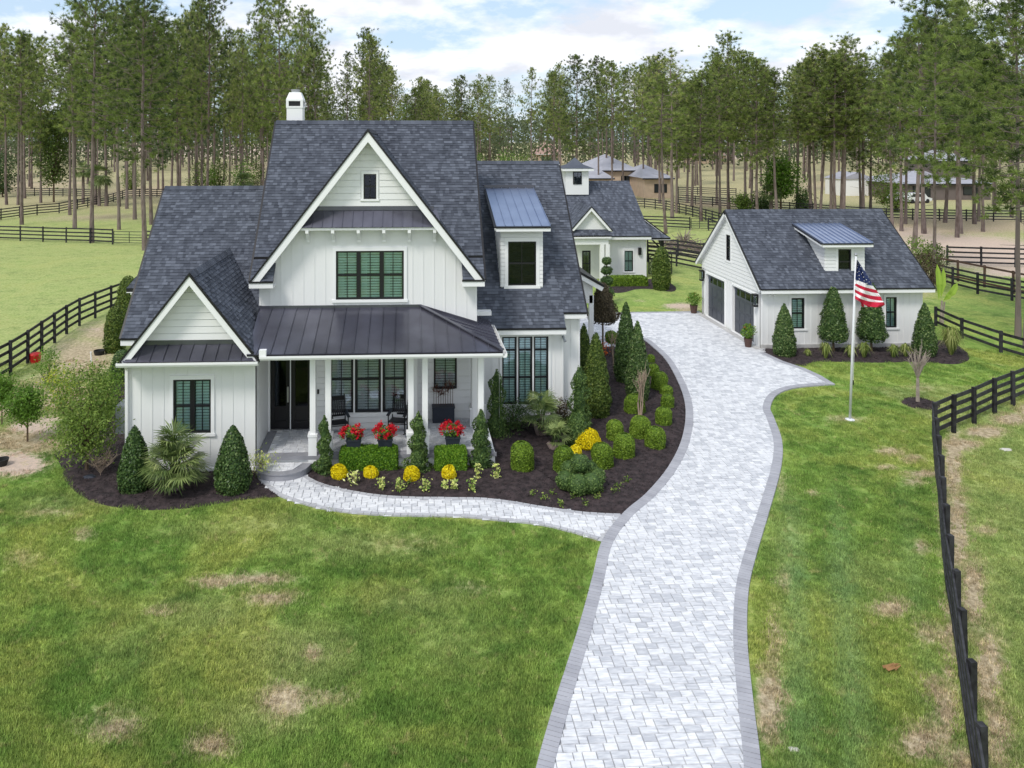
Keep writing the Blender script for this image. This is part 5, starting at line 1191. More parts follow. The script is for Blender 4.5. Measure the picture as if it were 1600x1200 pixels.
# =================================================================== FENCES
post_me = {}
def fence(name_label, line_px, h=1.35, rails=4, mt='fence', spacing=2.4, exact=False, group='black board fences', px=True, low=0.28, side=1):
    W = gp2(line_px) if px else line_px
    if not exact:
        pts = [Vector(W[0])]; tot = sum((Vector(W[i+1])-Vector(W[i])).length for i in range(len(W)-1)); n = max(1, round(tot/spacing)); pts = resample(W, tot/n-1e-5)
        if (pts[-1]-Vector(W[-1])).length > 0.5: pts.append(Vector(W[-1]))
    else: pts = [Vector(p) for p in W]
    r = root('fence', (pts[0].x, pts[0].y, 0), name_label, 'fence', group)
    if 'post' not in post_me:
        mb = MB(); mb.box(-.055, .055, -.055, .055, 0, 1.0); post_me['post'] = {k: mb.mesh('post', M[k]) for k in ('fence', 'fencebrown')}
        mb = MB(); mb.box(0, 1.0, -.018, .018, -.065, .065); post_me['rail'] = {k: mb.mesh('rail', M[k]) for k in ('fence', 'fencebrown')}
    for p in pts:
        o = put('post', post_me['post'][mt], r, (p.x-pts[0].x, p.y-pts[0].y, 0)); o.scale = (1, 1, h+0.05)
        o.rotation_euler = (random.uniform(-.012, .012), random.uniform(-.012, .012), random.uniform(-.1, .1))
    for i in range(len(pts)-1):
        a, b = pts[i], pts[i+1]; d = b-a; an = math.atan2(d.y, d.x); n = Vector((-d.y, d.x)).normalized()*0.07*side
        for k in range(rails):
            z = h-0.08-(h-low-0.08)*k/(rails-1)
            o = put('rail', post_me['rail'][mt], r, (a.x-pts[0].x+n.x, a.y-pts[0].y+n.y, z+random.uniform(-.01, .01))); o.scale = (d.length, 1, 1); o.rotation_euler = (0, random.uniform(-.004, .004), an)
    return r
fence('black four rail board fence turning the corner beside the right lawn in the foreground', F13, 1.25, 4, exact=True, low=0.30, side=-1)
fence('black four rail fence climbing diagonally past the citrus trees at the left edge', [(-20, 608), (15, 588), (41, 570), (68, 549), (92, 531), (112, 516), (133, 504), (161, 492), (190, 479), (225, 467)], 1.45, 4, spacing=1.75)
fence('black fence running level across the left pasture up to the tube gate', [(-40, 374.5), (16, 376), (57, 377.5), (98, 379), (138, 380), (176, 382)], 1.45, 4, spacing=2.6)
fence('short black fence between the tube gate and the left roof edge', [(228, 384), (262, 386)], 1.45, 4)
fence('long black fence slanting through the left pines behind the pasture', [(-30, 348), (0, 344), (66, 335), (96, 333), (124, 326), (170, 318), (188, 312), (200, 308), (258, 308), (300, 308)], 1.4, 4, spacing=3.0)
fence('far black fence left of the dark evergreen in the pines', [(-20, 305), (68, 306), (130, 308), (165, 309)], 1.4, 4, spacing=3.0)
fence('farthest left black fence rising to the right between pine trunks', [(18, 287), (45, 280), (70, 276)], 1.4, 4, spacing=3.0)
fence('black fence between the guest house and the garage, rear of the two', [(1012, 397), (1034, 398), (1064, 401), (1100, 407)], 1.4, 4)
fence('black fence between the guest house and the garage, front of the two', [(1012, 409), (1050, 414), (1073, 421), (1098, 425)], 1.4, 4)
fence('black fence left of the far tube gate behind the garage', [(1000, 356), (1030, 357), (1068, 359), (1078, 359.5)], 1.4, 4, spacing=2.6)
fence('short black fence right of the far tube gate behind the garage', [(1107, 360.5), (1130, 361)], 1.4, 4)
fence('curving black fence through the centre pines behind the guest house', [(985, 325), (1005, 325), (1040, 329), (1066, 335), (1090, 341), (1120, 350), (1145, 358)], 1.4, 4, spacing=2.2)
fence('far black fence in front of the distant beige house', [(1060, 304), (1100, 305), (1150, 307)], 1.4, 4, spacing=3)
fence('straight far fence behind the garage roof along the reddish clearing', [(1060, 318), (1110, 322), (1160, 327), (1200, 330), (1260, 334), (1375, 343), (1480, 345), (1600, 347), (1680, 348)], 1.4, 4, spacing=3.0)
fence('short level black fence on the sandy ground at the right edge', [(1480, 414), (1508, 415), (1536, 416), (1564, 417), (1640, 419)], 1.5, 4, spacing=2.4)
fence('brown weathered fence just behind the black one right of the garage', [(1455, 431), (1490, 438), (1517, 444), (1572, 457), (1640, 470)], 1.45, 2, mt='fencebrown', spacing=2.4)
fence('black fence right of the garage in front of the brown one', [(1455, 440), (1478, 446.5), (1502.5, 453), (1530, 460), (1559, 465.5), (1640, 481)], 1.35, 4, spacing=2.3)
fence('low black three rail fence from the pampas clump to the right edge', [(1462, 509), (1481, 517), (1518.5, 537), (1560, 550), (1600, 562), (1650, 577)], 0.98, 3, spacing=2.2, exact=False, low=0.2)
def gate(label, a_px, b_px):
    a = G(*a_px); b = G(*b_px); r = root('tube_gate', a, label, 'gate', 'black tube gates'); d = (b-a); mb = MB()
    for z in (.25, .5, .75, 1.0, 1.3): mb = MB(); mb.tube([a+Vector((0, 0, z)), b+Vector((0, 0, z))], .03, 6); obj('tube', mb, M['fence'], r)
    for k in (0, .5, 1): mb = MB(); mb.tube([a+d*k+Vector((0, 0, .22)), a+d*k+Vector((0, 0, 1.33))], .035, 6); obj('upright', mb, M['fence'], r)
gate('black tube gate between fence ends left of the farmhouse', (178, 383), (226, 384)); gate('black tube gate in the fence between guest house and garage', (1080, 360), (1106, 360.5))
# arched black garden gate beside the guest house
a = PY(1014, 405, 53.5); r = root('garden_gate', (a.x, 53.5, 0), 'black scrolled metal gate at the right corner of the guest house', 'gate')
mb = MB(); w_ = 1.7
for i in range(2): mb.tube([(a.x+w_*i, 53.5, 0.1), (a.x+w_*i, 53.5, 1.6)], .04, 6)
obj('upright', mb, M['black'], r); mb = MB()
mb.tube([(a.x, 53.5, .15), (a.x+w_, 53.5, .15)], .03, 5); mb.tube([(a.x, 53.5, 1.55), (a.x+w_, 53.5, 1.55)], .03, 5); obj('rail', mb, M['black'], r); mb = MB()
for i in range(3):
    for j in range(3):
        c = Vector((a.x+.3+i*.55, 53.5, .42+j*.42)); mb.tube([c+Vector((cos(q)*.22, 0, sin(q)*.2)) for q in np.linspace(0, 2*pi, 11)], .028, 4)
obj('scroll', mb, M['black'], r)

# =================================================================== FOLIAGE
def rev_points(n, prof, H_, noise_amp=0.08, inner=0.82, spiral=None, nfreq=3.0, seed=0.0):
    """points on a solid of revolution of height H_; prof(t)->radius"""
    ts = np.linspace(0, 1, 60); rs = np.array([max(prof(t), 1e-3) for t in ts]); cdf = np.cumsum(rs); cdf /= cdf[-1]
    t = np.interp(rng.random(n), cdf, ts); th = rng.uniform(0, 2*pi, n); r = np.interp(t, ts, rs); z = t*H_
    if spiral: r = r*(spiral[0]+(1-spiral[0])*(0.5+0.5*np.cos(th-spiral[1]*2*pi*t))**0.6)
    nn = np.array([noise.noise(Vector((cos(a)*b*nfreq+seed, sin(a)*b*nfreq, c*nfreq))) for a, b, c in zip(th, r, z)])
    r2 = r*(1+noise_amp*nn*2)*rng.uniform(inner, 1.03, n)
    P = np.stack([r2*np.cos(th), r2*np.sin(th), z], 1); dr = np.gradient(rs, ts*H_); s = np.interp(t, ts, dr); N = np.stack([np.cos(th), np.sin(th), -s*1.0], 1); return P, unit(N)
def plant_mesh(name, mt, P, N, size, aspect=0.6, jit=0.5, tint=None, core=None, droop=0.0):
    V = leaf_quads(P, N, size, aspect, jit, droop); tv = rng.random(len(P)) if tint is None else tint
    if core is not None and len(core.f):
        # quads/triangles of the core turned to 4-gons so that the mesh stays one surface set
        cv = []; 
        for f in core.f:
            c = [core.v[i] for i in f]; c = c + [c[-1]]*(4-len(c)) if len(c) < 4 else c[:4]; cv += c
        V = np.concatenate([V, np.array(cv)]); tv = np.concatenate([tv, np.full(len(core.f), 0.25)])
    return fast_mesh(name, V, 4, M[mt], np.clip(tv, 0, 1))
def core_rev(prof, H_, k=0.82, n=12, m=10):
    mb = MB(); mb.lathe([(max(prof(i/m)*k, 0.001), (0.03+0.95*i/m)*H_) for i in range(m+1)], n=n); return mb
def topiary(name, label, cat, group, base_px, h, r, prof, mt, n, leaf, stem=0.0, noise_amp=.06, spiral=None, px=True, jit=.5, part='foliage', aspect=.6, stemr=.035, core=True):
    b = G(*base_px) if px else Vector(base_px)
    o = root(name, (b.x, b.y, 0), label, cat, group)
    pf = lambda t: prof(t)*r
    P, N = rev_points(n, pf, h-stem, noise_amp, spiral=spiral, seed=random.random()*50)
    me = plant_mesh(part, mt, P+[0, 0, stem], N, leaf, aspect, jit, core=None)
    if core:
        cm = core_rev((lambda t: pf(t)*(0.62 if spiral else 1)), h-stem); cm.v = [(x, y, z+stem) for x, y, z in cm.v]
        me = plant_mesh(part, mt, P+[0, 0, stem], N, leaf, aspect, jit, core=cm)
    put(part, me, o)
    mb = MB(); mb.tube([(0, 0, 0), (random.uniform(-.02, .02), 0, max(stem, .1)+.15)], [stemr, stemr*.8], 7); put('stem', mb.mesh('stem', M['stem']), o)
    return o
def hgt_px(base_px, top_y):
    b = G(*base_px); yc = b.x*sin(YAW)+b.y*cos(YAW); return (base_px[1]-top_y)*yc/F
def rad_px(base_px, w):
    b = G(*base_px); yc = b.x*sin(YAW)+b.y*cos(YAW); return w/2*yc/F
cone = lambda t: (1-t)**0.72*(0.86+0.14*min(1, t*8)) if t < 1 else 0
bullet = lambda t: sqrt(max(0, 1-t**3.2))*(0.80+0.2*min(1, t*5))
fatcone = lambda t: 1.08*(1-t**1.9)**0.8*(0.8+0.2*min(1, t*6))
ball = lambda t: sqrt(max(0, 1-(2*t-1)**2))
drum = lambda t: (min(1, t*6+.75))*(sqrt(max(0, 1-((t-.55)/.45)**2)) if t > .55 else 1)**.8
dome = lambda t: sqrt(max(0, 1-t*t))*(.85+.15*min(1, t*4))
def put_topi(name, label, cat, group, cx, by, ty, w, prof, mt, dens=1.0, leaf=.06, **k):
    """width w px, base by, top ty. The plant's base centre is a bit behind its front edge"""
    r = rad_px((cx, by), w); b = G(cx, by); h = hgt_px((cx, by), ty); 
    c = Vector((b.x, b.y + r*0.55, 0)); h = h*(1+0.0) + 0.0
    # height seen from above: correct for the set back
    zt = PY(cx, ty, c.y).z; h = max(zt, 0.15)
    n = int(dens*2600*max(.05, (2*pi*r*h*.6))/(leaf/.06)**2*0.9); n = max(160, min(n, 16000))
    return topiary(name, label, cat, group, c, h, r, prof, mt, n, leaf, px=False, **k)
gC = 'clipped evergreen cones around the houses'
put_topi('holly_cone', 'clipped dark holly cone left of the grey green fan palm', 'cone shrub', gC, 205, 772, 664, 50, fatcone, 'holly', leaf=.07)
put_topi('holly_cone', 'clipped dark holly cone between the fan palm and the porch step', 'cone shrub', gC, 360, 774, 663, 56, fatcone, 'holly', leaf=.07)
put_topi('cypress_cone', 'tall dark cypress column standing at the right wing wall corner', 'cone shrub', gC, 934, 654, 517, 45, fatcone, 'arbor', leaf=.075)
put_topi('cypress_cone', 'half hidden cypress cone against the right wing wall, under the white post', 'cone shrub', gC, 914, 600, 504, 28, fatcone, 'arbor', leaf=.08)
put_topi('holly_cone', 'taller rear one of two big dark hollies beside the driveway curve', 'cone shrub', gC, 981, 600, 470, 36, fatcone, 'holly', leaf=.08)
put_topi('holly_cone', 'nearer one of the two big dark hollies beside the driveway curve', 'cone shrub', gC, 999, 628, 499, 36, fatcone, 'holly', leaf=.08)
put_topi('cypress_cone', 'green conical cypress at the right corner of the guest house', 'cone shrub', gC, 1036, 454, 385, 29, bullet, 'arbor', leaf=.12)
put_topi('holly_cone', 'narrow holly cone in front of the left garage window', 'cone shrub', gC, 1230, 559, 473, 33, fatcone, 'holly', leaf=.08)
put_topi('holly_cone', 'dark holly column at the right end of the garage wall', 'cone shrub', gC, 1451, 559, 472, 33, fatcone, 'holly', leaf=.08)
put_topi('cypress_cone', 'dark cypress left of the farmhouse, the nearer one by the sandy yard', 'cone shrub', gC, 176, 552, 478, 33, bullet, 'arbor', leaf=.09)
put_topi('cypress_cone', 'dark cypress left of the farmhouse tucked under the roof corner', 'cone shrub', gC, 196, 528, 430, 40, bullet, 'arbor', leaf=.09)
put_topi('holly_bush', 'dark rounded bush at the left corner of the farmhouse under the eave', 'bush', None, 187, 600, 545, 44, dome, 'holly', leaf=.08)
for cx, lab in ((1308, 'lollipop holly tree left of the flagpole in the garage bed'), (1368, 'lollipop holly tree right of the flagpole in the garage bed')):
    by = 553; top = 447 if cx < 1340 else 441; b = G(cx, by); b.y += .3; h = PY(cx, top, b.y).z; st = PY(cx, 531, b.y).z; r = rad_px((cx, by), 46)
    topiary('holly_tree', lab, 'small tree', 'lollipop holly trees by the garage', b, h, r, lambda t: (1-t)**.55*min(1, .75+t*3) if t < 1 else 0, 'holly', 5200, .085, stem=st, px=False, stemr=.06, noise_amp=.1)
# bronze lollipop tree by the covered walk
b = G(942, 545); h = PY(946, 440, b.y).z; st = PY(942, 503, b.y).z
topiary('bronze_tree', 'bronze leaved lollipop tree beside the white post of the covered walk', 'small tree', None, b, h, rad_px((942, 545), 54), lambda t: (1-t)**.6*min(1, .7+t*3) if t < 1 else 0, 'brownleaf', 4200, .09, stem=st, px=False, stemr=.05, noise_amp=.16)
b = G(948, 476); r = root('pompom_topiary', (b.x, b.y, 0), 'tall pompom topiary behind the bronze tree near the guest house', 'topiary')
for z0, z1, w in ((.3, 1.1, .5), (1.15, 1.75, .42), (1.8, 2.35, .36), (2.4, 2.9, .3)):
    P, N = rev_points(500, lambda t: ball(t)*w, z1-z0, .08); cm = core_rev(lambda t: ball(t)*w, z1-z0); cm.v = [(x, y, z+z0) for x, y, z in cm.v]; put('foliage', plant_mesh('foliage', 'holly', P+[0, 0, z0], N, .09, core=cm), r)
mb = MB(); mb.tube([(0, 0, 0), (0, 0, 2.6)], .04, 6); put('stem', mb.mesh('stem', M['stem']), r)
# spiral topiaries
gS = 'spiral junipers around the porch'
for cx, by, ty, w, lab in ((506, 743, 649, 25, 'spiral juniper beside the entry step, at the left porch columns'), (653, 738, 643, 32, 'spiral juniper between the two clipped hedges, by the middle porch columns'), (752, 733, 639, 34, 'spiral juniper at the right front corner of the porch'),
                           (777, 684, 577, 34, 'spiral juniper left of the tall triple window, behind the porch corner one'), (907, 680, 571, 38, 'spiral juniper at the right wing wall right of the tall windows')):
    r = rad_px((cx, by), w); b = G(cx, by); b.y += r*.5; h = PY(cx, ty, b.y).z
    topiary('spiral_topiary', lab, 'topiary', gS, b, h, r*1.22, lambda t: (1-.4*t)*min(1, (1-t)*5+.1)*(1.25 if t < .22 else .9), 'juniper', 4200, .06, px=False, spiral=(.52, 3.2), noise_amp=.22, jit=.7)
# round boxwoods
gB = 'clipped round boxwoods in the bed along the driveway'
BX = [(817, 739, 690, 35, 'round boxwood in front of the small fan palm, leftmost of the ball shrubs'), (883, 741, 697, 32, 'dull green round boxwood directly left of the small yellow flower mound'), (943, 734, 692, 33, 'round boxwood directly right of the small yellow flower mound'),
      (977.5, 719, 677, 33, 'round boxwood in the middle of the cluster of five, nearest the walk'), (962.5, 692, 656, 26, 'small round boxwood right behind the large yellow flower mound'), (1003, 688, 650, 32, 'round boxwood at the foot of the bare crape myrtle'),
      (1027, 704, 667, 32, 'round boxwood nearest the widest bend of the drive, browned on top right'), (1039.5, 667, 636, 26, 'round boxwood by the drive edge just behind the browned one'), (1045, 640, 616, 21, 'round boxwood by the drive at the outermost point of the curve'),
      (1043, 620, 602, 20, 'dull boxwood squeezed between two brighter ones along the drive'), (1032.5, 612, 580, 25, 'larger round boxwood along the drive beside the big hollies'), (1022.5, 591, 568, 17, 'boxwood along the drive second from its far end'),
      (1018, 569, 554, 13, 'smallest boxwood at the far end of the row along the drive'), (994, 649, 616, 30, 'round boxwood half hidden behind the bare crape myrtle stems')]
for cx, by, ty, w, lab in BX: put_topi('boxwood', lab, 'boxwood', gB, cx, by-1, ty, w, drum, 'box', dens=2.0, leaf=.045, jit=.6, noise_amp=.07)
# cloud pruned juniper
b = G(908, 770); r = root('cloud_shrub', (b.x, b.y, 0), 'dark cloud pruned juniper of several pompoms near the front of the bed', 'topiary')
for dx, dy, z0, rr_ in ((-.42, .1, .05, .30), (-.12, -.15, 0, .34), (.26, -.1, .02, .33), (.5, .2, .12, .27), (.02, .25, .45, .30), (-.25, .35, .3, .26), (.3, .4, .25, .28)):
    P, N = rev_points(750, lambda t: ball(t)*rr_, rr_*1.8, .06); cm = core_rev(lambda t: ball(t)*rr_, rr_*1.8); cm.v = [(x+dx, y+dy, z+z0) for x, y, z in cm.v]; put('foliage', plant_mesh('foliage', 'juniper', P+[dx, dy, z0], N, .05, core=cm), r)
# yellow mums
gM = 'yellow flower mounds in the front bed'
for cx, by, ty, w, lab in ((920, 703, 669, 37, 'largest yellow flower mound, among the round boxwoods'), (901, 720, 695, 20, 'small yellow flower mound between two round boxwoods'), (528.5, 751, 726, 25, 'yellow flower mound at the left end of the porch hedge'), (578.5, 750, 729, 23, 'partly faded yellow flower mound in front of the long hedge'), (643, 754, 729, 24, 'yellow flower mound at the foot of the middle spiral juniper'), (703.5, 751, 727, 23, 'yellow flower mound in front of the square hedge')):
    put_topi('yellow_mum', lab, 'flowers', gM, cx, by, ty, w, bullet, 'yellow', dens=2.2, leaf=.05, jit=.9, part='bloom', noise_amp=.2, core=False)
# variegated little plants: uprights with loose leaves
gV = 'variegated seedlings along the walk'
VP = [(553, 759, 22, 16), (596, 767, 20, 13), (623, 770, 21, 17), (665, 769, 19, 18), (695, 766, 14, 10), (709, 767, 16, 10), (738, 769, 21, 12), (747, 750, 24, 10), (776, 750, 24, 13)]
VL = ['first variegated seedling from the left along the walk', 'variegated seedling between the second and third yellow mounds, left one', 'bushy variegated seedling left of the third yellow mound', 'wide variegated seedling below the middle spiral juniper', 'low variegated seedling left of the pair below the last yellow mound', 'low variegated seedling right of the pair below the last yellow mound', 'variegated seedling right of the last yellow mound, nearer the walk', 'thin tall variegated seedling before the corner spiral juniper', 'thin tall variegated seedling, last one on the right of its row']
for (cx, by, hp, w), lab in zip(VP, VL):
    b = G(cx, by); h = hp*b.y/F*1.05; rr_ = w/2*b.y/F; o = root('variegated_plant', (b.x, b.y, 0), lab, 'seedling', gV); n = 70
    P = np.stack([rng.normal(0, rr_*.5, n), rng.normal(0, rr_*.5, n), rng.uniform(.06, h, n)], 1); N = np.tile([0, -.5, .8], (n, 1)); put('leaf_cluster', plant_mesh('leaf_cluster', 'varieg', P, N, .085, .5, .6), o)
    mb = MB(); [mb.tube([(0, 0, 0), (q, random.uniform(-.03, .03), h*.9)], .006, 4) for q in (-rr_*.4, 0, rr_*.4)]; put('stem', mb.mesh('stem', M['stem']), o)
sd_l = [(832, 776), (850, 783), (862, 775), (895, 780), (932, 782), (940, 771), (960, 772), (967, 764), (980, 755), (876, 792), (915, 791), (640, 758)]
for i, (cx, by) in enumerate(sd_l):
    b = G(cx, by); o = root('seedling', (b.x, b.y, 0), 'tiny brownish green seedling in the mulch near the tip of the bed', 'seedling', 'tiny seedlings in the mulch'); n = 36
    P = np.stack([rng.normal(0, .055, n), rng.normal(0, .055, n), rng.uniform(.03, .2, n)], 1); put('leaf_cluster', plant_mesh('leaf_cluster', 'tree', P, np.tile([0, 0, 1.], (n, 1)), .07, .5, .8), o)
# clipped hedges (box shapes)
def hedge(label, x0, x1, y0, y1, h, leaf=.05, mt='hedge', n=9000):
    o = root('clipped_hedge', ((x0+x1)/2, (y0+y1)/2, 0), label, 'hedge', 'clipped hedges'); a, b = (x1-x0)/2, (y1-y0)/2
    ar = [4*a*b, 2*a*h, 2*a*h, 2*b*h, 2*b*h]; pr_ = np.array(ar)/sum(ar); f = rng.choice(5, n, p=pr_); u, v = rng.uniform(-1, 1, n), rng.uniform(-1, 1, n); w = rng.random(n)*h
    P = np.zeros((n, 3)); N = np.zeros((n, 3))
    for k, (P_, N_) in enumerate((((u*a, v*b, np.full(n, h)), (0, 0, 1)), ((u*a, np.full(n, -b), w), (0, -1, 0)), ((u*a, np.full(n, b), w), (0, 1, 0)), ((np.full(n, -a), v*b, w), (-1, 0, 0)), ((np.full(n, a), v*b, w), (1, 0, 0)))):
        s = f == k; P[s] = np.stack(P_, 1)[s]; N[s] = N_
    q = np.abs(P[:, 0]/a)**8+np.abs(P[:, 1]/b)**8+np.maximum(P[:, 2]/h, 0)**10; P *= (1/np.maximum(q, .5)**(1/10))[:, None]**.5; P += rng.normal(0, .012, (n, 3)); 
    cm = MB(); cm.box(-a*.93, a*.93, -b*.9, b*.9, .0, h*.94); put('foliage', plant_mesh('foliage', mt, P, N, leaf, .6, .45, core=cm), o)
    mb = MB(); mb.tube([(0, 0, 0), (0, 0, h*.5)], .03, 5); put('stem', mb.mesh('stem', M['stem']), o)
a = G(530, 739); b = G(621, 741); hedge('long low clipped hedge in front of the porch below the flower pots', a.x, b.x, a.y+.02, a.y+.62, .60)
a = G(680, 739); b = G(730, 739); hedge('square clipped hedge in front of the right porch bay', a.x, b.x, a.y, a.y+.6, .60, n=6000)
a = G(955, 449); b = G(1014, 449); hedge('low hedge along the guest house wall', a.x, b.x, a.y, a.y+1.1, .62, leaf=.11, mt='box', n=5000)
# fan palms
def fan_leaf(mb, c, d, L, W, nb, tv):
    """palmate leaf: centre c, pointing d"""
    d = Vector(d).normalized(); s = d.cross(Vector((0, 0, 1))); s = s.normalized() if s.length > .1 else Vector((1, 0, 0)); up = s.cross(d)
    for i in range(nb):
        a = (i/(nb-1)-.5)*2.5; dir_ = d*cos(a)+s*sin(a); e = c+dir_*L*random.uniform(.85, 1.05)+Vector((0, 0, -.16*L*abs(random.gauss(0, 1)))); m_ = c+dir_*L*.55+up*.04*L; w = dir_.cross(up).normalized()*W
        mb.face([c, m_+w, e, m_-w], 0, min(1, max(0, tv+random.uniform(-.25, .25))))
def fan_palm(label, base, n, spread, h, L, low=True):
    o = root('fan_palm', (base.x, base.y, 0), label, 'palm'); mb = MB(); st = MB(); tr = MB()
    for i in range(n):
        az = random.uniform(0, 2*pi); t = random.random(); el = radians(-12+92*t**.9); rr_ = spread*cos(el)*random.uniform(.5, 1); z = .25+h*random.uniform(.35, .78)*(sin(max(el, 0))*.75+.25) if el > 0 else .3+random.random()*.35*h
        p0 = Vector((random.uniform(-.12, .12), random.uniform(-.12, .12), z*.35)); c = Vector((cos(az)*rr_*.62, sin(az)*rr_*.62, z)); d = Vector((cos(az)*cos(el*.7), sin(az)*cos(el*.7), sin(el)*.8-.1)); st.tube([p0, (p0+c)/2+Vector((0, 0, .08)), c], .012, 3, cap=False); fan_leaf(mb, c, d, L*random.uniform(.75, 1.1), L*.035, 15, random.random()*.8)
    for dx, dy, hh in ((0, 0, h*.45), (.25, .1, h*.3), (-.22, .12, h*.3)): tr.tube([(dx*.3, dy*.3, 0), (dx, dy, hh)], [.1, .07], 8)
    put('leaf_fan', mb.mesh('leaf_fan', M['palm']), o); put('petiole', st.mesh('petiole', M['palm']), o); put('trunk', tr.mesh('trunk', M['bark']), o); return o
b = G(272, 768); fan_palm('grey green fan palm between the two holly cones in front of the left window', b, 62, .95, PY(280, 668, b.y).z, .62)
b = G(846, 682); fan_palm('small fan palm below the tall triple window', b, 34, .62, PY(846, 607, b.y).z*1.0, .55)
b = G(868, 704); fan_palm('low fan palm clump right beside the small fan palm', b, 16, .4, .75, .45)
# loose shrubs -----------------------------------------------------------
def shrub(name, label, cat, base, h, r, mt, n, leaf, group=None, stemh=.0, prof=ball, z0=0.0, jit=.9, namp=.35, stems=5, bark='stem', inner=.25, tuftn=7, tuftr=.13, aspect=.45, lean=0):
    """crown made of leaf sprays through the volume, gaps between them; real stems"""
    o = root(name, (base.x, base.y, 0), label, cat, group); k = max(8, n//tuftn)
    P, N = rev_points(k, lambda t: prof(t)*r, h-stemh, namp, inner=inner, nfreq=1.8, seed=random.random()*90); P[:, 2] += stemh
    P2 = np.repeat(P, tuftn, 0)+rng.normal(0, tuftr, (k*tuftn, 3)); P2[:, 2] = np.maximum(P2[:, 2], .03); N2 = unit(np.repeat(N, tuftn, 0)+[0, 0, .5]); tt = np.clip(np.repeat(rng.random(k), tuftn)*.6+rng.random(k*tuftn)*.4, 0, 1)
    put('crown', plant_mesh('crown', mt, P2, N2, leaf, aspect, jit, tint=tt), o)
    mb = MB(); 
    if stemh > .3: mb.tube([(0, 0, 0), (lean*.3, 0, stemh), (lean*.5, 0, stemh+(h-stemh)*.5)], [max(.02, r*.06), max(.016, r*.045), .01], 6)
    for i in range(stems*3):
        q = P[random.randrange(k)]; z1 = stemh if stemh > .3 else 0.0; mid_ = Vector((q[0]*.35, q[1]*.35, z1+(q[2]-z1)*.5)); mb.tube([(0, 0, z1), mid_, tuple(q)], [max(.012, r*.025), max(.008, r*.015), .004], 4, cap=False)
    put('trunk' if stemh > .3 else 'stem', mb.mesh('stem', M[bark]), o); return o
b = G(131, 741); shrub('multi_branch_tree', 'large airy olive green tree in the mulch left of the farmhouse', 'tree', b+Vector((0, .2, 0)), PY(140, 574, b.y).z, 1.12, 'tree', 9000, .085, stemh=.55, prof=lambda t: ball(min(1, t*.93+.07))**.7, stems=12, tuftr=.12)
b = G(43, 690); shrub('citrus_tree', 'small round citrus tree on the sandy ground near the left edge', 'tree', b, PY(43, 604, b.y).z, .58, 'citrus', 5200, .085, stemh=.75, stems=5, group='young citrus trees')
b = G(3, 663); shrub('citrus_tree', 'citrus tree cut off by the left edge of the picture', 'tree', b, PY(3, 590, b.y).z, .42, 'citrus', 3200, .085, stemh=.75, group='young citrus trees')
b = G(75, 604); shrub('citrus_shrub', 'thin leggy shrub behind the airy tree, near the left fence', 'shrub', b, PY(80, 545, b.y).z, .5, 'citrus', 900, .09, stems=5)
b = G(96, 640); shrub('lime_shrub', 'bright yellow green shrub behind the airy tree', 'shrub', b, PY(92, 573, b.y).z, .6, 'lime', 900, .1, stems=5)
b = G(170, 640); shrub('green_shrub', 'soft green shrub beside the left wall behind the airy tree', 'shrub', b, PY(185, 578, b.y).z, .55, 'citrus', 1600, .09, stems=5)
b = G(196, 655); b.x = -9.0; shrub('green_shrub', 'light green shrub below the grey utility cabinet', 'shrub', b, .8, .35, 'tree', 900, .08)
b = G(407, 747); shrub('young_variegated_tree', 'tiny yellow flecked tree beside the entry step', 'small tree', b, PY(407, 712, b.y).z, .42, 'varieg', 420, .07, stemh=.35, stems=7, bark='palebark', tuftn=4)
for cx, by, ty, lab in ((805, 672, 630, 'dark reddish green shrub under the left edge of the tall window'), (877, 665, 628, 'dark loose shrub under the right edge of the tall window')):
    b = G(cx, by); shrub('loose_shrub', lab, 'shrub', b, PY(cx, ty, b.y).z, .5, 'brownleaf' if cx > 850 else 'holly', 1300, .08, group='dark shrubs under the window', stems=8)
b = G(905, 683); put_topi('juniper_ball', 'rounded juniper base shrub at the right wing corner', 'bush', None, 905, 700, 643, 40, dome, 'juniper', leaf=.06)
b = G(157, 745); 
def bare(name, label, base, h, n, spread, stemh, rad=.03, group=None, mt='twig', levels=2, nst=1):
    o = root(name, (base.x, base.y, 0), label, 'bare tree', group); mb = MB(); tw = MB()
    starts = []
    for s in range(nst):
        a = random.uniform(0, 2*pi); e = Vector((cos(a)*spread*.25*(nst > 1), sin(a)*spread*.25*(nst > 1), stemh)); mb.tube([(cos(a)*.04*(nst > 1), sin(a)*.04*(nst > 1), 0), e], [rad, rad*.75], 6); starts.append(e)
    for i in range(n):
        s = random.choice(starts); a = random.uniform(0, 2*pi); e = s+Vector((cos(a)*spread*random.uniform(.3, 1), sin(a)*spread*random.uniform(.3, 1), (h-stemh)*random.uniform(.6, 1))); m_ = s.lerp(e, .5)+Vector((cos(a), sin(a), 0))*-.04
        tw.tube([s, m_, e], [rad*.5, rad*.32, .006], 4, cap=False)
        for j in range(4 if levels > 1 else 0):
            p = s.lerp(e, random.uniform(.4, .95)); q = p+Vector((random.gauss(0, spread*.25), random.gauss(0, spread*.25), (h-stemh)*random.uniform(.1, .3))); tw.tube([p, q], [.009, .004], 3, cap=False)
    put('trunk', mb.mesh('trunk', M[mt]), o); put('branch', tw.mesh('branch', M[mt]), o, kind=None); return o
bare('bare_shrub', 'leafless twiggy shrub in the mulch beside the left holly cone', b, .75, 26, .5, .1, .012)
gK = 'leafless crape myrtles'
b = G(1000, 652); bare('crape_myrtle', 'pale leafless crape myrtle in front of the big hollies', b, PY(998, 577, b.y).z, 16, .38, .5, .03, gK, nst=4)
b = G(961, 585); bare('crape_myrtle', 'leafless crape myrtle with pinkish stems behind the cypress column', b, PY(961, 515, b.y).z, 12, .4, 1.0, .03, gK, nst=3)
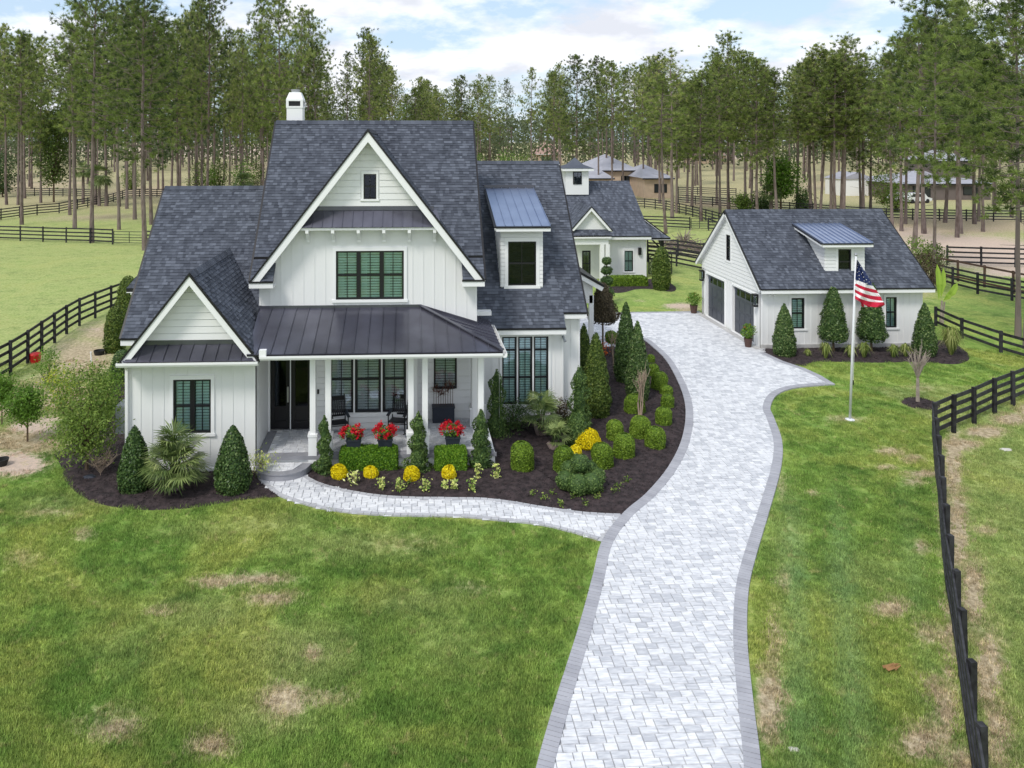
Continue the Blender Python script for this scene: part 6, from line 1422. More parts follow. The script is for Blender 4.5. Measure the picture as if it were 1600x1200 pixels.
b = G(1434, 630); bare('crape_myrtle', 'pruned bare crape myrtle in its own mulch ring on the right lawn', b, PY(1440, 541, b.y).z, 22, .5, .95, .075, gK, mt='palebark')
b = G(955, 556); topiary('small_lollipop', 'tiny lollipop bush beside the orange flowers right of the farmhouse', 'topiary', None, b, PY(955, 516, b.y).z, .32, ball, 'box', 700, .07, stem=.55, px=False, stemr=.02)
b = G(950, 556); shrub('orange_flowers', 'orange flowers in a pot beside the right house corner', 'flowers', b+Vector((-.25, 0, 0)), .75, .3, 'orange', 160, .09)
# lilies and grasses by the garage
def straps(name, label, cat, base, n, L, w, h, mt='strap', group=None, lean=.8):
    o = root(name, (base.x, base.y, 0), label, cat, group); mb = MB()
    for i in range(n):
        a = random.uniform(0, 2*pi); l = L*random.uniform(.6, 1); d = Vector((cos(a), sin(a), 0)); s = Vector((-sin(a), cos(a), 0))*w; lean_ = random.uniform(.15, 1)*lean; p0 = d*.04; p1 = d*lean_*l*.45+Vector((0, 0, h*random.uniform(.6, 1))); p2 = d*lean_*l+Vector((0, 0, h*random.uniform(.15, .75))); tv = random.random()
        mb.face([p0-s, p0+s, p1+s*.8, p1-s*.8], 0, tv); mb.face([p1-s*.8, p1+s*.8, p2], 0, min(1, tv+.2))
    put('blade', mb.mesh('blade', M[mt]), o, kind='stuff'); return o
gL = 'strap leaved clumps along the garage wall'
for cx, by, lab, s in ((1290, 561, 'yellow green lily clump left of the flagpole in the garage bed', 1), (1328, 560, 'lily clump directly behind the flagpole', .85), (1350, 560, 'large lily clump between the two lollipop hollies', 1), (1396, 560, 'lily clump right of the right lollipop holly', .85), (1415, 559, 'lily clump below the right garage window corner', .9), (1262, 558, 'small sparse lily clump beside the narrow holly cone', .5)):
    straps('lily_clump', lab, 'plant', G(cx, by), 90, .8*s, .022, .75*s, group=gL)
straps('ornamental_grass', 'big feathery grass clump at the right corner of the garage', 'grass clump', G(1486, 556), 420, 1.25, .012, 1.35, lean=.9)
b = G(1470, 505); o = root('banana_plant', (b.x, b.y, 0), 'bright yellow green banana plant behind the grass clump', 'plant')
def on_px(px_, py_): p = PY(px_, py_, b.y); return Vector((p.x-b.x, 0, p.z))
mb = MB()
for a_, c_, w_ in (((1467, 470), (1464, 412), .17), ((1470, 466), (1474, 418), .15), ((1478, 468), (1496, 442), .2), ((1474, 470), (1486, 455), .16)):
    p, q = on_px(*a_), on_px(*c_); s = (q-p).cross(Vector((0, 1, 0))).normalized()*w_; m_ = p.lerp(q, .45)+Vector((0, -.1, 0)); m2 = p.lerp(q, .8)+Vector((0, -.05, 0))
    mb.face([p, m_+s, m_], 0, .3); mb.face([p, m_, m_-s], 0, .8); mb.face([m_, m_+s, m2+s*.8, m2], 0, .4); mb.face([m_-s, m_, m2, m2-s*.8], 0, .9); mb.face([m2+s*.8, q, m2], 0, .4); mb.face([m2, q, m2-s*.8], 0, .8)
put('leaf', mb.mesh('leaf', M['banana']), o); mb = MB(); mb.tube([(0, 0, 0), on_px(1472, 470)], [.09, .05], 7); mb.tube([(0.1, 0, 0), on_px(1476, 472)], [.06, .04], 6); put('trunk', mb.mesh('trunk', M['palebark']), o)
for cx, by, ty, r_, lab, mt in ((1432, 440, 372, 1.2, 'grey green scrubby bush behind the garage roof corner', 'tree'), (1447, 452, 392, 1.3, 'brownish scrubby bush beside the large trunk right of the garage', 'brownleaf'), (1458, 420, 380, 1.0, 'dark scrub in the sandy clearing right of the garage', 'arbor')):
    b = G(cx, by); shrub('scrub_bush', lab, 'bush', b, PY(cx, ty, b.y).z, r_, mt, 1800, .16, stems=8)

# =================================================================== PORCH FURNITURE AND POTS
def pot_flowers(label, cx, by, w, loc=None):
    b = G(cx, by, PZ+.012) if loc is None else loc; o = root('flower_planter', (b.x, b.y, PZ+.012), label, 'flower pot', 'red flower planters on the porch'); r = w/2
    mb = MB(); i0 = 0; a1, a2 = r*.82, r; h = .42
    mb.prism([(-a1, -a1*.8, 0), (a1, -a1*.8, 0), (a1, a1*.8, 0), (-a1, a1*.8, 0)], (0, 0, .02)); 
    v = [(-a1, -a1*.8, .02), (a1, -a1*.8, .02), (a1, a1*.8, .02), (-a1, a1*.8, .02), (-a2, -a2*.8, h), (a2, -a2*.8, h), (a2, a2*.8, h), (-a2, a2*.8, h)]
    for f in ((0, 1, 5, 4), (1, 2, 6, 5), (2, 3, 7, 6), (3, 0, 4, 7), (4, 5, 6, 7)): mb.face([v[q] for q in f])
    mb.box(-a2-.015, a2+.015, -a2*.8-.015, -a2*.8, h-.05, h+.002); put('pot', mb.mesh('pot', M['planter']), o)
    n = 420; P, N = rev_points(n, lambda t: ball(t)*.36, .42, .3, inner=.3); put('foliage', plant_mesh('foliage', 'citrus', P+[0, 0, h-.08], N, .07, .7, .8), o)
    n = 40; P, N = rev_points(n, lambda t: ball(t)*.36, .42, .2, inner=.8); P = P[P[:, 2] > .1]; P2 = np.repeat(P, 20, 0)+rng.normal(0, .034, (len(P)*20, 3)); put('bloom', plant_mesh('bloom', 'redpetal', P2+[0, 0, h-.02], np.tile([0, -.4, .8], (len(P2), 1)), .06, .8, .8), o)
pot_flowers('left of the two red flower planters behind the long hedge', 553, 705, .46); pot_flowers('right of the two red flower planters behind the long hedge', 602, 704, .46); pot_flowers('red flower planter alone in the right porch bay', 707, 701, .46)
b = G(693, 661, PZ+.012); o = root('tall_planter', (b.x, b.y+.2, PZ+.012), 'long charcoal planter with a dry reddish spiky plant below the small porch window', 'planter'); mb = MB()
mb.box(-.37, .37, -.2, .2, 0, .52); mb.box(-.39, .39, -.22, .22, .49, .53); put('pot', mb.mesh('pot', M['planter']), o); mb = MB()
for k in range(9):
    c = Vector((-.32+k*.08, random.uniform(-.05, .05), .53)); zt = random.uniform(.35, .75); mb.tube([c, c+Vector((0, 0, zt))], .008, 4, t=.3)
    for i in range(18):
        a = random.uniform(0, 2*pi); e = random.uniform(-.3, 1.2); d = Vector((cos(a)*cos(e), sin(a)*cos(e)*.8, sin(e)))*random.uniform(.2, .34); p = c+Vector((0, 0, zt)); s = Vector((-sin(a), cos(a), 0))*.012; mb.face([p-s, p+s, p+d], 0, random.random())
put('foliage', mb.mesh('foliage', M['dracaena']), o)
def rocker(label, base, rz, group='black rocking chairs'):
    o = root('rocking_chair', base, label, 'rocking chair', group); o.rotation_euler = (0, 0, rz)
    def part(nm, mb): put(nm, mb.mesh(nm, M['black']), o)
    for sx in (-.27, .27):
        mb = MB(); mb.tube([(sx, -.42+.84*i/8, .025+.10*((i-4)/4)**2) for i in range(9)], .02, 5); part('rocker', mb)
        mb = MB(); mb.tube([(sx, -.24, .04), (sx, -.26, .66)], .02, 6); part('leg', mb)
        mb = MB(); mb.tube([(sx*.93, .20, .04), (sx*.93, .24, .45), (sx*.93, .42, 1.16)], .02, 6); part('leg', mb)
        mb = MB(); mb.box(sx-.05, sx+.05, -.34, .30, .66, .685); part('armrest', mb)
    mb = MB(); mb.prism([(-.28, -.27, .42), (.28, -.27, .42), (.25, .24, .38), (-.25, .24, .38)], (0, 0, .03)); part('seat', mb)
    mb = MB(); mb.box(-.25, .25, .395, .425, .98, 1.12); part('back_rail', mb); mb = MB(); mb.box(-.25, .25, .27, .295, .50, .56); part('back_rail', mb)
    for i in range(7): x = -.2+.4*i/6; mb = MB(); mb.bar((x, .285, .55), (x, .405, 1.0), .035, .012, side=(1, 0, 0)); part('back_slat', mb)
    for y, z in ((-.25, .2), (.21, .2)): mb = MB(); mb.tube([(-.27, y, z), (.27, y, z)], .013, 5); part('stretcher', mb)
b = G(527, 684, PZ+.012); rocker('black rocking chair at the left end of the porch window', b+Vector((.02, .25, 0)), radians(14)); b = G(622, 681, PZ+.012); rocker('black rocking chair at the right end of the porch window', b+Vector((.0, .25, 0)), radians(-12))
def pot_plant(label, base, pr_, ph, h, r_):
    o = root('potted_shrub', (base.x, base.y, .04), label, 'potted plant', 'potted shrubs by the garage doors'); mb = MB(); mb.lathe([(0, 0), (pr_*.7, 0), (pr_, ph), (pr_*.9, ph), (pr_*.85, ph-.04), (0, ph-.04)], n=18); put('pot', mb.mesh('pot', M['terracotta']), o)
    P, N = rev_points(900, lambda t: ball(t)*r_, h, .3, inner=.3); put('foliage', plant_mesh('foliage', 'citrus', P+[0, 0, ph-.05], N, .08, .5, .8), o); P = P[:40]; put('bloom', plant_mesh('bloom', 'redpetal', P*1.05+[0, 0, ph-.05], N[:40], .05, .7, .8), o)
pot_plant('potted shrub in front of the near garage door', G(1169, 543), .2, .42, .75, .38); pot_plant('potted shrub at the far corner of the garage front', G(1084, 490), .22, .45, .8, .45)

# =================================================================== FLAG
b = G(1328, 656); lean = Vector((.22, 0, 0)); o = root('flagpole', b, 'white flagpole standing on the right lawn', 'flagpole'); ztop = PY(1338, 400, b.y).z; mb = MB(); mb.tube([(0, 0, 0), lean*.5+Vector((0, 0, ztop*.5)), lean+Vector((0, 0, ztop))], [.045, .04, .028], 10); put('pole', mb.mesh('pole', M['pole'], smooth=True), o)
mb = MB(); mb.lathe([(0, 0), (.16, 0), (.16, .02), (.06, .05), (.0, .05)], n=16); put('base_plate', mb.mesh('base_plate', M['pole']), o); mb = MB(); mb.lathe([(0, -.06), (.05, -.03), (.06, 0), (.05, .03), (0, .06)], (lean.x, 0, ztop+.05), n=12); put('truck_ball', mb.mesh('truck_ball', M['metal']), o)
mb = MB(); mb.tube([lean*.98+Vector((.05, 0, ztop-.1)), lean*.3+Vector((.055, 0, 1.3))], .006, 4); put('halyard', mb.mesh('halyard', M['pole']), o)
mb = MB(); mb.bar(lean*.3+Vector((.04, -.03, 1.25)), lean*.3+Vector((.04, -.03, 1.42)), .03, .02); put('cleat', mb.mesh('cleat', M['black']), o)
# draped flag: (s along fly 0..1, t along hoist 0 top..1 bottom) -> place; drawn from the photograph's drape
fy = b.y
def P3(px_, py_, y=0.0): p = PY(px_, py_, fy+y); return Vector((p.x, p.y, p.z))
edgeA = [(1338.5, 406), (1337, 432), (1336.2, 450), (1335.8, 468)]     # hoist, top to bottom
ctlT = [(1339.5, 406), (1352, 425), (1364, 446), (1378, 470), (1383, 477)]     # upper (fly) fold line running down right
def lerp_line(L, t):
    t = min(max(t, 0), 1)*(len(L)-1); i = min(int(t), len(L)-2); f = t-i; return Vector(L[i]).lerp(Vector(L[i+1]), f)
stripe_px = [   # boundaries of the visible stripes: left point, mid point, right point
 ((1336.4, 436.5), (1348, 441), (1364, 446.5)), ((1336.0, 442), (1350, 448), (1369, 453)), ((1335.9, 446), (1352, 454), (1373, 458.5)), ((1335.8, 452), (1354, 460), (1376, 463.5)),
 ((1335.8, 456.5), (1355, 466), (1379, 470)), ((1335.8, 461.5), (1356, 470.5), (1381.5, 472)), ((1335.8, 466), (1354, 475), (1382.5, 476.5)), ((1344, 470), (1357, 478.5), (1377, 479.5))]
cols = ['flagwhite', 'flagred', 'flagwhite', 'flagred', 'flagwhite', 'flagwhite', 'flagred']
cols = ['flagwhite', 'flagred', 'flagwhite', 'flagred', 'flagwhite', 'flagred', 'flagred']
FM = [M['flagwhite'], M['flagred'], M['flagblue']]
fl = root('flag', P3(1338, 430), 'red white and blue star striped flag hanging from the white pole', 'flag')
def fold(u, v): return -.05+.11*sin(u*7.5+v*2.2)*u**.5+.03*sin(u*17+v*5)
def qb(p, u): a, b_, c = [Vector(q) for q in p]; b2 = b_*2-(a+c)/2; return a*(1-u)**2+b2*2*u*(1-u)+c*u*u
mb = MB(); NU = 14
for k in range(7):
    mi = 1 if cols[k] == 'flagred' else 0
    for i in range(NU):
        u0_, u1_ = i/NU, (i+1)/NU; c4 = [(stripe_px[k+1], u0_, k+1), (stripe_px[k+1], u1_, k+1), (stripe_px[k], u1_, k), (stripe_px[k], u0_, k)]
        mb.prism([P3(*qb(s, u), fold(u, kk*.3)) for s, u, kk in c4], (0, .006, 0), mi)
me_ = mb.mesh('stripes', FM, fl.location); put('striped_cloth', me_, fl)
# hanging lower fold: short vertical stripes
mb = MB(); xs_ = [1344.5, 1349, 1353.5, 1358, 1362, 1367]; 
for i in range(5):
    mi = 1 if i % 2 == 0 else 0; y0_, y1_ = 471.5+i*1.6, 471.5+(i+1)*1.6; mb.prism([P3(xs_[i]+2.0, 478.5+min(i, 1)*1.4, .06), P3(xs_[i+1]+1.6, 479.8, .06), P3(xs_[i+1], min(y1_, 478), .05), P3(xs_[i], min(y0_, 477), .05)], (0, .006, 0), mi)
put('hanging_fold', mb.mesh('hanging_fold', FM, fl.location), fl)
# canton (blue) with stars
mb = MB(); NV = 8; top_l = [(1339.5, 406), (1338.5, 415), (1337.2, 427), (1336.4, 436.5)]; top_r = [(1340.5, 407), (1348, 419), (1357, 433), (1364, 446.5)]
def cant(u, v): a = lerp_line(top_l, v); b_ = lerp_line(top_r, v); p = a.lerp(b_, u); p.y += 1.6*sin(pi*u)*v; return p
for j in range(NV):
    for i in range(6):
        c4 = [(i/6, (j+1)/NV), ((i+1)/6, (j+1)/NV), ((i+1)/6, j/NV), (i/6, j/NV)]; mb.prism([P3(*cant(u, v), fold(u, v*.3-.3)) for u, v in c4], (0, .006, 0), 2)
put('canton', mb.mesh('canton', FM, fl.location), fl); mb = MB()
rows_ = [(.16, [.5]), (.28, [.25, .78]), (.4, [.12, .5, .86]), (.52, [.3, .66]), (.60, [.08, .48, .88]), (.70, [.26, .6, .92]), (.79, [.08, .42, .74]), (.87, [.24, .55, .86]), (.95, [.08, .38, .68, .93])]
for v, us_l in rows_:
    for u in us_l:
        c = P3(*cant(u, v), fold(u, v*.3-.3)-.012); rr_ = .024; pts_ = [c+Vector((cos(a)*q, 0, sin(a)*q)) for a, q in [(pi/2+i*pi/5, rr_ if i % 2 == 0 else rr_*.42) for i in range(10)]]
        for i in range(10): mb.face([c, pts_[i], pts_[(i+1) % 10]])
put('star', mb.mesh('stars', M['flagwhite'], fl.location), fl, kind='stuff')

# =================================================================== SMALL THINGS
def lump(name, label, cat, cx, by, sx, sy, sz, mt, z=0.0, group=None):
    b = G(cx, by); bm = bmesh.new(); bmesh.ops.create_icosphere(bm, subdivisions=2, radius=1.0); sd__ = random.random()*50
    for v in bm.verts: v.co *= 1+.22*noise.noise(v.co*1.6+Vector((sd__, 0, 0))); v.co = Vector((v.co.x*sx, v.co.y*sy, max(v.co.z*sz, -sz*.2)))
    me = bpy.data.meshes.new(name); bm.to_mesh(me); bm.free(); me.materials.append(M[mt]); me.attributes.new('tint', 'FLOAT', 'FACE'); return put(name, me, loc=(b.x, b.y, z+sz*.2), label=label, cat=cat, group=group)
lump('rock', 'flat pale rock lying in the right paddock', 'rock', 1572, 703, .22, .12, .04, 'stone'); lump('rock', 'small grey stone on the bare strip right of the driveway', 'rock', 1240, 1172, .10, .06, .03, 'stone'); lump('rock', 'dark stone in the mulch beside the bare shrub', 'rock', 140, 748, .22, .12, .10, 'planter')
b = G(55, 566); o = root('red_bucket', (b.x, b.y, 0), 'bright red tub standing behind the left fence', 'bucket'); mb = MB(); mb.lathe([(0, 0), (.2, 0), (.25, .36), (.23, .36), (.19, .04), (0, .04)], n=16); put('tub', mb.mesh('tub', M['red']), o); mb = MB(); mb.lathe([(0, .36), (.25, .36), (.22, .41), (0, .45)], n=16); put('lid', mb.mesh('lid', M['red']), o)
b = G(143, 566); o = root('white_pipe', (b.x, b.y, 0), 'short white pipe standing in the yard left of the house', 'pipe'); mb = MB(); mb.tube([(0, 0, 0), (-.03, 0, .42)], .03, 8); put('tube', mb.mesh('tube', M['trim']), o); mb = MB(); mb.tube([(-.03, 0, .42), (-.034, 0, .47)], .04, 8); put('cap', mb.mesh('cap', M['trim']), o)
b = G(3, 727); o = root('black_pot', (b.x, b.y, 0), 'black nursery pot on the sand at the left edge', 'pot'); mb = MB(); mb.lathe([(0, 0), (.14, 0), (.19, .17), (.2, .2), (.17, .2), (.13, .05), (0, .05)], n=16); put('bowl', mb.mesh('bowl', M['rubber']), o)
b = G(155, 554); o = root('black_tub', (b.x, b.y, 0), 'black tub beside the dark cypress left of the house', 'tub'); mb = MB(); mb.lathe([(0, 0), (.2, 0), (.25, .2), (.22, .2), (.18, .04), (0, .04)], n=14); put('bowl', mb.mesh('bowl', M['rubber']), o)
# brush pile
b = G(1068, 388); o = root('brush_pile', (b.x, b.y, 0), 'pile of cut branches and brown brush behind the guest house fence', 'brush pile'); mb = MB()
for i in range(260): 
    a = random.uniform(0, 2*pi); r_ = random.random()**.5*2.2; p = Vector((cos(a)*r_, sin(a)*r_, random.random()*max(.1, 1.3-r_*.55))); q = p+Vector((random.gauss(0, .6), random.gauss(0, .6), random.gauss(0, .25))); q.z = max(q.z, .02); mb.tube([p, q], .03, 3, cap=False)
put('branch', mb.mesh('branch', M['bark']), o, kind='stuff'); mb = MB()
for i in range(22): a = random.uniform(0, 2*pi); mb.tube([(0, 0, .6), (cos(a)*.7, sin(a)*.5, random.uniform(1.0, 1.9))], [.06, .02], 4)
put('pale_branch', mb.mesh('pale_branch', M['palebark']), o, kind='stuff')
# fallen dry leaves on the right lawn
o = root('dry_leaf_pile', G(1388, 1048), 'curled orange brown palm husk lying on the right lawn', 'leaf'); mb = MB()
for i in range(14): a = random.uniform(-.5, .5); p = Vector((random.uniform(-.1, .1), random.uniform(-.05, .05), .06)); q = p+Vector((cos(a)*.16, sin(a)*.12, random.uniform(0, .05))); s = Vector((0, .03, .01)); mb.face([p-s, q-s*.2, q+s*.2, p+s], 0, random.random())
M['husk'] = mat('dry_husk', (.30, .16, .06), .8, .3, 9); put('husk', mb.mesh('husk', M['husk']), o)
# =================================================================== PINES
def pine_variant(H_, crown0, width, nbr, seed, gappy=1.0, tufts=9):
    random.seed(seed); global rng; rng = np.random.default_rng(seed)
    tr = MB(); n = 9; bend = random.uniform(-.35, .35); pts = [(bend*sin(i/n*pi)+random.uniform(-.04, .04), random.uniform(-.06, .06), H_*i/n) for i in range(n+1)]
    rad = [.175*(1-i/n)**.8+.02 for i in range(n+1)]; rad[0] *= 1.25; tr.tube(pts, rad, 8)
    def axis_at(z): f = min(max(z/H_, 0), .999)*n; i = int(f); return Vector(pts[i]).lerp(Vector(pts[i+1]), f-i)
    C_, A_ = [], []
    for i in range(6): # dead stubs below the crown
        z = H_*random.uniform(crown0*.55, crown0); a = random.uniform(0, 2*pi); p = axis_at(z); tr.tube([p, p+Vector((cos(a), sin(a), random.uniform(-.1, .3)))*random.uniform(.6, 1.8)], [.03, .01], 3, cap=False)
    for i in range(nbr):
        t = (i+random.random())/nbr; z = H_*(crown0+(1-crown0)*t*.975); az = i*2.4+random.uniform(-.5, .5)
        prof = (.42+.58*min(1, t/.32)**.8)*(1-max(0, t-.32)/.68)**.62+.06; L = width*prof*random.choice((.5, .8, 1, 1.05, 1.15)); el = radians(-10+58*t+random.uniform(-14, 16)); p = axis_at(z); d = Vector((cos(az)*cos(el), sin(az)*cos(el), sin(el)))
        e = p+d*L+Vector((0, 0, .12*L)); m_ = p+d*L*.5-Vector((0, 0, .05*L)); tr.tube([p, m_, e], [.045*(1-t*.5), .026, .01], 4, cap=False)
        k = max(4, int(tufts*(L/width+.3)*gappy))
        for j in range(k):
            s = random.uniform(.30, 1.04)**.75; base_ = p.lerp(m_, s*2) if s < .5 else m_.lerp(e, (s-.5)*2); off_ = Vector((random.gauss(0, 1), random.gauss(0, 1), random.gauss(0, .55)))*(.18+.42*s)*min(1, L/2.2); c = base_+off_
            if off_.length > .4 and random.random() < .6: tr.tube([base_, c], [.016, .007], 3, cap=False)
            C_.append(c); A_.append((d*.4+off_.normalized()*.6+Vector((0, 0, .65))).normalized())
    C_ = np.array([tuple(c) for c in C_]); A_ = np.array([tuple(a) for a in A_]); nn = 26; m = len(C_)
    Cc = np.repeat(C_, nn, 0); D = unit(np.repeat(A_, nn, 0)*.75+rng.normal(0, .75, (m*nn, 3))); Ln = rng.uniform(.22, .46, m*nn)[:, None]; R = unit(np.cross(D, rng.normal(0, 1, (m*nn, 3))))*rng.uniform(.022, .045, m*nn)[:, None]
    Cj = Cc+rng.normal(0, .05, Cc.shape); V = np.stack([Cj-R*.7, Cj+R*.7, Cj+D*Ln+R*.3, ], 1).reshape(-1, 3)
    tv = np.clip(np.repeat(rng.random(m), nn)*.85+rng.random(m*nn)*.2, 0, 1)
    cm = fast_mesh('crown', V, 3, M['pine'], tv); tm = tr.mesh('trunk', M['bark']); return tm, cm, H_
VAR = [pine_variant(24, .40, 3.9, 66, 11, tufts=12), pine_variant(24, .48, 3.5, 58, 12, tufts=11), pine_variant(24, .35, 4.2, 76, 13, tufts=13), pine_variant(24, .54, 3.2, 44, 14, .8, tufts=13), pine_variant(24, .43, 4.1, 72, 15, 1.1, tufts=13), pine_variant(24, .33, 3.7, 80, 16, tufts=12), pine_variant(24, .53, 4.0, 42, 17, .75, tufts=11)]
random.seed(21); rng = np.random.default_rng(21)
print('pine tris', [len(v[1].polygons) for v in VAR])
top_x = [-60, 0, 35, 80, 130, 170, 215, 262, 310, 345, 380, 440, 478, 505, 540, 575, 600, 622, 665, 700, 730, 765, 800, 850, 900, 945, 975, 1040, 1060, 1100, 1140, 1190, 1230, 1280, 1310, 1330, 1360, 1392, 1440, 1480, 1520, 1540, 1570, 1600, 1660]
top_y = [20, 40, 35, 50, -15, 5, -5, 30, -15, 20, -25, 0, 12, 70, 60, 45, 80, 135, 122, 130, 105, 112, 100, 110, 86, 95, 92, 78, 120, 105, 55, 96, 120, 74, 90, 56, 105, 82, 5, -10, 10, 110, 5, -25, -20]
def top_at(x): return float(np.interp(x, top_x, top_y))
groups = {'left': 'slash pines of the left pasture and woods', 'centre': 'slash pines behind the houses', 'right': 'slash pines right of the garage'}
npine = 0
def pine(px_, py_, top=None, label=None, var=None, zone=None, wid=1.0, dull=False):
    global npine
    b = G(px_, py_); z = zone or ('left' if px_ < 440 else 'centre' if px_ < 1200 else 'right'); tp = top_at(px_)+random.uniform(-6, 22) if top is None else top
    h = min(34, max(11, PY(px_, tp, b.y).z)); v = var if var is not None else random.randrange(len(VAR)); tm, cm, H_ = VAR[v]; s = h/H_
    lab = label or 'tall thin pine %s, %s' % (('in the nearer rows', 'in the middle rows', 'in the far rows')[0 if b.y < 130 else 1 if b.y < 190 else 2], [t_ for x_, t_ in ((60, 'at the left edge above the far fences'), (150, 'left of the big pasture pine'), (240, 'above the left tube gate'), (330, 'above the left wing ridge'), (440, 'left of the chimney'), (560, 'between chimney and front gable peak'), (680, 'right of the front gable peak'), (800, 'above the right wing ridge'), (900, 'left of the cupola'), (1000, 'above the guest house ridge'), (1100, 'between guest house and garage'), (1200, 'above the garage front peak'), (1300, 'above the garage dormer'), (1400, 'above the right end of the garage ridge'), (1500, 'above the sandy clearing'), (9999, 'at the right edge of the woods')) if px_ < x_][0])
    o = root('pine_tree', (b.x, b.y, 0), lab, 'pine tree', groups[z]); o.rotation_euler = (random.uniform(-.015, .015), random.uniform(-.02, .02), random.uniform(0, 2*pi)); ws = random.uniform(.88, 1.15)*wid*(.75+.25*s)/s if s > 0 else 1; o.scale = (s*ws, s*ws, s)
    tk = put('trunk', tm, o); put('crown', cm, o); npine += 1
    if b.y < 60: tk.scale = (.62, .62, 1)
    return o
heroes = [ # px, base py, top, label, variant
 (34, 351, 50, 'pine with reddish trunk rising behind the level fence at the far left', 1), (10, 320, 40, None, None), (39, 310, 60, None, None), (49, 295, 80, None, None), (109, 336, 70, 'orange barked pine just right of the dark evergreen', 3), (117, 357, 40, 'thin pine directly right of the orange barked pine', 1),
 (143, 379, -40, 'tallest left pine with a pale grey trunk crossing the palm', 0), (150, 320, 60, None, None), (186, 359, 60, 'pine with dark trunk left of the tube gate', 3), (211, 343, 35, None, None), (226, 391, -10, 'pale trunked pine standing right beside the tube gate', 2), (236, 351, 30, 'pine with dark trunk just behind the pale trunked one', 4),
 (247, 296, 50, None, None), (268, 300, 60, None, None), (281, 300, None, None, None), (296, 300, None, None, None), (306, 310, None, None, None), (316, 312, -10, 'stout dark pine touching the left wing ridge from behind', 4), (324, 330, -20, 'pine with thick trunk rising from behind the left wing ridge', 2), (377, 300, 60, None, None), (412, 330, -10, 'stout pine left of the chimney behind the tall roof', 5), (408, 296, 40, None, None), (470, 320, 10, 'pine with an open crown right of the chimney', 6), (430, 340, -15, None, 4),
 (575, 300, 45, 'rounded dense pine standing alone against the sky above the gable', 4), (902, 318, 86, None, None), (936, 306, None, None, None), (947, 300, None, None, None), (957, 302, None, None, None), (974, 312, None, None, None), (993, 300, None, None, None), (1006, 306, None, None, None), (1014, 296, None, None, None), (1024, 300, None, None, None), (1031, 318, None, None, None),
 (1040, 365, 120, 'slender pale trunked pine in front of the curving fence', 3), (1050, 341, 78, 'pine with the tallest crown above the guest house roof', 6), (1057, 333, None, None, None), (1074, 317, None, None, None), (1095, 345, 110, 'pine with a straight brown trunk inside the curving fence', 4), (1120, 319, None, None, None), (1125, 333, None, None, None), (1138, 327, 50, 'tallest pine above the gap between guest house and garage', 0),
 (1164, 330, None, None, None), (1174, 330, None, None, None), (1183, 340, 92, None, None), (1214, 340, None, None, None), (1246, 330, None, None, None), (1266, 334, None, None, None), (1274, 338, 70, None, 4), (1282, 338, None, None, None), (1298, 340, None, None, None), (1304, 345, None, None, None), (1318, 345, 56, 'twin trunked pine right behind the garage ridge, right one', 0), (1314, 343, 80, 'twin trunked pine right behind the garage ridge, left one', 4),
 (1345, 335, None, None, None), (1349, 340, None, None, None), (1360, 332, 130, 'thin pale trunked pine behind the garage ridge end', 3), (1394, 356, 80, 'pine with a thick dark trunk above the right garage roof edge', 5), (1409, 361, 60, None, None), (1415, 350, None, None, None), (1429, 390, 30, 'dark trunked pine behind the scrub at the garage corner', 3), (1443, 365, 20, None, None), (1459, 442, -30, 'tall dark pine rising between the garage and the banana plant', 2),
 (1477, 348, 40, None, None), (1495, 371, 0, 'pine with a pale trunk and mounded base on the sand', 4), (1501, 365, -10, None, None), (1522, 350, 60, None, None), (1529, 346, None, None, None), (1536, 362, 110, 'thin pine standing on the sand left of the nearest big pine', 3), (1554, 334, None, None, None), (1581, 340, None, None, None),
 (1591, 525, -60, 'nearest big pine at the right edge whose trunk passes three fences', 6), (1604, 546, -80, None, 2)]
for px_, py_, tp, lab, v in heroes: pine(px_, py_, tp, lab, v)
random.seed(5)
for i in range(180):
    px_ = random.uniform(-60, 1660); py_ = 218+11500/random.uniform(105, 300)
    if 440 < px_ < 780 and random.random() < .15: continue
    pine(px_, py_)
# far woods as one mass
def far_woods():
    n = 15000; px_ = rng.uniform(-250, 1850, n); dd = rng.uniform(235, 430, n); base = np.array([tuple(PY(a, 218, d)) for a, d in zip(px_, dd)])
    cl = np.array([noise.noise(Vector((a*.012, 7, 0))) for a in px_]); topz = 20+6*cl+rng.normal(0, 1.6, n); z = 1.5+(topz-1.5)*rng.random(n)**.8
    P = np.stack([base[:, 0], base[:, 1], z], 1); P = np.repeat(P, 9, 0)+rng.normal(0, 1, (n*9, 3))*[1.5, 1.5, 1.1]; V = leaf_quads(P, np.tile([0, -1, .6], (len(P), 1)), 1.1, .55, .8)
    tv = np.clip(np.repeat(rng.random(n), 9)*.7+rng.random(len(P))*.3, 0, 1); me = fast_mesh('far_woods', V, 4, M['pinefar'], tv); o = put('far_woods', me, kind='stuff', label='hazy mass of distant pine woods along the horizon', cat='woods')
    mb = MB()
    for i in range(420):
        a = random.uniform(-250, 1850); d = random.uniform(280, 480); p = PY(a, 218, d); mb.tube([(p.x, p.y, 0), (p.x, p.y, 15)], .3, 4, cap=False)
    put('trunk_mass', mb.mesh('trunk_mass', M['bark']), o, kind='stuff')
far_woods()
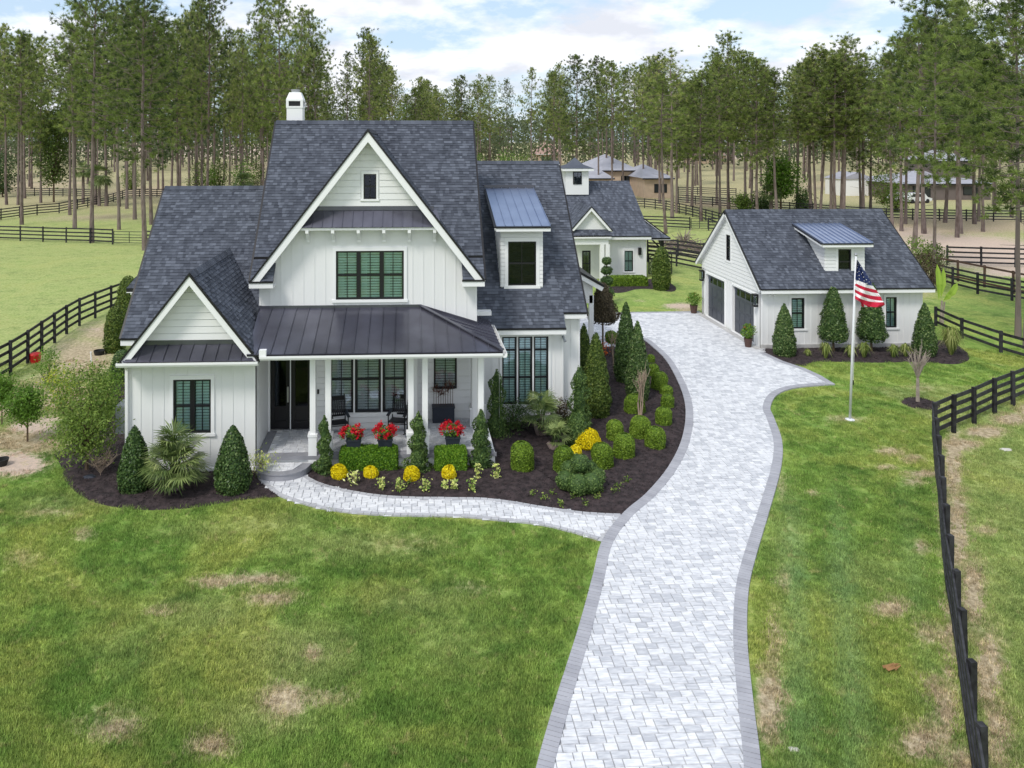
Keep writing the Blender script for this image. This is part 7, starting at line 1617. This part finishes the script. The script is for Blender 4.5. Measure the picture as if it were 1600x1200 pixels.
# understory: broad evergreens, palms, bushes
def bush_at(name, label, cat, px_, by, ty, w, mt, n, leaf, stemh=0, group=None, prof=ball, tuftr=.35):
    b = G(px_, by); return shrub(name, label, cat, b, PY(px_, ty, b.y).z, rad_px((px_, by), w), mt, n, leaf, group=group, stemh=stemh, prof=prof, stems=8, tuftr=tuftr)
bush_at('evergreen_tree', 'broad dark evergreen tree among the left pines', 'tree', 84, 316, 175, 58, 'arbor', 6000, .38, stemh=3.0, prof=lambda t: ball(t*.9+.05)**.8)
bush_at('evergreen_tree', 'dark drooping evergreen at the far left edge behind the fences', 'tree', 4, 308, 240, 46, 'holly', 2600, .36, stemh=.6)
bush_at('oak_tree', 'bright green leafy tree behind the garage ridge', 'tree', 1220, 332, 245, 60, 'citrus', 5200, .34, stemh=2.2)
bush_at('understory_tree', 'pale green tree in the far gap right of the lone rounded pine', 'tree', 640, 260, 160, 60, 'citrus', 3000, .8, stemh=8)
for i, (x, by, ty, w, mt) in enumerate(((310, 310, 250, 36, 'tree'), (345, 306, 248, 40, 'arbor'), (378, 308, 245, 44, 'citrus'), (402, 304, 252, 34, 'arbor'), (330, 306, 262, 30, 'citrus'), (760, 285, 225, 50, 'brownleaf'), (790, 285, 235, 46, 'citrus'), (820, 283, 238, 40, 'tree'), (1190, 330, 300, 34, 'holly'), (1160, 330, 305, 24, 'tree'), (1255, 332, 296, 26, 'holly'), (1380, 318, 262, 50, 'arbor'), (1400, 330, 286, 40, 'tree'), (1570, 318, 270, 44, 'arbor'), (1598, 320, 262, 40, 'holly'), (745, 290, 240, 40, 'citrus'), (205, 296, 262, 30, 'tree'))):
    bush_at('understory_bush', ('green undergrowth bush behind the left wing ridge', 'understory bush in the pines right of the tall roof', 'understory bush in the woods right of the guest house')[0 if x < 440 else 1 if x < 900 else 2], 'bush', x, by, ty, w, mt, 1500, .3, group=('undergrowth left of the tall roof', 'undergrowth right of the tall roof', 'undergrowth in the right woods')[0 if x < 440 else 1 if x < 900 else 2])
def cabbage_palm(label, px_, by, ty, w):
    b = G(px_, by); h = PY(px_, ty, b.y).z; o = root('sabal_palm', (b.x, b.y, 0), label, 'palm', 'sabal palms in the woods'); mb = MB(); R = rad_px((px_, by), w)
    for i in range(46):
        az = random.uniform(0, 2*pi); el = radians(random.uniform(-45, 80)); c = Vector((cos(az)*cos(el), sin(az)*cos(el), sin(el)*.9))*R*.55+Vector((0, 0, h-R*.95)); fan_leaf(mb, c, Vector((cos(az)*cos(el), sin(az)*cos(el), sin(el)-.45)), R*.6, R*.03, 11, random.random()*.4)
    put('leaf_fan', mb.mesh('leaf_fan', M['palm']), o); mb = MB(); mb.tube([(0, 0, 0), (0, 0, h-R*.9)], [.25, .2], 8); put('trunk', mb.mesh('trunk', M['bark']), o)
cabbage_palm('sabal palm half hidden behind the tallest left pine trunk', 155, 322, 254, 46); cabbage_palm('second sabal palm just left of the other one', 130, 318, 250, 34)
cabbage_palm('sabal palm in the undergrowth behind the garage ridge', 1205, 334, 285, 34); cabbage_palm('small sabal palm just above the left wing ridge', 380, 314, 268, 36)

# =================================================================== FAR HOUSES AND CARS
def block(mb, x0, x1, y0, y1, z0, z1, m=0): mb.box(x0, x1, y0, y1, z0, z1, m)
def hip(mb, x0, x1, y0, y1, z0, z1, o=.5):
    x0 -= o; x1 += o; y0 -= o; y1 += o; r = min(x1-x0, y1-y0)/2; my = (y0+y1)/2; a, b = (x0+r, my, z1), (x1-r, my, z1)
    mb.face([(x0, y0, z0), (x1, y0, z0), b, a]); mb.face([(x1, y1, z0), (x0, y1, z0), a, b]); mb.face([(x0, y1, z0), (x0, y0, z0), a]); mb.face([(x1, y0, z0), (x1, y1, z0), b]); mb.face([(x0, y0, z0), (x0, y1, z0), (x1, y1, z0), (x1, y0, z0)])
def far_house(label, wallm, roofm, parts, wins):
    b = parts[0]; r = root('far_house', ((b[0]+b[1])/2, b[2], 0), label, 'house')
    for x0, x1, y0, y1, zw, zr in parts:
        mb = MB(); mb.box(x0, x1, y0, y1, 0, zw); obj('wall', mb, M[wallm], r); mb = MB(); hip(mb, x0, x1, y0, y1, zw+.003, zr); rf = obj('roof', mb, M[roofm], r)
        mb = MB(); mb.box(x0-.52, x1+.52, y0-.55, y0-.5, zw-.2, zw+.02); obj('fascia', mb, M['black'] if roofm == 'farroof' else M['trim'], rf)
    for x, y, z0, z1, w in wins:
        mb = MB(); mb.box(x-w/2, x+w/2, y-.06, y-.002, z0, z1); wn = obj('window', mb, M['black'], r); mb = MB(); mb.box(x-w/2+.1, x+w/2-.1, y-.08, y-.061, z0+.1, z1-.1); obj('pane', mb, M['glassdark2'], wn)
M['glassdark2'] = mat('dark_window', (.03, .035, .04), .15, .1, 2)
yb = 128; f_ = lambda x, y=yb: PY(x, 218, y).x
far_house('pale roofed cream stucco house seen between pine trunks behind the guest house', 'cream', 'farroof',
 [(f_(945), f_(1006), yb+4, yb+22, 4.4, 7.2), (f_(915), f_(955), yb, yb+16, 3.2, 5.8), (f_(996), f_(1036), yb-4, yb+12, 3.4, 5.6)],
 [(f_(960), yb+4, 1.0, 2.6, 1.3), (f_(985), yb+4, .4, 3.4, 1.0), (f_(990), yb+4, .4, 3.4, 1.0), (f_(1020), yb-4, .9, 2.4, 2.2)])
yc = 118; g_ = lambda x: PY(x, 218, yc).x
far_house('grey roofed dark house among the pines at the far right', 'farbrick', 'farroof', [(g_(1412), g_(1548), yc, yc+14, 2.7, 4.6), (g_(1490), g_(1540), yc+3, yc+12, 6.4, 8.4)], [(g_(1512), yc, .8, 2.2, 1.6), (g_(1505), yc+3, 4.6, 6.0, 1.8), (g_(1440), yc, .5, 2.3, 3.0), (g_(1530), yc, .8, 2.2, 1.2)])
yd = 300; k_ = lambda x: PY(x, 218, yd).x
far_house('distant pink roofed house left of the cupola', 'cream', 'pinkroof', [(k_(838), k_(878), yd, yd+14, 4, 10)], [(k_(850), yd, 1, 3, 2), (k_(862), yd, 1, 3, 2)])
far_house('distant pink roofed house in the gap above the curving fence', 'cream', 'pinkroof', [(k_(1090), k_(1135), yd, yd+14, 3.6, 8)], [(k_(1100), yd, 1, 3, 2), (k_(1120), yd, 1, 3, 2)])
def car(label, px_, py_, rz):
    b = G(px_, py_); o = root('parked_car', b, label, 'car', 'white cars by the far right house'); o.rotation_euler = (0, 0, rz)
    mb = MB(); prof = [(-2.3, .35), (2.3, .35), (2.35, .75), (1.5, .95), (.9, 1.55), (-1.4, 1.6), (-2.1, 1.0), (-2.35, .8)]; mb.prism([(x, -.9, z) for x, z in prof][::-1], (0, 1.8, 0)); put('body', mb.mesh('body', M['carpaint']), o)
    for s in (-1, 1): mb = MB(); y = .905*s; q = [(.8, y, 1.0), (.6, y, 1.45), (-1.3, y, 1.5), (-1.8, y, 1.02)]; mb.face(q if s < 0 else q[::-1]); put('window', mb.mesh('window', M['glassdark2']), o)
    for x in (-1.45, 1.45):
        for s in (-1, 1): mb = MB(); mb.tube([(x, s*.7, .34), (x, s*.93, .34)], .34, 12); put('wheel', mb.mesh('wheel', M['rubber']), o)
car('white car parked left of the far grey roofed house', 1412, 316, .1); car('white car with pine trunks crossing it, right of the other parked car', 1430, 317, .2)
o = root('white_shed', G(1340, 306), 'white metal shed glimpsed between pines behind the garage', 'shed'); b = G(1340, 306); mb = MB(); mb.box(b.x-3, b.x+3, b.y, b.y+5, 0, 3.0); obj('wall', mb, M['trim'], o); mb = MB(); mb.prism([(b.x-3.2, b.y-.2, 3.003), (b.x+3.2, b.y-.2, 3.003), (b.x, b.y-.2, 4.2)], (0, 5.4, 0)); obj('roof', mb, M['farroof'], o)
print('pines', npine, 'objects', len(C.objects))
